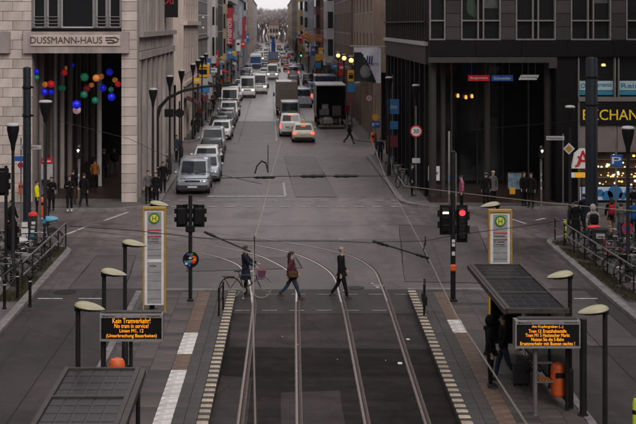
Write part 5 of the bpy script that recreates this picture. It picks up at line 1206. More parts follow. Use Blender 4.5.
x, y = G(43, 226, .12); bin_('orange litter bin among parked bicycles on the left pavement', x, y, .55, .2, .92, True, .12)
Y = 67.3; x, z = P(21.5, 194.5, Y); bin_('orange litter bin fixed by the limestone pier on the left', x, Y, z, .16, .7, True, .12)
Y = 93; x, z = P(373, 142, Y); bin_('small orange litter bin on the right pavement near the side street', x, Y, z, .17, .7, True, .12)
t = thing('bin_support', 'light metal shelf post with orange slats under the right display', 'stand', (P(541, 0, 31.1)[0], 31.3, PZ)); q = MB(); q.box((.1, 0, 1.05), (.42, .05, .05)); q.box((.1, 0, .62), (.42, .3, .04)); q.cyl((-.1, .1, 0), (-.1, .1, 1.1), .03); part('frame', q, GREY, t)
for k in range(4): q = MB(); q.box((.0 + .07 * k, -.02, .66), (.05, .3, .03)); part('slat', q, mat('orange_wood', (.35, .12, .03), .6), t, smooth=0)

# traffic lights
def arrow(q, c, s, y):
    x, z = c; q.quadface([(x - s * .35, y, z - s), (x + s * .35, y, z - s), (x + s * .35, y, z), (x - s * .35, y, z)][::1]); q.quadface([(x - s, y, z), (x + s, y, z), (x, y, z + s)])
def head(t, x, y, z, n=3, lit=None, board=False, back=False, d=.11, litm=None, shape='round'):
    H = .25 * n + .06; q = MB(); q.box((x, y, z + H / 2), (.28, .22, H), 0, 0, .04); hb = part('signal_head', q, BLACK, t)
    if board:
        q = MB(); hw, hh = .26, H / 2 + .09
        pts = [(-hw, -hh * .55), (-hw * .72, -hh * .55), (-hw * .72, -hh), (hw * .72, -hh), (hw * .72, -hh * .55), (hw, -hh * .55), (hw, -hh * .1), (hw * .75, -hh * .1), (hw * .75, hh * .2), (hw, hh * .2), (hw, hh * .65), (hw * .72, hh * .65), (hw * .72, hh), (-hw * .72, hh), (-hw * .72, hh * .65), (-hw, hh * .65), (-hw, hh * .2), (-hw * .75, hh * .2), (-hw * .75, -hh * .1), (-hw, -hh * .1)]
        q.prism([(x + p[0], z + H / 2 + p[1]) for p in pts], y + (.05 if back else -.02), y + (.065 if back else -.005), 'y'); part('backboard', q, BLACK, hb, smooth=0)
    if not back:
        for k in range(n):
            zz = z + H - .155 - .25 * k
            q = MB(); q.lathe([(.02, 0), (.1, 0), (.105, -.015), (.02, -.015)], (x, y - .11, zz), 16, 0, 'y')
            on = lit == k
            if on and shape == 'bar': q = MB(); q.box((x, y - .12, zz), (.2, .02, .07))
            if on and shape == 'arrow':
                q = MB(); arrow(q, (x, zz), .075, y - .125)
            part('lens', q, (litm if on else GLASSD), hb)
            q = MB(); q.tube([(x - .12, y - .12, zz - .02), (x - .09, y - .17, zz + .09), (x + .09, y - .17, zz + .09), (x + .12, y - .12, zz - .02)], .012, 5); part('visor', q, BLACK, hb)
REDON = mat('signal_red_lit', (.6, .02, .02), .3, var=0, emit=(1, .03, .04), est=2.6); BARON = mat('signal_bar_lit', (.8, .7, .5), .3, var=0, emit=(1, .82, .5), est=2.2); ARRON = mat('signal_white_lit', (.8, .7, .6), .3, var=0, emit=(1, .66, .5), est=9); GRNON = mat('signal_green_lit', (.1, .7, .5), .3, var=0, emit=(.1, 1, .7), est=4)
def pole(t, h, r=.06, m=None, z0=0.0):
    q = MB(); q.lathe([(r * 1.7, z0), (r * 1.7, z0 + .05), (r, z0 + .08), (r, h - .02), (r * .5, h)], (0, 0, 0), 12); return part('pole', q, m or ANTH, t)
t = thing('traffic_signal', 'grey signal pole with two black heads seen from behind on the left platform tip', 'traffic light', (-2.68, 43.2, PZ)); pole(t, 3.55, .065)
for s in (-1, 1): head(t, s * .28, 0, 2.55, 2, None, True, True)
q = MB(); q.box((0, -.05, 2.42), (.3, .22, .22), 0, 0, .03); part('relay_box', q, BLACK, t)
for z in (2.75, 3.2): q = MB(); q.box((0, 0, z), (.5, .05, .04)); part('bracket', q, BLACK, t, smooth=0)
t = thing('sticker_disc', 'round dark disc covered in colourful stickers on the left signal pole', 'sign', (-2.66, 43.1, PZ + 1.4)); q = MB(); q.lathe([(.01, 0), (.27, 0), (.27, .02), (.01, .02)], (0, 0, 0), 28, 0, 'y'); part('disc', q, BLACK, t)
rs = random.Random(3)
for k in range(26):
    a, r = rs.uniform(0, 6.28), .2 * math.sqrt(rs.random()); q = MB(); q.box((r * math.cos(a), -.006 - k * .0006, r * math.sin(a)), (rs.uniform(.05, .11), .004, rs.uniform(.04, .09))); part('sticker', q, rs.choice([BLUEL, REDS, YELS, WHITE, HGREEN, ORANGE, BLACK, BLUES]), t, smooth=0)
t = thing('traffic_signal', 'signal pole with red lit head on the right platform tip', 'traffic light', (6.05, 43.2, PZ)); pole(t, 5.0, .085)
head(t, .29, 0, 2.05, 4, 0, True, False, litm=REDON); head(t, -.26, 0, 2.3, 3, 0, True, False, litm=BARON, shape='bar')
for z in (2.5, 3.0): q = MB(); q.box((0, 0, z), (.6, .06, .05)); part('bracket', q, BLACK, t, smooth=0)
q = MB(); q.box((0, -.09, 1.12), (.2, .14, .24), 0, 0, .04); part('push_button_box', q, ORANGE, t)
for z in (1.6, 1.9, 2.0): q = MB(); q.box((0, -.084, z), (.1, .02, .13), 0, 0, 0); part('sticker', q, WHITE, t, smooth=0)
def ped_signal(lab, px, py_lit, Y, litm, n=2, k=0, shape='arrow', h=None, base=.12):
    x, z = P(px, py_lit, Y); t = thing('traffic_signal', lab, 'traffic light', (x, Y, base)); H = .25 * n + .06; zz = z - base - H + .155 + .25 * k
    pole(t, zz + H + .1, .06, GREY); head(t, 0, -.17, zz, n, k, False, False, litm=litm, shape=shape)
    q = MB(); q.box((0, -.07, zz + .3), (.08, .14, .05)); part('bracket', q, BLACK, t, smooth=0)
    for dz in (.9, 1.3, 1.6): q = MB(); q.box((0, -.062, dz), (.08, .012, .12)); part('sticker', q, LGREY, t, smooth=0)
    return t
ped_signal('signal with a white lit arrow before the dark portal on the left', 79, 150, 66.6, ARRON)
ped_signal('signal with a white lit arrow before the dark arcade on the right', 541, 150.5, 66.8, ARRON)
ped_signal('distant small traffic light showing green on the right of the street', 301, 55.5, 225, GRNON, 3, 2, 'round')
# signal heads on the arm over the left carriageway
t = thing('signal_gantry', 'dark curved mast arm carrying signals over the left lane', 'traffic light', (P(157, 0, 80)[0], 80, .12))
x0 = P(157, 0, 80)[0]; cp = [(157, 196), (157, 118), (160, 107), (168, 98), (182, 91), (204, 86.5), (238, 84.5)]
q = MB(); q.tube([(P(a, c, 80)[0] - x0, 0, max(0, P(a, c, 80)[1] - .12)) for a, c in cp], [.13, .12, .11, .1, .09, .07, .06], 10); part('mast', q, ANTH, t)
for (px, py, w, h) in ((148.5, 122.5, 8, 5), (169, 113, 9, 8)):
    q = MB(); xa, z = P(px, py, 79.8); q.box((xa - x0, -.2, z - .12), (w / 16.25, .12, h / 16.25), 0, 0, .03); part('sign_back', q, BLACK, t)
q = MB(); xa, z = P(179.5, 113, 79.8); q.lathe([(.02, 0), (.28, 0), (.28, .03), (.02, .03)], (xa - x0, -.2, z - .12), 20, 0, 'y'); part('sign_back', q, BLACK, t)
q = MB(); xa, z = P(219, 90, 79.8); q.box((xa - x0, -.2, z - .12), (.3, .25, .9), 0, 0, .04); part('signal_head', q, BLACK, t)
q = MB(); q.cyl((P(179.5, 0, 80)[0] - x0, 0, 0), (P(179.5, 0, 80)[0] - x0, 0, 4.6), .05); q.tube([(P(148.5, 0, 80)[0] - x0, -.1, 3.9), (0, -.05, 4.0)], .04, 6); part('support', q, ANTH, t)

# catenary masts
def mast(lab, px, Y, top, r, m):
    x, zt = P(px, top, Y); t = thing('catenary_mast', lab, 'mast', (x, Y, .1)); q = MB(); q.lathe([(r * 1.25, 0), (r * 1.25, .3), (r, .34), (r * .96, zt - .15), (r * .9, zt - .1), (.02, zt - .06)], (0, 0, 0), 18); part('shaft', q, m, t)
    for z in (zt - 1.0, zt - 2.2): q = MB(); q.lathe([(r * 1.06, 0), (r * 1.12, .03), (r * 1.12, .1), (r * 1.06, .13)], (0, 0, z), 18); q.box((r * 1.3, 0, z + .06), (r * .6, .1, .08)); part('clamp', q, BLACK, t)
    return t
mast('thick dark catenary mast before the limestone pier on the left', 27, 55.2, 67.5, .175, BLUEB); mast('thick dark catenary mast before the corner shop on the right', 591.5, 56.6, 57.5, .27, BLUEB)

# lantern street lamps
def lantern(px, py, Y, lab, base=.12, s=.74, lit=False):
    x, z = P(px, py, Y); t = thing('lantern', lab, 'street lamp', (x, Y, base), 0, 'lantern lamps along the street'); h = z - base
    q = MB(); q.lathe([(.12, 0), (.12, .7), (.075, .78), (.055, h - 1.0), (.06, h - .8)], (0, 0, 0), 12); part('pole', q, ANTH if not lit else BLACK, t)
    q = MB(); q.lathe([(.07, -.8), (.1, -.72), (.12, -.55), (.22, -.3), (.3, -.02), (.3, .12)], (0, 0, h), 14, 0, 'z', s, s); part('lantern_body', q, BLACK, t)
    q = MB(); q.lathe([(.315, .12), (.315, .16), (.24, .21), (.02, .23)], (0, 0, h), 14, 0, 'z', s, s); part('lantern_cap', q, LGREY, t)
    if lit: q = MB(); q.ball((0, -.26, h - .2), .2, 12, 8); part('globe', q, mat('globe_lit', (.9, .6, .2), .3, var=0, emit=(1, .55, .12), est=5), t)
    return t
lantern(13, 129, 46.5, 'big dark lantern lamp at the left edge, before the limestone wall'); lantern(45.5, 105, 57, 'big dark lantern lamp before the dark portal', s=.95)
lantern(628, 132, 47, 'big dark lantern lamp at the right edge before the shop window'); lantern(570, 110, 60, 'slim lantern lamp left of the pharmacy sign')
for i, (px, py, Y) in enumerate(((153, 92, 69.5), (169.8, 78.5, 81), (181.5, 72.5, 91), (193, 66, 105.5), (198, 62, 112.5), (202, 58.5, 119), (206, 55.5, 126.5))):
    lantern(px, py, Y, 'lantern lamp on the left pavement, ' + ['nearest of the row, beside the stone pillars', 'right behind the nearest lantern of that row', 'third of the row, by the side street corner', 'first beyond the side street', 'second beyond the side street', 'third beyond the side street', 'last clear one before the yellow boards'][i])
for i, (px, py, Y) in enumerate(((351, 58, 117), (344, 56, 128), (338, 53.5, 141))):
    lantern(px, py, Y, 'street lamp with glowing yellow globe, ' + ['nearest of the three beside the white flag', 'middle of the three on the right', 'farthest of the three on the right'][i], lit=True)
for i, (px, Y) in enumerate(((216, 160), (224, 185), (231, 215), (238, 260), (243, 310))):
    lantern(px, CY + 1300 * 3.4 / Y, Y, 'small lantern lamp far down the left pavement, ' + ['before the tall white house', 'before the red banner', 'by the balcony house', 'by the pale grey office', 'farthest seen'][i])
for i, (px, Y) in enumerate(((326, 175), (317, 205), (308, 250), (301, 320))):
    lantern((CX + 7.2 * 1300 / Y), CY + 1300 * 3.4 / Y, Y, 'small lantern lamp far down the right pavement, ' + ['by the ornate white house', 'by the orange star', 'by the pale office', 'farthest seen'][i])
lantern(389, 86 - 6, 80, 'dark lantern lamp among the slim posts on the right pavement'); lantern(416, 88, 73, 'dark lantern lamp at the granite corner on the right')

# pole signs
def disc(t, x, y, z, d, col, ring=None, ringw=.18, txt=None, txm=None, cross=False):
    q = MB(); q.lathe([(.01, 0), (d / 2, 0), (d / 2, .02), (.01, .02)], (x, y, z), 24, 0, 'y'); o = part('sign_disc', q, col, t)
    if ring: q = MB(); q.lathe([(d / 2 * (1 - ringw), 0), (d / 2 + .004, 0), (d / 2 + .004, .012), (d / 2 * (1 - ringw), .012)], (x, y - .014, z), 24, 0, 'y', ring=True); part('sign_ring', q, ring, o)
    if txt: q = MB(); add_text(q, txt, (x, y - .014, z), d * .48, d * .34, depth=.008); part('digits', q, txm, o, smooth=0)
    if cross:
        q = MB()
        for a in (.785, -.785): q.prism([(x + p * math.cos(a) - s * math.sin(a), z + p * math.sin(a) + s * math.cos(a)) for p, s in ((-d * .42, -.03), (d * .42, -.03), (d * .42, .03), (-d * .42, .03))], y - .012, y - .004, 'y')
        part('sign_cross', q, REDS, o, smooth=0)
def signpost(lab, px, Y, ztop, items, base=.12, m=GREY, cat='sign'):
    x = (px - CX) * Y / FPX; t = thing('sign_post', lab, cat, (x, Y, base)); q = MB(); q.cyl((0, 0, 0), (0, 0, ztop - base), .038, n=10); part('post', q, m, t)
    for it in items:
        kind = it[0]
        if kind == 'board':
            _, a, c, y0, y1, mm = it[:6]; xa, z0 = P(a, y1, Y); xc, z1 = P(c, y0, Y)
            q = MB(); q.box(((xa + xc) / 2 - x, -.07, (z0 + z1) / 2 - base), (xc - xa, .03, z1 - z0), 0, 0, .006); o = part('board', q, mm, t)
            if len(it) > 6 and it[6]:
                q = MB(); tx = it[6]; tm = it[7]
                add_text(q, tx, ((xa + xc) / 2 - x, -.09, (z0 + z1) / 2 - base), (xc - xa) * .78, (z1 - z0) * (it[8] if len(it) > 8 else .5), depth=.006); part('print', q, tm, o, smooth=0)
        elif kind == 'disc':
            _, cx_, cy_, d, mm, ring, txt, cross = it; xa, z = P(cx_, cy_, Y); disc(t, xa - x, -.07, z - base, d * Y / FPX, mm, ring, .2, txt, BLACK, cross)
    return t
signpost('round speed limit 30 sign on a grey post by the granite corner', 416, 70.5, 5.0, [('disc', 416, 131, 12, WHITE, REDS, '30', False), ('board', 412, 420, 158, 163, LGREY)])
signpost('round speed limit 30 sign past the side street on the right', 369, 106, 4.9, [('disc', 369, 98, 7, WHITE, REDS, '30', False)])
signpost('yellow sun sign over a blue board on the right pavement', 375, 93.2, 4.4, [('board', 371, 380, 121, 128, BLUES, 'P', WHITE), ('disc', 375.5, 117, 7, YELS, None, None, False)])
signpost('blue and red notice boards stacked on a post at the right pavement', 392.5, 84, 6.2, [('board', 387.5, 399, 99, 114, BLUEL, 'Unter', WHITE, .3), ('board', 388, 398, 121, 129, BLUEL), ('board', 387, 397.5, 135.5, 147, mat('board_maroon', (.19, .03, .04), .6), None)])
signpost('yellow board above a blue one beside the flag on the right', 351, 112, 6.3, [('board', 347.5, 354.5, 70, 81.5, YELS, 'i', BLACK, .5), ('board', 347.5, 355, 82.5, 92, BLUEL), ('board', 348, 354, 94, 101, mat('board_maroon', (.19, .03, .04), .6))])
signpost('tall stack of yellow, blue and white boards on the left pavement', 207, 124, 6.4, [('board', 196.5, 209.5, 64.5, 77, YELS, 'i', BLACK, .6), ('board', 191, 199.5, 74, 83, BLUEL), ('board', 200.5, 208, 78, 85.5, LGREY), ('board', 200, 209.5, 86, 92.5, BLUEL), ('board', 200.5, 208.5, 95, 101, mat('board_maroon', (.19, .03, .04), .6))])
signpost('yellow board over blue and red ones further down the left pavement', 219.5, 175, 7.3, [('board', 216.5, 223, 56.5, 63.5, YELS, 'i', BLACK, .6), ('board', 217, 222, 64, 69, BLUEL), ('board', 217, 222, 70, 75, WHITE), ('board', 217, 222, 79, 84, REDS)])
signpost('small yellow board over a blue one far down the left pavement', 234.5, 240, 8, [('board', 232.5, 236.5, 51.5, 56, YELS), ('board', 232.5, 236.5, 56.6, 61, BLUEL), ('board', 232.5, 236, 62, 65, WHITE)])
signpost('yellow board over a blue one before the ornate white house', 318, 190, 7.6, [('board', 315.5, 320.5, 54, 61, YELS), ('board', 315, 321, 62.5, 68, BLUEL)])
signpost('white printed notice taped to a post at the granite corner', 433.5, 69.5, 3.0, [('board', 428, 439.5, 166, 180.5, WHITE, 'GESUCHT', BLACK, .2), ('board', 430, 437, 172, 174.5, YELS)])
signpost('round no stopping sign on a grey post by the right bicycles', 627, 49, 3.4, [('disc', 627, 228, 11.5, BLUES, REDS, None, True), ('board', 624.5, 630, 246, 250, mat('sticker_violet', (.12, .06, .2), .6))])
signpost('blue one way sign over a round no stopping sign by the left mast', 21, 60, 4.2, [('board', 15, 24.5, 156, 161, BLUES), ('disc', 21, 165, 6.2, BLUES, REDS, None, True)])
signpost('blue parking sign above the parked bicycles at the right edge', 616, 55, 4.6, [('board', 610, 622, 154.5, 166, BLUES, 'P', WHITE, .6)])
for lab, px, py, w, Y, tx in (('white street name plate by the left mast', 31, 147.2, 21, 57, 'Georgenstr.'), ('white street name plate before the arcade on the right', 555, 138, 18, 67.3, 'Friedrichstr.')):
    x, z = P(px, py, Y); t = thing('street_name_sign', lab, 'sign', (x, Y, .12)); q = MB(); q.box((0, -.06, z - .12), (w * Y / FPX, .03, 4.2 * Y / FPX), 0, 0, .006); part('plate', q, LGREY, t); q = MB(); add_text(q, tx, (0, -.08, z - .12), w * Y / FPX * .84, .12, depth=.006); part('lettering', q, BLACK, t, smooth=0)
    q = MB(); q.cyl((w * Y / FPX / 2 - .05, 0, 0), (w * Y / FPX / 2 - .05, 0, z + .1), .035); part('post', q, GREY, t)
x, z = P(568.5, 148.5, 59.9); t = thing('priority_sign', 'white edged yellow diamond priority sign left of the pharmacy sign', 'sign', (x, 59.9, z))
q = MB(); r = .27; q.prism([(0, -r), (r, 0), (0, r), (-r, 0)], -.1, -.08, 'y'); o = part('plate', q, WHITE, t, smooth=0); q = MB(); r = .17; q.prism([(0, -r), (r, 0), (0, r), (-r, 0)], -.106, -.102, 'y'); part('yellow_field', q, mat('diamond_amber', (.5, .27, .02), .5), o, smooth=0); q = MB(); q.cyl((0, -.08, .0), (0, .06, 0), .03); part('clamp', q, GREY, t)
# posters and boxes
t = thing('poster_stand', 'pale blue poster in a dark frame before the arcade shops', 'poster', (P(514.5, 0, 69.5)[0], 69.5, .12)); a, z0 = P(507, 190, 69.5); c, z1 = P(522, 172, 69.5); w = c - a
q = MB(); q.box((0, 0, (z0 + z1) / 2 - .12), (w, .08, z1 - z0), 0, 0, .01); part('frame', q, ANTH, t); q = MB(); q.box((0, -.045, (z0 + z1) / 2 - .12), (w - .1, .01, z1 - z0 - .1)); part('sheet', q, mat('poster_blue', (.16, .24, .30), .5, var=.6, scale=5), t, smooth=0); q = MB(); q.box((-.12, -.055, .42), (.3, .01, .35)); part('yellow_print', q, YELS, t, smooth=0)
for s in (-1, 1): q = MB(); q.cyl((s * w * .4, 0, 0), (s * w * .4, 0, z0 - .12), .03); part('leg', q, ANTH, t)
t = thing('service_cabinet', 'dark sticker covered cabinet with a bright red top on the left pavement', 'cabinet', (*G(33, 253, .12), .12)); q = MB(); q.box((0, 0, .75), (.3, .35, 1.5), 0, 0, .03); part('case', q, PLASTD, t); q = MB(); q.lathe([(.17, 1.5), (.2, 1.53), (.19, 1.62), (.02, 1.68)], (0, 0, 0), 14); part('red_cap', q, mat('red_cap', (.75, .03, .03), .4), t)
for k in range(6): q = MB(); q.box((-.05 + .02 * k, -.18 - k * .001, .4 + .17 * k), (.16, .006, .11)); part('sticker', q, [WHITE, LGREY, BLUEL, WHITE, LGREY, WHITE][k], t, smooth=0)
t = thing('notice_cluster', 'dark post with white sticker sheets beside the red topped cabinet', 'post', (*G(25.5, 255, .12), .12)); q = MB(); q.lathe([(.16, 0), (.15, 1.35), (.02, 1.4)], (0, 0, 0), 12); part('column', q, ANTH, t)
for k, (dz, w) in enumerate(((1.25, .24), (1.0, .28), (.78, .26))): q = MB(); q.box((0, -.17, dz), (w, .02, .2), 0, 0, 0); part('sheet', q, WHITE, t, smooth=0)
t = thing('sticker_column', 'low dark sticker covered column behind the right bicycles', 'column', (*G(600, 258, .12), .12)); q = MB(); q.lathe([(.34, 0), (.34, .1), (.31, .12), (.31, 1.1), (.34, 1.12), (.34, 1.18), (.05, 1.22)], (0, 0, 0), 20); part('drum', q, PLASTD, t)
for k, (a, z, w, h, m) in enumerate(((-1.75, .92, .34, .2, LGREY), (-1.9, .5, .2, .2, LGREY), (-1.2, .6, .2, .5, mat('cloth_wine2', (.2, .03, .04), .7)), (-1.6, .3, .22, .14, GREY))): q = MB(); q.box((.315 * math.cos(a), .315 * math.sin(a), z), (w, .02, h), a + PI / 2); part('sheet', q, m, t, smooth=0)
# bollards and barriers
def bollard(lab, px, py, h=1.0, m=BLACK, base=.12, r=.05, group='bollards on the pavements'):
    x, y = G(px, py, base); t = thing('bollard', lab, 'bollard', (x, y, base), 0, group); q = MB(); q.lathe([(r * 1.4, 0), (r * 1.4, .04), (r, .06), (r, h - .12), (r * 1.25, h - .1), (r * 1.25, h - .05), (r * .6, h)], (0, 0, 0), 12); part('shaft', q, m, t); q = MB(); q.lathe([(r + .003, h - .22), (r + .006, h - .2), (r + .003, h - .18)], (0, 0, 0), 12); part('band', q, LGREY, t); return t
bollard('leftmost black bollard near the left picture edge', 4.5, 309); bollard('black bollard second from the left edge, before the bicycles', 17.5, 300); bollard('black bollard at the near end of the left verge', 30, 307, 1.05)
t = thing('fence_panel', 'small black barrier panel at the left edge of the tram crossing', 'barrier', (*G(220.5, 316, PZ), PZ)); q = MB(); q.box((-.05, 0, .45), (.06, .08, .9), 0, 0, .01); q.box((.05, .9, .45), (.06, .08, .9), 0, 0, .01); part('post', q, BLACK, t)
q = MB(); q.tube([(-.05, 0, .82), (.05, .9, .82)], .025, 6); q.tube([(-.05, 0, .45), (.05, .9, .45)], .025, 6); part('rail', q, BLACK, t)
t = thing('fence_panel', 'small black barrier panel at the right edge of the tram crossing', 'barrier', (*G(426, 316, PZ), PZ)); q = MB(); q.box((-.06, 0, .5), (.06, .08, 1.0), 0, 0, .01); q.box((.06, .9, .5), (.06, .08, 1.0), 0, 0, .01); part('post', q, BLACK, t)
q = MB()
for z in (.95, .6, .3): q.tube([(-.06, 0, z), (.06, .9, z)], .025, 6)
part('rail', q, BLACK, t)
q = MB(); q.bx(-.05, .05, .05, .85, .31, .59); part('infill', q, ANTH, t, smooth=0)

# bicycle railings
def railing(lab, x0, y0, x1, y1, n, h=.95, base=.12, zig=0.0):
    t = thing('bicycle_railing', lab, 'railing'); P0, P1 = Vector((x0, y0)), Vector((x1, y1))
    for k in range(n + 1):
        p = P0 + (P1 - P0) * (k / n); q = MB(); q.cyl((p.x, p.y, base - .05), (p.x, p.y, base + h), .03, n=8); part('post', q, ANTH, t)
    for z in (h, h * .52):
        q = MB(); q.tube([((P0 + (P1 - P0) * (k / n)).x, (P0 + (P1 - P0) * (k / n)).y, base + z - (zig if k % 2 else 0)) for k in range(n + 1)], .032, 8); part('rail', q, RAILG, t)
    return t
railing('double rail bicycle railing along the left verge', -8.72, 45.6, -8.62, 54.6, 5); railing('double rail bicycle railing along the right verge', 12.5, 44.8, 12.28, 56.2, 7)

# bicycles
TUBE = {}
def bicycle(lab, loc, rz, frame, tilt=0.0, basket=None, group='bicycles leaning on the railings', tyre=RUBBER, crate=None):
    "wheels in the x-z plane, front towards +x"
    t = thing('bicycle', lab, 'bicycle', loc, rz, group); t.rotation_euler = (tilt, 0, rz); r = .34
    for wx in (-.53, .53):
        k = ('w', tyre.name)
        if k not in TUBE:
            q = MB(); q.lathe([(r - .035, -.015), (r, -.017), (r + .012, 0), (r, .017), (r - .035, .015)], (0, 0, 0), 28, 0, 'y')
            # open the disc: keep only the ring faces
            q.f = q.f[:-2]; q.m = q.m[:-2]; i = len(q.f)
            for a in range(28): q.f.append((4 * 28 + a, 4 * 28 + (a + 1) % 28, (a + 1) % 28, a)); q.m.append(0)
            TUBE[k] = q.mesh('wheel', tyre)
        wo = link('wheel', TUBE[k], t, (wx, 0, r + .012))
        if 's' not in TUBE:
            q = MB()
            for a in range(14): q.cyl((0, 0, 0), ((r - .03) * math.cos(a * .4488), 0, (r - .03) * math.sin(a * .4488)), .003, n=3, caps=False)
            q.cyl((0, -.05, 0), (0, .05, 0), .025); TUBE['s'] = q.mesh('spokes', ALU)
        link('spokes', TUBE['s'], wo)
    k = ('f', frame.name)
    if k not in TUBE:
        q = MB(); bb = (-.08, 0, .30); st = (-.22, 0, .82); hd = (.36, 0, .80); hd2 = (.39, 0, .66); ra = (-.53, 0, .352); fa = (.53, 0, .352)
        q.cyl(bb, st, .016); q.cyl(st, hd, .016); q.cyl(hd2, bb, .019); q.cyl(hd, hd2, .02)
        for s in (-.05, .05): q.cyl((bb[0], s * .6, bb[2]), (ra[0], s, ra[2]), .009, n=6); q.cyl((st[0], s * .4, st[2] - .03), (ra[0], s, ra[2]), .008, n=6); q.cyl((hd2[0], s, hd2[2] - .04), (fa[0], s, fa[2]), .011, n=6)
        TUBE[k] = q.mesh('frame', frame)
        q = MB(); q.tube([(-.22, 0, .82), (-.245, 0, .93)], .013, 6); q.loft([[(-.40, -.08, .93), (-.40, .08, .93), (-.40, .08, .955), (-.40, -.08, .955)], [(-.25, -.065, .935), (-.25, .065, .935), (-.25, .065, .965), (-.25, -.065, .965)], [(-.12, -.02, .935), (-.12, .02, .935), (-.12, .02, .96), (-.12, -.02, .96)]]); TUBE['sd'] = q.mesh('saddle', BLACK)
        q = MB(); q.tube([(.37, 0, .8), (.345, 0, .98)], .013, 6); q.tube([(.16, -.29, 1.0), (.27, -.24, 1.02), (.36, -.08, .99), (.36, .08, .99), (.27, .24, 1.02), (.16, .29, 1.0)], .012, 6); TUBE['hb'] = q.mesh('handlebar', ALU)
        q = MB(); q.lathe([(.02, -.006), (.09, -.006), (.09, .006), (.02, .006)], (-.08, -.05, .30), 16, 0, 'y'); q.box((-.08, -.09, .16), (.02, .02, .28)); q.box((-.08, -.13, .03), (.09, .08, .02)); q.box((-.08, .09, .44), (.02, .02, .28)); q.box((-.08, .13, .57), (.09, .08, .02)); TUBE['cr'] = q.mesh('crank', ALU)
        q = MB(); 
        for wx, a0, a1 in ((-.53, 10, 175), (.53, 30, 170)): q.tube([(wx + .385 * math.cos(R(a0 + (a1 - a0) * j / 8)), 0, .352 + .385 * math.sin(R(a0 + (a1 - a0) * j / 8))) for j in range(9)], .022, 5, flat=.4)
        TUBE['mg'] = q.mesh('mudguard', BLACK)
        q = MB(); q.bx(-.82, -.38, -.07, .07, .755, .77); q.cyl((-.75, -.06, .76), (-.55, -.06, .36), .007, n=5); q.cyl((-.75, .06, .76), (-.55, .06, .36), .007, n=5); TUBE['rk'] = q.mesh('carrier', BLACK)
    link('frame', TUBE[k], t)
    for nm, kk in (('saddle', 'sd'), ('handlebar', 'hb'), ('crank', 'cr'), ('mudguard', 'mg'), ('carrier', 'rk')): link(nm, TUBE[kk], t)
    if basket:
        q = MB(); q.loft([[(.42, -.15, .78), (.66, -.15, .78), (.66, .15, .78), (.42, .15, .78)], [(.40, -.18, 1.0), (.70, -.18, 1.0), (.70, .18, 1.0), (.40, .18, 1.0)]]); part('basket', q, basket, t, smooth=0)
    if crate:
        q = MB(); q.box((-.6, 0, .88), (.36, .3, .2), 0, 0, .02); part('rear_crate', q, crate, t)
    return t
BK = [('black', P_DARK), ('blue', P_BLUE), ('silver', P_SILV), ('grey', P_GREY), ('dark green', paint('bike_green', (.02, .06, .03))), ('red', P_RED)]
wh = {0: 'nearest on the left railing', 1: 'second on the left railing', 2: 'third on the left railing', 3: 'fourth on the left railing, below the grey cover', 4: 'fifth on the left railing', 5: 'sixth on the left railing, beside the cabinet', 6: 'seventh on the left railing by the orange bin', 7: 'farthest on the left railing, at the corner'}
rs = random.Random(8)
for i in range(8):
    nm, fm = BK[(0, 3, 2, 0, 4, 0, 2, 1)[i]]
    bicycle('%s bicycle, %s' % (nm, wh[i]), (-9.5 + rs.uniform(-.08, .08), 46.0 + i * 1.17, .12), rs.uniform(.0, .35) + (PI if i % 3 == 1 else 0), fm, rs.uniform(-.14, .1), basket=PLASTD if i in (2, 6) else None, crate=GREY if i == 1 else None)
for i in range(7):
    nm, fm = BK[(3, 0, 2, 5, 0, 1, 0)[i]]
    bicycle('%s bicycle on the right railing, %s' % (nm, ['nearest, by the sign post', 'second from the near end', 'third from the near end', 'middle one before the red saddle cover', 'beside the low sticker column', 'second from the corner', 'at the corner end'][i]), (13.15 + rs.uniform(-.1, .1), 45.2 + i * 1.45, .12), rs.uniform(-.5, .1) + (PI if i % 2 else 0), fm, rs.uniform(-.1, .14), basket=BLACK if i == 1 else None)
for i, (x, y, lab, fm) in enumerate(((-6.45, 71.5, 'black bicycle standing at the limestone corner by the waiting pair', P_DARK), (-6.35, 73.4, 'grey bicycle leaning by the second stone pillar', P_GREY), (-6.5, 75.2, 'dark green bicycle between the lanterns and stone pillars', BK[4][1]), (-6.4, 77.6, 'silver bicycle beside the parked silver blue saloon', P_SILV), (-6.5, 83, 'black bicycle by the second lantern at the stone pillars', P_DARK), (7.5, 74.5, 'black bicycle at the granite corner posts', P_DARK), (7.6, 76.6, 'teal bicycle by the slim granite posts', BK[1][1]), (7.5, 81, 'grey bicycle beside the stacked notice boards', P_GREY))):
    bicycle(lab, (x, y, .12), PI / 2 + rs.uniform(-.7, .5), fm, rs.uniform(-.12, .12), group='bicycles parked along the street fronts')
for i in range(7):
    bicycle('dark bicycle in the inner left row, ' + ['nearest', 'second from the near end', 'third from the near end', 'fourth from the near end', 'fifth, behind the cabinet', 'sixth, behind the orange bin', 'farthest'][i], (-10.5 + rs.uniform(-.1, .1), 46.4 + i * 1.25, .12), rs.uniform(.1, .6) + (PI if i % 2 else 0), P_DARK if i % 3 else P_GREY, rs.uniform(-.12, .12), crate=PLASTD if i in (2, 5) else None)
for i in range(6):
    bicycle('dark bicycle in the inner right row, ' + ['nearest', 'second from the near end', 'third from the near end', 'fourth from the near end', 'fifth from the near end', 'farthest'][i], (14.1 + rs.uniform(-.1, .1), 45.8 + i * 1.5, .12), rs.uniform(-.6, .2) + (PI if i % 2 else 0), P_DARK if i % 2 else BK[4][1], rs.uniform(-.12, .12))
def cover_(lab, x, y, z, m, s=1.0):
    t = thing('saddle_cover', lab, 'cover', (x, y, z)); q = MB(); q.ball((0, 0, 0), (.2 * s, .13 * s, .07 * s), 12, 6); part('shell', q, m, t); q = MB(); q.lathe([(.13 * s, -.06), (.15 * s, -.05), (.15 * s, -.035), (.13 * s, -.03)], (0, 0, 0), 12); part('hem', q, m, t)
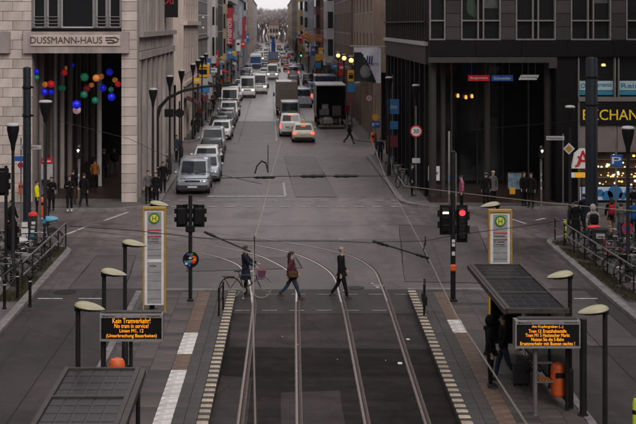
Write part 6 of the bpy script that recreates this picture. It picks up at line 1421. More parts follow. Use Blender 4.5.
cover_('bright red cover on a bicycle saddle at the right railing', 12.98, 52.2, 1.28, mat('red_cap', (.75, .03, .03), .4), 1.4); cover_('pale blue rain cover over a bicycle saddle by the orange bin', -9.3, 54.6, 1.25, mat('cover_blue', (.10, .32, .42), .6), 1.9); cover_('pale grey cover over a bicycle basket on the left railing', -9.6, 49.5, 1.2, LGREY, 1.8)
t = thing('lime_post', 'narrow lime yellow striped post at the right pavement corner', 'post', (*G(565, 243, .12), .12)); q = MB(); q.lathe([(.06, 0), (.06, 1.05), (.02, 1.1)], (0, 0, 0), 10); part('shaft', q, ANTH, t)
for k in range(3): q = MB(); q.lathe([(.062, 0), (.075, .02), (.075, .2), (.062, .22)], (0, 0, .2 + .3 * k), 10); part('lime_band', q, mat('lime', (.42, .55, .03), .5), t)
# flag, banner
t = thing('flag', 'white flag with dark face print and blue mark hanging over the right pavement', 'flag'); Y = 93.0
xa, zt = P(354, 47, Y); xc, zb = P(381, 82, Y); nx, nz = 48, 40; q = MB()
for side in (0, 1):
    i0 = len(q.v)
    for j in range(nz + 1):
        for i in range(nx + 1):
            u, v = i / nx, j / nz; q.v.append((xa + (xc - xa) * u, Y + .12 * math.sin(u * 7 + v * 2) * (.3 + v) + (.012 if side else 0), zt + (zb - zt) * v + .08 * math.sin(u * 5) * v))
    for j in range(nz):
        for i in range(nx):
            a = i0 + j * (nx + 1) + i; fx = (a, a + nx + 1, a + nx + 2, a + 1); q.f.append(fx if not side else fx[::-1])
            u, v = (i + .5) / nx, (j + .5) / nz; dark = v > .15 and u < .25 + .75 * (v - .15) ** .8 * .9 and not (u > .35 and v < .3)
            face = (u - .42) ** 2 + (v - .72) ** 2 < .035
            q.m.append((1 if dark and not face else 2 if dark else 0) if not side else 0)
o = part('cloth', q, [mat('flag_white', (.80, .77, .86), .8, var=.1), mat('flag_black', (.02, .02, .022), .8, var=.2), mat('flag_grey', (.2, .19, .2), .8, var=.3, scale=3)], t, smooth=60)
q = MB()
for k in range(3): x, z = P(366.5 + k * 2.3, 59.5, Y); q.prism([(x - .05, z - .3), (x + .05, z - .3), (x + .11, z + .25), (x + .02, z + .3)], Y - .22, Y - .205, 'y')
x, z = P(372, 63.5, Y); add_text(q, 'tami', (x + .1, Y - .21, z), .7, .22, depth=.01); part('blue_print', q, mat('print_navy', (.02, .03, .14), .7), o, smooth=0)
q = MB(); q.cyl((xa - .3, Y, zt + .08), (8.3, Y, zt + .02), .04); part('staff', q, LGREY, t)
t = thing('banner', 'tall red vertical banner with white script on the left house fronts', 'banner'); Y = 189.0; xa, zb = P(224.5, 45, Y); xc, zt = P(233.2, 8, Y)
q = MB(); q.box(((xa + xc) / 2, Y, (zb + zt) / 2), (xc - xa, .12, zt - zb), 0, 0, .02); part('cloth', q, mat('banner_red', (.33, .015, .03), .7, var=.15), t)
q = MB(); add_text(q, 'Friedrichs', ((xa + xc) / 2, Y - .08, (zb + zt) / 2 - .6), 3.6, .8, tilt=PI / 2); part('script', q, WHITE, t, smooth=0); q = MB(); q.box((xa - .35, Y, zt - .4), (.8, .08, .08)); q.box((xa - .35, Y, zb + .4), (.8, .08, .08)); part('bracket', q, ANTH, t, smooth=0)
for lab, px, Y, w, z0, z1, m in (('small dark red banner far down the left fronts', 243.5, 270, .8, 6.5, 11, mat('banner_red', (.33, .015, .03), .7)), ('pale blue vertical sign far down the left fronts', 240.5, 255, .6, 7.5, 13, P_BLUS)):
    x = (px - CX) * Y / FPX; t = thing('banner', lab, 'banner', (x, Y, z0)); q = MB(); q.box((0, 0, (z1 - z0) / 2), (w, .1, z1 - z0), 0, 0, .02); part('cloth', q, m, t); q = MB(); q.box((-w / 2 - .2, 0, z1 - z0 - .3), (.5, .06, .06)); q.box((-w / 2 - .2, 0, .3), (.5, .06, .06)); part('bracket', q, ANTH, t, smooth=0)
t = thing('wall_bracket_lamp', 'white bracket lamps on a cross arm at the grey office front', 'lamp'); Y = 128; q = MB()
x0, z = P(197, 15, Y); x1 = P(212, 15, Y)[0]; q.cyl((x0, Y, z), (x1, Y, z - .05), .04); part('arm', q, LGREY, t)
for (px, py) in ((203, 17.5), (203, 28)): x, z = P(px, py, Y); q = MB(); q.ball((x, Y - .1, z), (.14, .14, .12), 10, 6); part('lamp_head', q, WHITE, t)
# orange star decoration over the right pavement
t = thing('star_decoration', 'large orange woven star decoration hanging over the right pavement', 'decoration', (*[(P(314, 38, 205)[0])], 205, P(314, 38, 205)[1]))
rs = random.Random(2); q = MB()
for k in range(90):
    a = rs.uniform(0, 6.28); u = rs.uniform(-1, 1); r0 = rs.uniform(.6, 1.25); x, y, z = 1.55 * r0 * math.cos(a), .5 * math.sin(a * 2), .62 * r0 * u - .25 * math.cos(a)
    q.tube([(x - rs.uniform(.2, .5), y, z + rs.uniform(.0, .3)), (x, y - .1, z), (x + rs.uniform(.2, .5), y, z - rs.uniform(.0, .3))], rs.uniform(.05, .1), 5)
part('woven_strands', q, mat('star_orange', (.62, .28, .12), .6, var=.3), t); q = MB(); q.cyl((-1.6, 0, 1.2), (2.4, 0, 1.6), .03); q.cyl((0, 0, .4), (0, 0, 1.35), .02); part('hanger', q, ANTH, t)

# coloured lanterns hanging in the portal
COLB = {'blue': (.008, .012, .62), 'green': (.01, .20, .11), 'red': (.55, .01, .025), 'orange': (.80, .26, .05), 'pink': (.62, .38, .45), 'maroon': (.22, .01, .03)}
BALL = [(36.5, 71.5, 6, 'blue', 'blue ball lantern at the far left under the portal, upper one', 68.8), (36.5, 77.5, 6, 'green', 'green ball lantern below the far left blue one', 68.9), (45, 84.5, 6.5, 'orange', 'orange ball lantern half behind red ones on the left', 70.3), (51, 84, 8, 'red', 'red ball lantern above the two low blue ones on the left', 70.0), (44.5, 92, 7.5, 'blue', 'blue ball lantern low on the left, outer of a pair', 69.3), (51, 92, 6.5, 'blue', 'blue ball lantern low on the left, inner of a pair', 70.4),
        (64.5, 72.6, 6.5, 'red', 'single red ball lantern left of the middle', 71), (66, 68, 4.5, 'orange', 'small orange ball lantern just above the single red one', 76), (72.3, 65, 4.5, 'blue', 'small blue ball lantern, highest in the portal', 79), (70.6, 66.3, 3.2, 'green', 'tiny green ball lantern beside the highest blue one', 80), (62, 88, 8, 'green', 'dark green ball lantern low left of the middle', 74),
        (84.5, 77, 9, 'green', 'big green ball lantern in the middle, upper one', 70), (84, 94.5, 8, 'green', 'green ball lantern in the middle, below the maroon one', 70), (86.5, 88.5, 8, 'maroon', 'maroon ball lantern between the two middle green ones', 71.5), (91.5, 85, 5.5, 'orange', 'small orange ball lantern beside the maroon one', 72), (96.2, 78, 8, 'orange', 'large pale orange ball lantern right of the middle', 69), (101, 76.5, 6.5, 'orange', 'orange ball lantern touching the large pale one', 71), (95, 100.3, 7.5, 'green', 'lowest green ball lantern', 70), (103, 88, 7.5, 'blue', 'blue ball lantern beside the right pale column', 70.5), (109.5, 72, 7.5, 'blue', 'blue ball lantern high on the right', 70), (111, 89.5, 6, 'green', 'bright green ball lantern on the right', 70), (111.5, 97, 8.5, 'blue', 'large blue ball lantern low on the right', 69), (118, 84, 6.5, 'red', 'red ball lantern by the right pier', 70), (115, 80, 6, 'orange', 'dim orange ball lantern above the red one by the right pier', 72), (76.5, 104.5, 9.5, 'blue', 'deep blue ball lantern above the pink one', 68.6), (76.8, 110, 9, 'pink', 'pink ball lantern, lowest in the middle', 69.2)]
for (px, py, d, c, lab, Y) in BALL:
    x, z = P(px, py, Y); r = d * .46 * Y / FPX; t = thing('ball_lantern', lab, 'lantern', (x, Y, z), 0, 'coloured ball lanterns hanging in the portal'); q = MB(); q.ball((0, 0, 0), r, 20, 14); cc = COLB[c]
    part('globe', q, mat('globe_' + c, cc, .4, var=.1, emit=cc, est=.34 if c in ('blue', 'red') else .2), t); q = MB(); q.cyl((0, 0, r - .01), (0, 0, 7.88 - z), .008, n=5, caps=False); part('cord', q, BLACK, t); q = MB(); q.lathe([(.02, r + .03), (.04, r + .02), (.05, r - .02), (.02, r - .03)], (0, 0, 0), 8); part('cap', q, BLACK, t)

# overhead wires
def wire(lab, pts, r, m, ins=None, name='overhead_wire', k=1.0):
    t = thing(name, lab, 'wire'); q = MB(); q.tube(pts, r, 6); part('cable', q, m, t)
    for p, d in (ins or []):
        q = MB(); p = Vector(p); d = Vector(d).normalized(); q.tube([p + d * e * k for e in (-.28, -.2, -.1, 0, .1, .2, .28)], [e * k for e in (.012, .035, .027, .04, .027, .035, .012)], 8); part('insulator', q, BLACK, t)
    return t
def WP(px, py, z): Y = FPX * (CAMZ - z) / (py - CY); return ((px - CX) * Y / FPX, Y, z)
wire('pale contact wire over the left tram track', [WP(256.2, 460, 5.4), WP(254.4, 380, 5.4), WP(253, 310, 5.4), WP(253.6, 242, 5.4), WP(263, 210, 5.4), WP(272, 173, 5.4), WP(281.5, 140, 5.4)], .0062, WIREL)
wire('pale contact wire over the right tram track', [WP(560, 460, 5.4), WP(526.5, 424, 5.4), WP(456.5, 316, 5.4), WP(428, 257, 5.4), WP(402, 208, 5.4), WP(385, 175.5, 5.4), WP(371, 139, 5.4)], .0062, WIREL)
def span(lab, pl_, z, r=.008, m=BLACK, ins=()):
    pts = [WP(a, c, z) for a, c in pl_]; return wire(lab, pts, r, m, [(WP(a, c, z), Vector(pts[-1]) - Vector(pts[0])) for a, c in ins])
span('dark span wire with insulators crossing above the street centre', [(180, 179), (245, 177.5), (280, 176.2), (313, 176.2), (346, 176), (398, 176)], 6.2, .01, BLACK, [(313, 176.2), (346, 176)])
span('pale span wire running from the street centre to the right arcade', [(398, 176), (405, 186), (470, 194), (540, 202), (636, 211)], 6.0, .006, WIREL)
span('dark span wire crossing from the left portal to the left signals', [(60, 121), (130, 139), (190, 168), (262, 184)], 6.2, .006)
span('dark span wire crossing behind the left stop pillar', [(70, 226), (140, 231), (200, 238), (254, 241), (330, 241), (378, 243)], 5.6, .007)
span('thin dark wire from the right signals to the shop corner', [(378, 242), (425, 241), (455, 235), (510, 228), (575, 219), (636, 212)], 5.6, .006)
span('thin dark wire across the upper right before the granite block', [(470, 130), (540, 124), (590, 119), (636, 112)], 6.6, .006)
def boom(lab, a, c, z, ins):
    p, q_ = Vector(WP(*a, z)), Vector(WP(*c, z)); d = (q_ - p); t = wire(lab, [p, q_], .014, BLACK, [(p + d * k, d) for k in ins], 'wire_bracket', .8); return t
boom('dark insulated bracket arm over the left track', (207, 233), (250, 251.5), 5.5, (.03, .12)); boom('dark insulated bracket arm over the right track', (377.5, 242.5), (423.5, 256.5), 5.5, (.03, .12, .97))
wire('dark hanger drop beside the left track', [WP(254.5, 236, 5.6), WP(254, 262, 5.25)],   .011, BLACK, [(WP(254.2, 241, 5.55), (0, 0, 1))], k=.3); wire('dark hanger drop beside the right track', [WP(425.5, 240, 5.6), WP(423.5, 250, 5.45), WP(428.5, 263, 5.3)],   .011, BLACK, [(WP(425.3, 241, 5.6), (0, 0, 1))], k=.3)
wire('dark curved loop hanger above the street centre', [WP(255, 173, 5.6), WP(257, 166, 5.75), WP(261.5, 161, 5.85), (WP(266, 163, 5.8)), WP(268, 172, 5.6)], .022, BLACK, [(WP(264.5, 177.5, 5.5), (1, 0, 0))]); wire('thin dark vertical dropper above the street centre', [WP(268, 145, 6.2), WP(268, 170, 5.6)], .012, BLACK)
# railing post clutter: slim dark signal pole left of portal, black control heads at the left edge
t = thing('signal_cluster', 'black traffic signal heads seen from behind at the left picture edge', 'traffic light', (P(6, 0, 47)[0], 47, .12)); pole(t, 4.2, .06)
head(t, -.1, 0, 3.2, 3, None, True, True); head(t, .2, .05, 1.25, 3, None, True, True); q = MB(); q.box((.1, 0, 1.7), (.3, .05, .05)); q.box((0, 0, 3.6), (.2, .05, .05)); part('bracket', q, BLACK, t)
t = thing('grey_post', 'plain grey post standing by the red topped cabinet', 'post', (*G(44.5, 262, .12), .12)); q = MB(); q.lathe([(.06, 0), (.05, .05), (.045, 5.4), (.02, 5.44)], (0, 0, 0), 10); part('shaft', q, ANTH, t); q = MB(); q.box((0, -.06, 1.6), (.1, .02, .16)); part('sticker', q, BLUEL, t, smooth=0)
for lab, px, py, h, r in (('slim grey post with coloured stickers at the granite corner', 449, 208, 3.9, .05), ('thick short grey post at the granite corner', 454.5, 210.5, 2.9, .11)):
    t = thing('grey_post', lab, 'post', (*G(px, py, .12), .12)); q = MB(); q.lathe([(r * 1.2, 0), (r, .06), (r, h - .04), (r * .6, h)], (0, 0, 0), 12); part('shaft', q, GREY, t)
    for k in range(3): q = MB(); q.box((0, -r - .004, .8 + .4 * k), (r * 1.4, .012, .16)); part('sticker', q, [LGREY, HGREEN, BLUEL][k], t, smooth=0)

# ------------------------------------------------------------------ people
def skin_mesh(name, verts, edges, radii, mats, root=0, levels=1):
    me = bpy.data.meshes.new(name); me.from_pydata([tuple(v) for v in verts], edges, [])
    o = bpy.data.objects.new(name, me); md = o.modifiers.new('s', 'SKIN'); md.use_smooth_shade = True
    for i, d in enumerate(me.skin_vertices[0].data):
        r = radii[i]; d.radius = r if hasattr(r, '__len__') else (r, r); d.use_root = (i == root)
    sm = o.modifiers.new('u', 'SUBSURF'); sm.levels = levels; sm.render_levels = levels
    out = bake(o); out.name = name
    bpy.data.objects.remove(o); bpy.data.meshes.remove(me)
    out.materials.clear()
    for m in mats: out.materials.append(m)
    for p in out.polygons: p.use_smooth = True; p.material_index = 0
    return out
def person(lab, loc, rz, H=1.75, top=C_BLK, legs=C_BLK, hair=HAIRD, shoes=PLASTD, pose='stand', coat=0.0, hood=False, bag=None, pack=None, long_hair=False, bald=False, skirt=None, group=None, ph=1.0, arms=None, cap=None, collar=None):
    "faces local -y"
    t = thing('person', lab, 'person', loc, rz, group); S = H / 1.75
    hip, knee, ank = .92, .49, .09
    if pose == 'walk': th = (.42 * ph, -.34 * ph); kn = (.10, .42); 
    elif pose == 'walk2': th = (.26 * ph, -.26 * ph); kn = (.08, .34)
    else: th = (.03, -.02); kn = (.02, .02)
    V = Vector
    def leg(s, a, k):
        h = V((s * .095, 0, hip)); kn_ = h + V((s * .005, -math.sin(a), -math.cos(a))) * .43; b = a - k; an = kn_ + V((0, -math.sin(b), -math.cos(b))) * .41
        return h, kn_, an
    L1, L2 = leg(-1, th[0], kn[0]), leg(1, th[1], kn[1]); low = min(L1[2].z, L2[2].z) - .085; dz = -low
    up = lambda v: V((v.x, v.y, v.z + dz))
    L1 = [up(v) for v in L1]; L2 = [up(v) for v in L2]; z = dz
    pel = V((0, .0, .95 + z)); wai = V((0, .0, 1.09 + z)); che = V((0, .01, 1.30 + z)); nec0 = V((0, .02, 1.43 + z)); nec = V((0, .0, 1.50 + z)); hd0 = V((0, -.015, 1.575 + z)); hd1 = V((0, -.015, 1.67 + z)); hd2 = V((0, -.01, 1.715 + z))
    A = arms or {'stand': ((.05, .15), (-.02, .2)), 'walk': ((-.38, .3), (.30, .4)), 'walk2': ((-.2, .3), (.2, .4)), 'phone': ((.25, 1.75), (.2, 1.6)), 'push': ((.75, .55), (.8, .5))}[pose if pose in ('stand', 'walk', 'walk2', 'phone', 'push') else 'stand']
    def arm(s, a, e):
        sh = V((s * .185, .015, 1.40 + z)); el = sh + V((s * .055, -math.sin(a) * .28, -math.cos(a) * .28)); b = a + e; wr = el + V((-s * (.02 + (.07 if e > 1 else 0)), -math.sin(b) * .25, -math.cos(b) * .25)); ha = wr + (wr - el).normalized() * .085; return sh, el, wr, ha
    A1, A2 = arm(-1, *A[0]), arm(1, *A[1])
    toe = lambda an, fwd: an + V((0, -.15, -.055))
    vs = [pel, wai, che, nec0, nec, hd0, hd1, hd2, *L1, toe(L1[2], 0), *L2, toe(L2[2], 0), *A1, *A2]
    es = [(0, 1), (1, 2), (2, 3), (3, 4), (4, 5), (5, 6), (6, 7), (0, 8), (8, 9), (9, 10), (10, 11), (0, 12), (12, 13), (13, 14), (14, 15), (3, 16), (16, 17), (17, 18), (18, 19), (3, 20), (20, 21), (21, 22), (22, 23)]
    rad = [(.115, .09), (.105, .085), (.125, .095), (.08, .075), (.052, .055), (.066, .078), (.078, .093), (.05, .06), .082, .052, .036, .03, .082, .052, .036, .03, .05, .038, .026, .02, .05, .038, .026, .02]
    me = skin_mesh('body', vs, es, rad, [SKIN])
    # fingers, thumb, nose and ears belong to the body surface
    q = MB(); q.merge(me, Matrix.Identity(4))
    for (sh, el, wr, ha), s in ((A1, -1), (A2, 1)):
        d = (ha - wr).normalized(); sd = V((0, 1, 0)).cross(d) if abs(d.y) < .8 else V((1, 0, 0)).cross(d); sd.normalize(); fw = d.cross(sd).normalized()
        for k, ln in enumerate((.062, .072, .068, .054)):
            p = ha + fw * (-.027 + .018 * k) - d * .02; q.tube([p, p + d * ln * .55, p + d * ln * .9 + sd * (s * -.012), p + d * ln * 1.05 + sd * (s * -.026)], [.0095, .009, .008, .006], 6)
        p = wr + d * .03 - fw * .02; q.tube([p, p - fw * .022 + d * .022, p - fw * .028 + d * .05], [.011, .0105, .008], 6)
    fy = -.015
    q.tube([(0, fy - .088, 1.665 + z), (0, fy - .108, 1.635 + z), (0, fy - .1, 1.622 + z)], [.008, .014, .011], 6)
    for s in (-1, 1): q.ball((s * .079, fy + .012, 1.64 + z), (.012, .022, .032), 8, 6)
    for f in range(len(q.m)):
        ps = [q.v[i] for i in q.f[f]]; c = sum((Vector(p) for p in ps), Vector()) / len(ps); q.m[f] = 0
        if f >= len(me.polygons) or c.z > nec.z - .035: continue
        dh = min((c - a).length for a in (A1[2], A1[3], A2[2], A2[3])); de = min((c - a).length for a in (A1[1], A2[1], A1[0], A2[0], pel, che, wai, L1[0], L2[0], L1[1], L2[1], L1[2], L2[2]))
        if dh < de: continue
        q.m[f] = 1 if c.z > pel.z - .03 else 2
    part('body', q, [SKIN, top, legs], t, smooth=70)
    q = MB()
    for s in (-1, 1): q.ball((s * .03, fy - .086, 1.662 + z), (.013, .008, .008), 8, 5)
    q.box((0, fy - .087, 1.596 + z), (.045, .012, .01)); 
    for s in (-1, 1): q.box((s * .032, fy - .089, 1.683 + z), (.034, .01, .007))
    part('face', q, mat('face_dark', (.06, .025, .02), .5, var=0), t)
    q = MB(); q.lathe([(.062, 0), (.072, -.012), (.078, .02), (.066, .045)], (0, .008, 1.475 + z), 14, ring=True); part('collar', q, collar or top, t)
    # trousers
    if skirt is None or True:
        vs = [pel + V((0, 0, .06)), pel, L1[0], L1[1], L1[1] * .45 + L1[2] * .55, L1[2] + V((0, 0, .03)), L2[0], L2[1], L2[1] * .45 + L2[2] * .55, L2[2] + V((0, 0, .03))]
        es = [(0, 1), (1, 2), (2, 3), (3, 4), (4, 5), (1, 6), (6, 7), (7, 8), (8, 9)]
        rad = [(.13, .105), (.135, .11), .105, .074, .062, .06, .105, .074, .062, .06]
        link('trousers' if skirt is None else 'tights', skin_mesh('trousers', vs, es, rad, [legs], 1), t)
    # jacket: torso and sleeves
    vs = [pel + V((0, 0, -.12)), pel + V((0, 0, .05)), wai, che, nec0, nec + V((0, 0, -.03)), A1[0], A1[1], A1[2] - (A1[2] - A1[1]) * .05, A2[0], A2[1], A2[2] - (A2[2] - A2[1]) * .05]
    es = [(0, 1), (1, 2), (2, 3), (3, 4), (4, 5), (4, 6), (6, 7), (7, 8), (4, 9), (9, 10), (10, 11)]
    rad = [(.17, .15), (.165, .145), (.15, .13), (.16, .135), (.115, .1), (.07, .075), .078, .06, .05, .078, .06, .05]
    link('jacket', skin_mesh('jacket', vs, es, rad, [top], 3), t)
    if coat > 0:
        q = MB(); k0 = z + .93; rings = []
        for f, (rx, ry) in ((1, (.165, .135)), (.4, (.185, .16)), (0, (.20, .185))):
            zz = k0 - coat * (1 - f) * .62; rings.append([(rx * math.cos(2 * PI * j / 16) * (1 + .05 * math.sin(j * 2.4)), ry * math.sin(2 * PI * j / 16) * (1 + .05 * math.cos(j * 3.1)) - .01, zz) for j in range(16)])
        q.loft(rings[::-1]); part('coat_skirt', q, skirt or top, t, smooth=60)
    for an in (L1[2], L2[2]):
        q = MB(); q.loft([[(an.x - .042, an.y + .07, an.z - .085), (an.x + .042, an.y + .07, an.z - .085), (an.x + .038, an.y + .06, an.z + .0), (an.x - .038, an.y + .06, an.z + .0)], [(an.x - .046, an.y - .02, an.z - .085), (an.x + .046, an.y - .02, an.z - .085), (an.x + .04, an.y - .03, an.z + .02), (an.x - .04, an.y - .03, an.z + .02)], [(an.x - .05, an.y - .13, an.z - .085), (an.x + .05, an.y - .13, an.z - .085), (an.x + .04, an.y - .12, an.z - .03), (an.x - .04, an.y - .12, an.z - .03)], [(an.x - .03, an.y - .19, an.z - .085), (an.x + .03, an.y - .19, an.z - .085), (an.x + .025, an.y - .18, an.z - .05), (an.x - .025, an.y - .18, an.z - .05)]]); part('shoe', q, shoes, t, smooth=60)
    # hair or hood
    hc = V((0, fy + .02, 1.675 + z)); q = MB()
    if hood:
        q.ball((0, .005, 1.65 + z), (.125, .135, .155), 14, 9); q.tube([(0, .05, 1.52 + z), (0, .04, 1.44 + z)], [.12, .14], 12); part('hood', q, top, t)
    else:
        i0 = len(q.v); q.ball(hc, (.091, .106, .083), 16, 10)
        for i in range(i0, len(q.v)):
            x, y, zz = q.v[i]
            if y < fy - .045 and zz < 1.70 + z: q.v[i] = (x * .85, fy - .045, zz)
            if zz < 1.63 + z and not long_hair: q.v[i] = (x * .9, max(y, fy + .02), zz + .01)
        if bald:
            for i in range(i0, len(q.v)):
                x, y, zz = q.v[i]; 
                if zz > 1.71 + z: q.v[i] = (x * .9, y * .9 + .005, 1.705 + z)
        if long_hair: q.tube([(0, .05, 1.68 + z), (0, .085, 1.58 + z), (0, .075, 1.46 + z)], [.07, .075, .05], 10)
        part('hair', q, hair, t, smooth=70)
        if cap: q = MB(); q.ball((0, fy + .01, 1.70 + z), (.1, .115, .075), 14, 8); part('cap', q, cap, t)
    t.scale = (S, S, S)
    if bag or pack:
        bt = bag or pack; M_ = Matrix.Rotation(rz, 4, 'Z'); V3 = lambda x, y, zz: Vector(loc) + (M_ @ Vector((x * S, y * S, zz * S)))
        b_ = thing('bag' if bag else 'backpack', bt[1], 'bag', tuple(V3(*((-.25, -.06, .98 + z) if bag else (0, .2, 1.22 + z)))), rz); q = MB()
        if bag: q.box((0, 0, 0), (.12, .34, .26), 0, 0, .05); part('pouch', q, bt[0], b_); q = MB(); q.tube([(.03, .12, .12), (.1, .06, .34), (.14, 0, .5), (.1, -.06, .34), (.03, -.12, .12)], .014, 6); part('strap', q, bt[0], b_)
        else:
            q = MB(); q.box((0, 0, 0), (.32, .2, .46), 0, 0, .07); part('pouch', q, bt[0], b_); q = MB(); q.box((0, .11, -.06), (.24, .07, .22), 0, 0, .03); part('pocket', q, bt[0], b_)
            for s in (-1, 1): q = MB(); q.tube([(s * .1, -.08, .2), (s * .12, -.2, .26), (s * .12, -.33, .12), (s * .11, -.32, -.1)], .018, 6); part('strap', q, bt[0], b_)
    return t
RT = PI / 2                                         # facing +x
def at(px, py, z=0.0): x, y = G(px, py, z); return (x, y, z)
person('person in a dark suit with grey receding hair walking across the tracks', at(341.5, 299), RT, 1.80, C_BLK, C_BLK, HAIRG, PLASTD, 'walk2', coat=.22, collar=cloth('pale_blue', (.22, .28, .42)))
person('woman in a wine red jacket and jeans striding across the tracks', at(291.5, 299.5), RT, 1.70, C_WINE, C_JEAN, HAIRD, C_BRWN, 'walk', coat=.25, skirt=C_BLK, long_hair=True, collar=cloth('plum', (.16, .07, .09)), bag=(C_BRWN, 'brown shoulder bag carried by the woman crossing the tracks'))
x, y, z = at(245.5, 296); person('person in a dark blue coat pushing a bicycle over the crossing', (x, y, 0), RT, 1.74, C_NAVY, C_BLK, HAIRD, PLASTD, 'push', coat=.55, arms=((.6, .5), (.75, .45)))
bicycle('bicycle with pale tyres and a pink topped basket pushed across the tracks', (x + .02, y - .42, 0), 0, P_DARK, .03, basket=mat('basket_plum', (.13, .035, .07), .8), group=None, tyre=mat('tyre_cream', (.24, .215, .19), .7))
x, y, z = at(490.5, 387, PZ); person('person in a black hooded jacket waiting at the right shelter edge', (x, y, PZ), RT * .8, 1.78, C_BLK, C_BLK, HAIRD, PLASTD, 'stand', coat=.2, hood=True)
x, y, z = at(501.5, 384, PZ); person('person in dark clothes standing behind the hooded one under the shelter', (x + .1, y + .3, PZ), -RT * .9, 1.7, C_BLK, C_JEAN, HAIRD, PLASTD, 'walk2')
W0 = .12
person('person in a black coat reading a phone before the portal, left of two', at(51.5, 211, W0), 0, 1.7, C_BLK, C_BLK, HAIRD, PLASTD, 'phone', coat=.5)
person('person in black with white shoes looking at a phone before the portal', at(69.5, 210.5, W0), .2, 1.75, C_BLK, C_BLK, HAIRD, WHITE, 'phone')
person('person in a bright yellow jacket behind the thick left mast', at(37, 214, W0), RT, 1.62, C_YEL, C_BLK, HAIRD, PLASTD, 'stand')
person('person in a dark jacket standing behind the phone readers', at(73, 204.5, W0), PI, 1.8, C_BLK, C_BRWN, HAIRD, PLASTD, 'stand')
person('person in an ochre jacket walking inside the left arcade', (*G(95, 190, W0), W0), PI, 1.75, C_ORG, C_BLK, HAIRD, PLASTD, 'walk2')
person('person in dark clothes with an orange cap deep inside the left arcade', (*G(104, 180, W0), W0), PI, 1.85, C_BLK, C_BLK, HAIRD, PLASTD, 'walk2', cap=C_ORG)
person('person in a dark coat inside the left arcade beside the right pier', (*G(114, 176, W0), W0), PI, 1.8, C_BLK, C_GREY, HAIRD, PLASTD, 'walk', pack=(C_BLK, 'black backpack worn by the walker beside the right pier'))
person('person in a grey jacket waiting by the bicycles at the limestone corner', at(148, 204, W0), .4, 1.75, C_GREY, C_BLK, HAIRD, PLASTD, 'stand')
person('person in black waiting at the kerb next to the silver people carrier', at(156, 205, W0), -.5, 1.7, C_BLK, C_BLK, HAIRD, PLASTD, 'stand', coat=.4)
person('person in black walking on the right pavement by the open lorry', (*G(349.5, 143.5, W0), W0), RT, 1.82, C_BLK, C_BLK, HAIRD, PLASTD, 'walk')
person('woman with a bright red backpack and bare legs on the right pavement', at(611.5, 236, W0), PI, 1.72, C_BLK, C_TAN, HAIRD, BLACK, 'walk2', coat=.3, skirt=C_BLK, long_hair=True, pack=(C_RED, 'bright red backpack worn by the woman on the right pavement'))
person('person in a pale hooded top with a dark backpack by the right bicycles', at(593, 250, W0), PI, 1.85, C_LGT, C_BLK, HAIRD, PLASTD, 'stand', hood=True, pack=(C_BLK, 'dark backpack on the person in the pale hooded top'))
person('person in a long black coat standing left of the pale hooded top', at(576, 242, W0), PI * .9, 1.75, C_BLK, C_BLK, HAIRD, PLASTD, 'stand', coat=.7)
person('person in grey walking past the no stopping sign', at(621, 244, W0), PI, 1.75, C_GREY, C_JEAN, HAIRD, PLASTD, 'walk2')
person('person in a blue jacket at the right picture edge', at(634, 240, W0), PI, 1.75, cloth('blue', (.02, .10, .28)), C_BLK, HAIRD, PLASTD, 'stand')
person('person in pink scarf and dark coat beside the posts at the granite corner', at(461.5, 209, W0), -RT, 1.7, C_PINK, C_BLK, HAIRD, PLASTD, 'stand')
for (px, py, lab, tp, hr, rz) in ((486, 207, 'person in dark jacket and grey cap among those before the arcade', C_BLK, C_GREY, PI), (493, 205, 'person with light hat in the group before the arcade', C_GREY, C_LGT, 0.3), (524, 206, 'person in a dark coat right of the pale blue poster', C_BLK, None, .5), (531, 207, 'person in black nearest the right signal post', C_BLK, None, -.5)):
    person(lab, at(px, py, W0), rz, 1.75, tp, C_BLK, HAIRD, PLASTD, 'stand', coat=.3, cap=hr)
# passers-by further down the pavements
rs = random.Random(21); k = 0
cols = [('black', C_BLK), ('navy', C_NAVY), ('grey', C_GREY), ('brown', C_BRWN), ('red', C_RED), ('denim blue', C_JEAN), ('ochre', C_ORG)]
spots = [(-6.4, 108), (-6.5, 116), (-6.2, 131), (-6.4, 144), (-6.3, 158), (-6.2, 176), (-6.4, 196), (7.3, 134), (7.4, 148), (7.3, 170), (7.5, 186), (7.2, 212)]
names = ['before the beige stone house', 'beside the second lantern beyond the side street', 'beside the last clear lantern', 'by the grey office front', 'before the tall white house', 'before the red banner', 'by the balcony house', 'under the glowing globe lamps', 'by the dark blue lorry', 'by the ornate white house', 'before the dark red house', 'under the orange star']
for (x, y), nm in zip(spots, names):
    cn, cc = cols[k % 7]; k += 1; person('person in %s walking on the pavement %s' % (cn, nm), (x, y, W0), rs.choice((0, PI)), rs.uniform(1.65, 1.85), cc, C_BLK, HAIRD, PLASTD, 'walk2', coat=.25, group='passers-by down the street')

more = [(-6.3, 106), (-6.6, 121), (-6.2, 138), (-6.5, 151), (-6.3, 166), (-6.6, 184), (-6.3, 206), (-6.5, 226), (7.4, 127), (7.3, 141), (7.5, 158), (7.3, 198), (7.4, 228), (-6.4, 88), (7.4, 88)]
nm2 = ['at the side street kerb on the left', 'at the end of the beige stone house', 'halfway along the grey office front', 'at the start of the tall white house', 'at the dark narrow house', 'right under the red banner', 'under the balcony bands', 'past the balcony house awning', 'by the yellow board at the flag', 'between the second and third globe lamps', 'beside the blue lorry cab', 'at the start of the dark red house', 'at the end of the dark red house', 'between lanterns at the last stone pillars', 'among the slim granite posts']
for (x, y), nm in zip(more, nm2):
    cn, cc = cols[(k * 3) % 7] if k % 3 else cols[0]; k += 1; person('person in %s standing %s' % (cn, nm), (x, y, W0), rs.choice((0, PI, 1.2)), rs.uniform(1.62, 1.85), cc, C_BLK, HAIRD, PLASTD, 'stand', coat=.3, group='passers-by down the street')
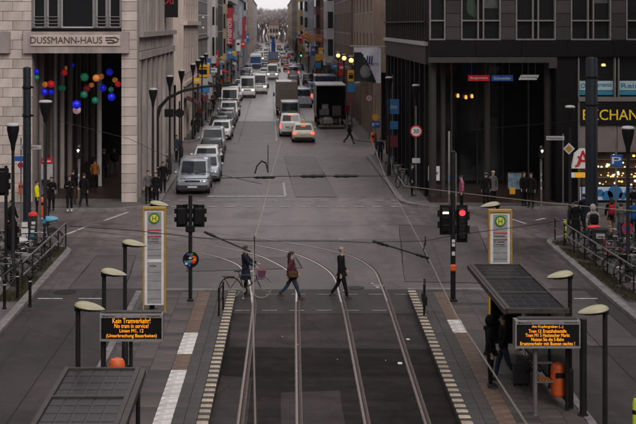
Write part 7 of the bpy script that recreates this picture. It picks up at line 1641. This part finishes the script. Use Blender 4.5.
for (px, py, nm, cc, rz, ps) in ((584, 232, 'person in navy behind the long black coat on the right', C_NAVY, 3.3, 'walk2'), (634, 224, 'person in black before the lit shop counter at the right edge', C_BLK, 3.1, 'stand'), (163, 193, 'person in black by the second lantern behind the silver people carrier', C_BLK, .2, 'stand'), (412, 196, 'person in black by the bicycle at the granite corner posts', C_BLK, 1.2, 'stand'), (12, 240, 'person in black at the left picture edge among the bicycles', C_BLK, 1.2, 'walk2'), (84, 207, 'person in black right of the two phone readers', C_BLK, 2.9, 'walk2')):
    person(nm, at(px, py, W0), rz, 1.74, cc, C_BLK, HAIRD, PLASTD, ps, coat=.3)

# ------------------------------------------------------------------ winter trees at the end of the street, fir on the right
BARK = mat('bark', (.085, .062, .055), .9, var=.3); TWIG = mat('hazed_twigs', (.33, .295, .305), .9, var=.3, scale=1)  # twig colour paled to stand for distance haze
def bare_tree(lab, x, y, h, seed, group='bare trees at the end of the street'):
    rs = random.Random(seed); t = thing('bare_tree', lab, 'tree', (x, y, 0), 0, group); q = MB(); tw = MB()
    def grow(p, d, ln, r, lev):
        e = p + d * ln; mid = p + d * ln * .5 + Vector((rs.uniform(-.1, .1), rs.uniform(-.1, .1), 0)) * ln
        (q if lev < 3 else tw).tube([p, mid, e], [r, r * .8, r * .62], 6 if lev < 2 else 3, caps=False)
        if lev >= 5: return
        for _ in range(3 if lev < 3 else 5 if lev == 3 else 6):
            a = rs.uniform(0, 6.28); sp = rs.uniform(.3, .75); n = (d + Vector((math.cos(a), math.sin(a), rs.uniform(-.1, .45))) * sp).normalized()
            grow(p + d * ln * rs.uniform(.55, 1.0), n, ln * rs.uniform(.58, .8), max(.055, r * .58), lev + 1)
    grow(Vector((0, 0, 0)), Vector((0, 0, 1)), h * .27, h * .022, 0)
    part('trunk', q, BARK, t); part('crown', tw, TWIG, t, smooth=0); return t
P_T = [bare_tree('broad bare tree at the street end, left of the pale house', -4.6, 690, 26, 1), bare_tree('tall bare tree at the street end, right of the pale house', 6.2, 694, 28, 2)]
for i, (x, y, s, p) in enumerate(((-8, 722, 1.05, 1), (-3, 735, 1.0, 0), (.5, 742, 1.05, 1), (3.5, 738, 1.0, 0), (8, 728, 1.08, 1), (-13, 730, 1.0, 1), (13, 735, 1.0, 0), (-5, 772, 1.12, 1), (0, 780, 1.1, 0), (5, 776, 1.12, 1), (10, 785, 1.15, 0), (-10, 790, 1.2, 0), (18, 760, 1.1, 1), (-19, 755, 1.1, 0))):
    dup(P_T[p], (x, y, 0), i * 1.3, 'bare winter tree behind the pale house closing the street, one of the rear rows', 'bare trees behind the street end house', scale=s)
for i, (x, y, s, p) in enumerate(((-6.3, 708, .98, 0), (-2.6, 716, .96, 1), (5.6, 716, 1.0, 0), (8.2, 706, 1.0, 1), (-1, 760, 1.05, 1), (2.5, 765, 1.08, 0), (7, 762, 1.06, 1), (-7, 765, 1.08, 0))):
    dup(P_T[p], (x, y, 0), i * 2.1 + .5, 'bare winter tree behind the pale house closing the street, one of the rear rows', 'bare trees behind the street end house', scale=s)
fl_ = MB(); rs = random.Random(4)
t = thing('fir_tree', 'dark narrow fir tree on the right pavement in the distance', 'tree', (P(296.5, 0, 290)[0], 290, .1))
q = MB(); q.lathe([(.14, 0), (.1, 2), (.02, 6.3)], (0, 0, 0), 8); part('trunk', q, BARK, t); q = MB()
for k in range(1500):
    f = rs.random() ** .7; z = .7 + 5.6 * f; r = 1.25 * (1 - f) ** .8 * rs.uniform(.55, 1.05); a = rs.uniform(0, 6.28); c = Vector((r * math.cos(a), r * math.sin(a), z - .15 * r)); d = Vector((math.cos(a), math.sin(a), -.3)) * .22; s = Vector((-math.sin(a), math.cos(a), 0)) * .06
    q.quadface([c - d - s, c - d + s, c + d]); 
part('crown', q, mat('fir_needles', (.018, .03, .016), .9, var=.3), t, smooth=0)

t = thing('lime_post', 'lime yellow post cut off at the bottom right corner', 'post', (8.12, 29.0, .12)); q = MB(); q.lathe([(.07, 0), (.06, .06), (.06, .85), (.03, .95)], (0, 0, 0), 12); part('shaft', q, mat('lime', (.42, .55, .03), .5), t); q = MB(); q.lathe([(.062, .6), (.066, .61), (.066, .69), (.062, .7)], (0, 0, 0), 12, ring=True); part('band', q, ANTH, t)
bpy.data.scenes.remove(TS)
# ------------------------------------------------------------------ city air
hz = MB(); hz.bx(-705, 705, -125, 1305, -1.2, 27)
o = bpy.data.objects.new('haze', hz.mesh('haze', [], 0)); COL.objects.link(o); o['kind'] = 'stuff'; o['label'] = 'thin pale city air that fades the far end of the street'
m = bpy.data.materials.new('haze'); m.use_nodes = True; n = m.node_tree; n.nodes.clear(); v = n.nodes.new('ShaderNodeVolumePrincipled'); ou = n.nodes.new('ShaderNodeOutputMaterial')
v.inputs['Color'].default_value = (.92, .9, .92, 1); v.inputs['Density'].default_value = .00006; v.inputs['Anisotropy'].default_value = .25; n.links.new(v.outputs[0], ou.inputs['Volume']); o.data.materials.append(m)
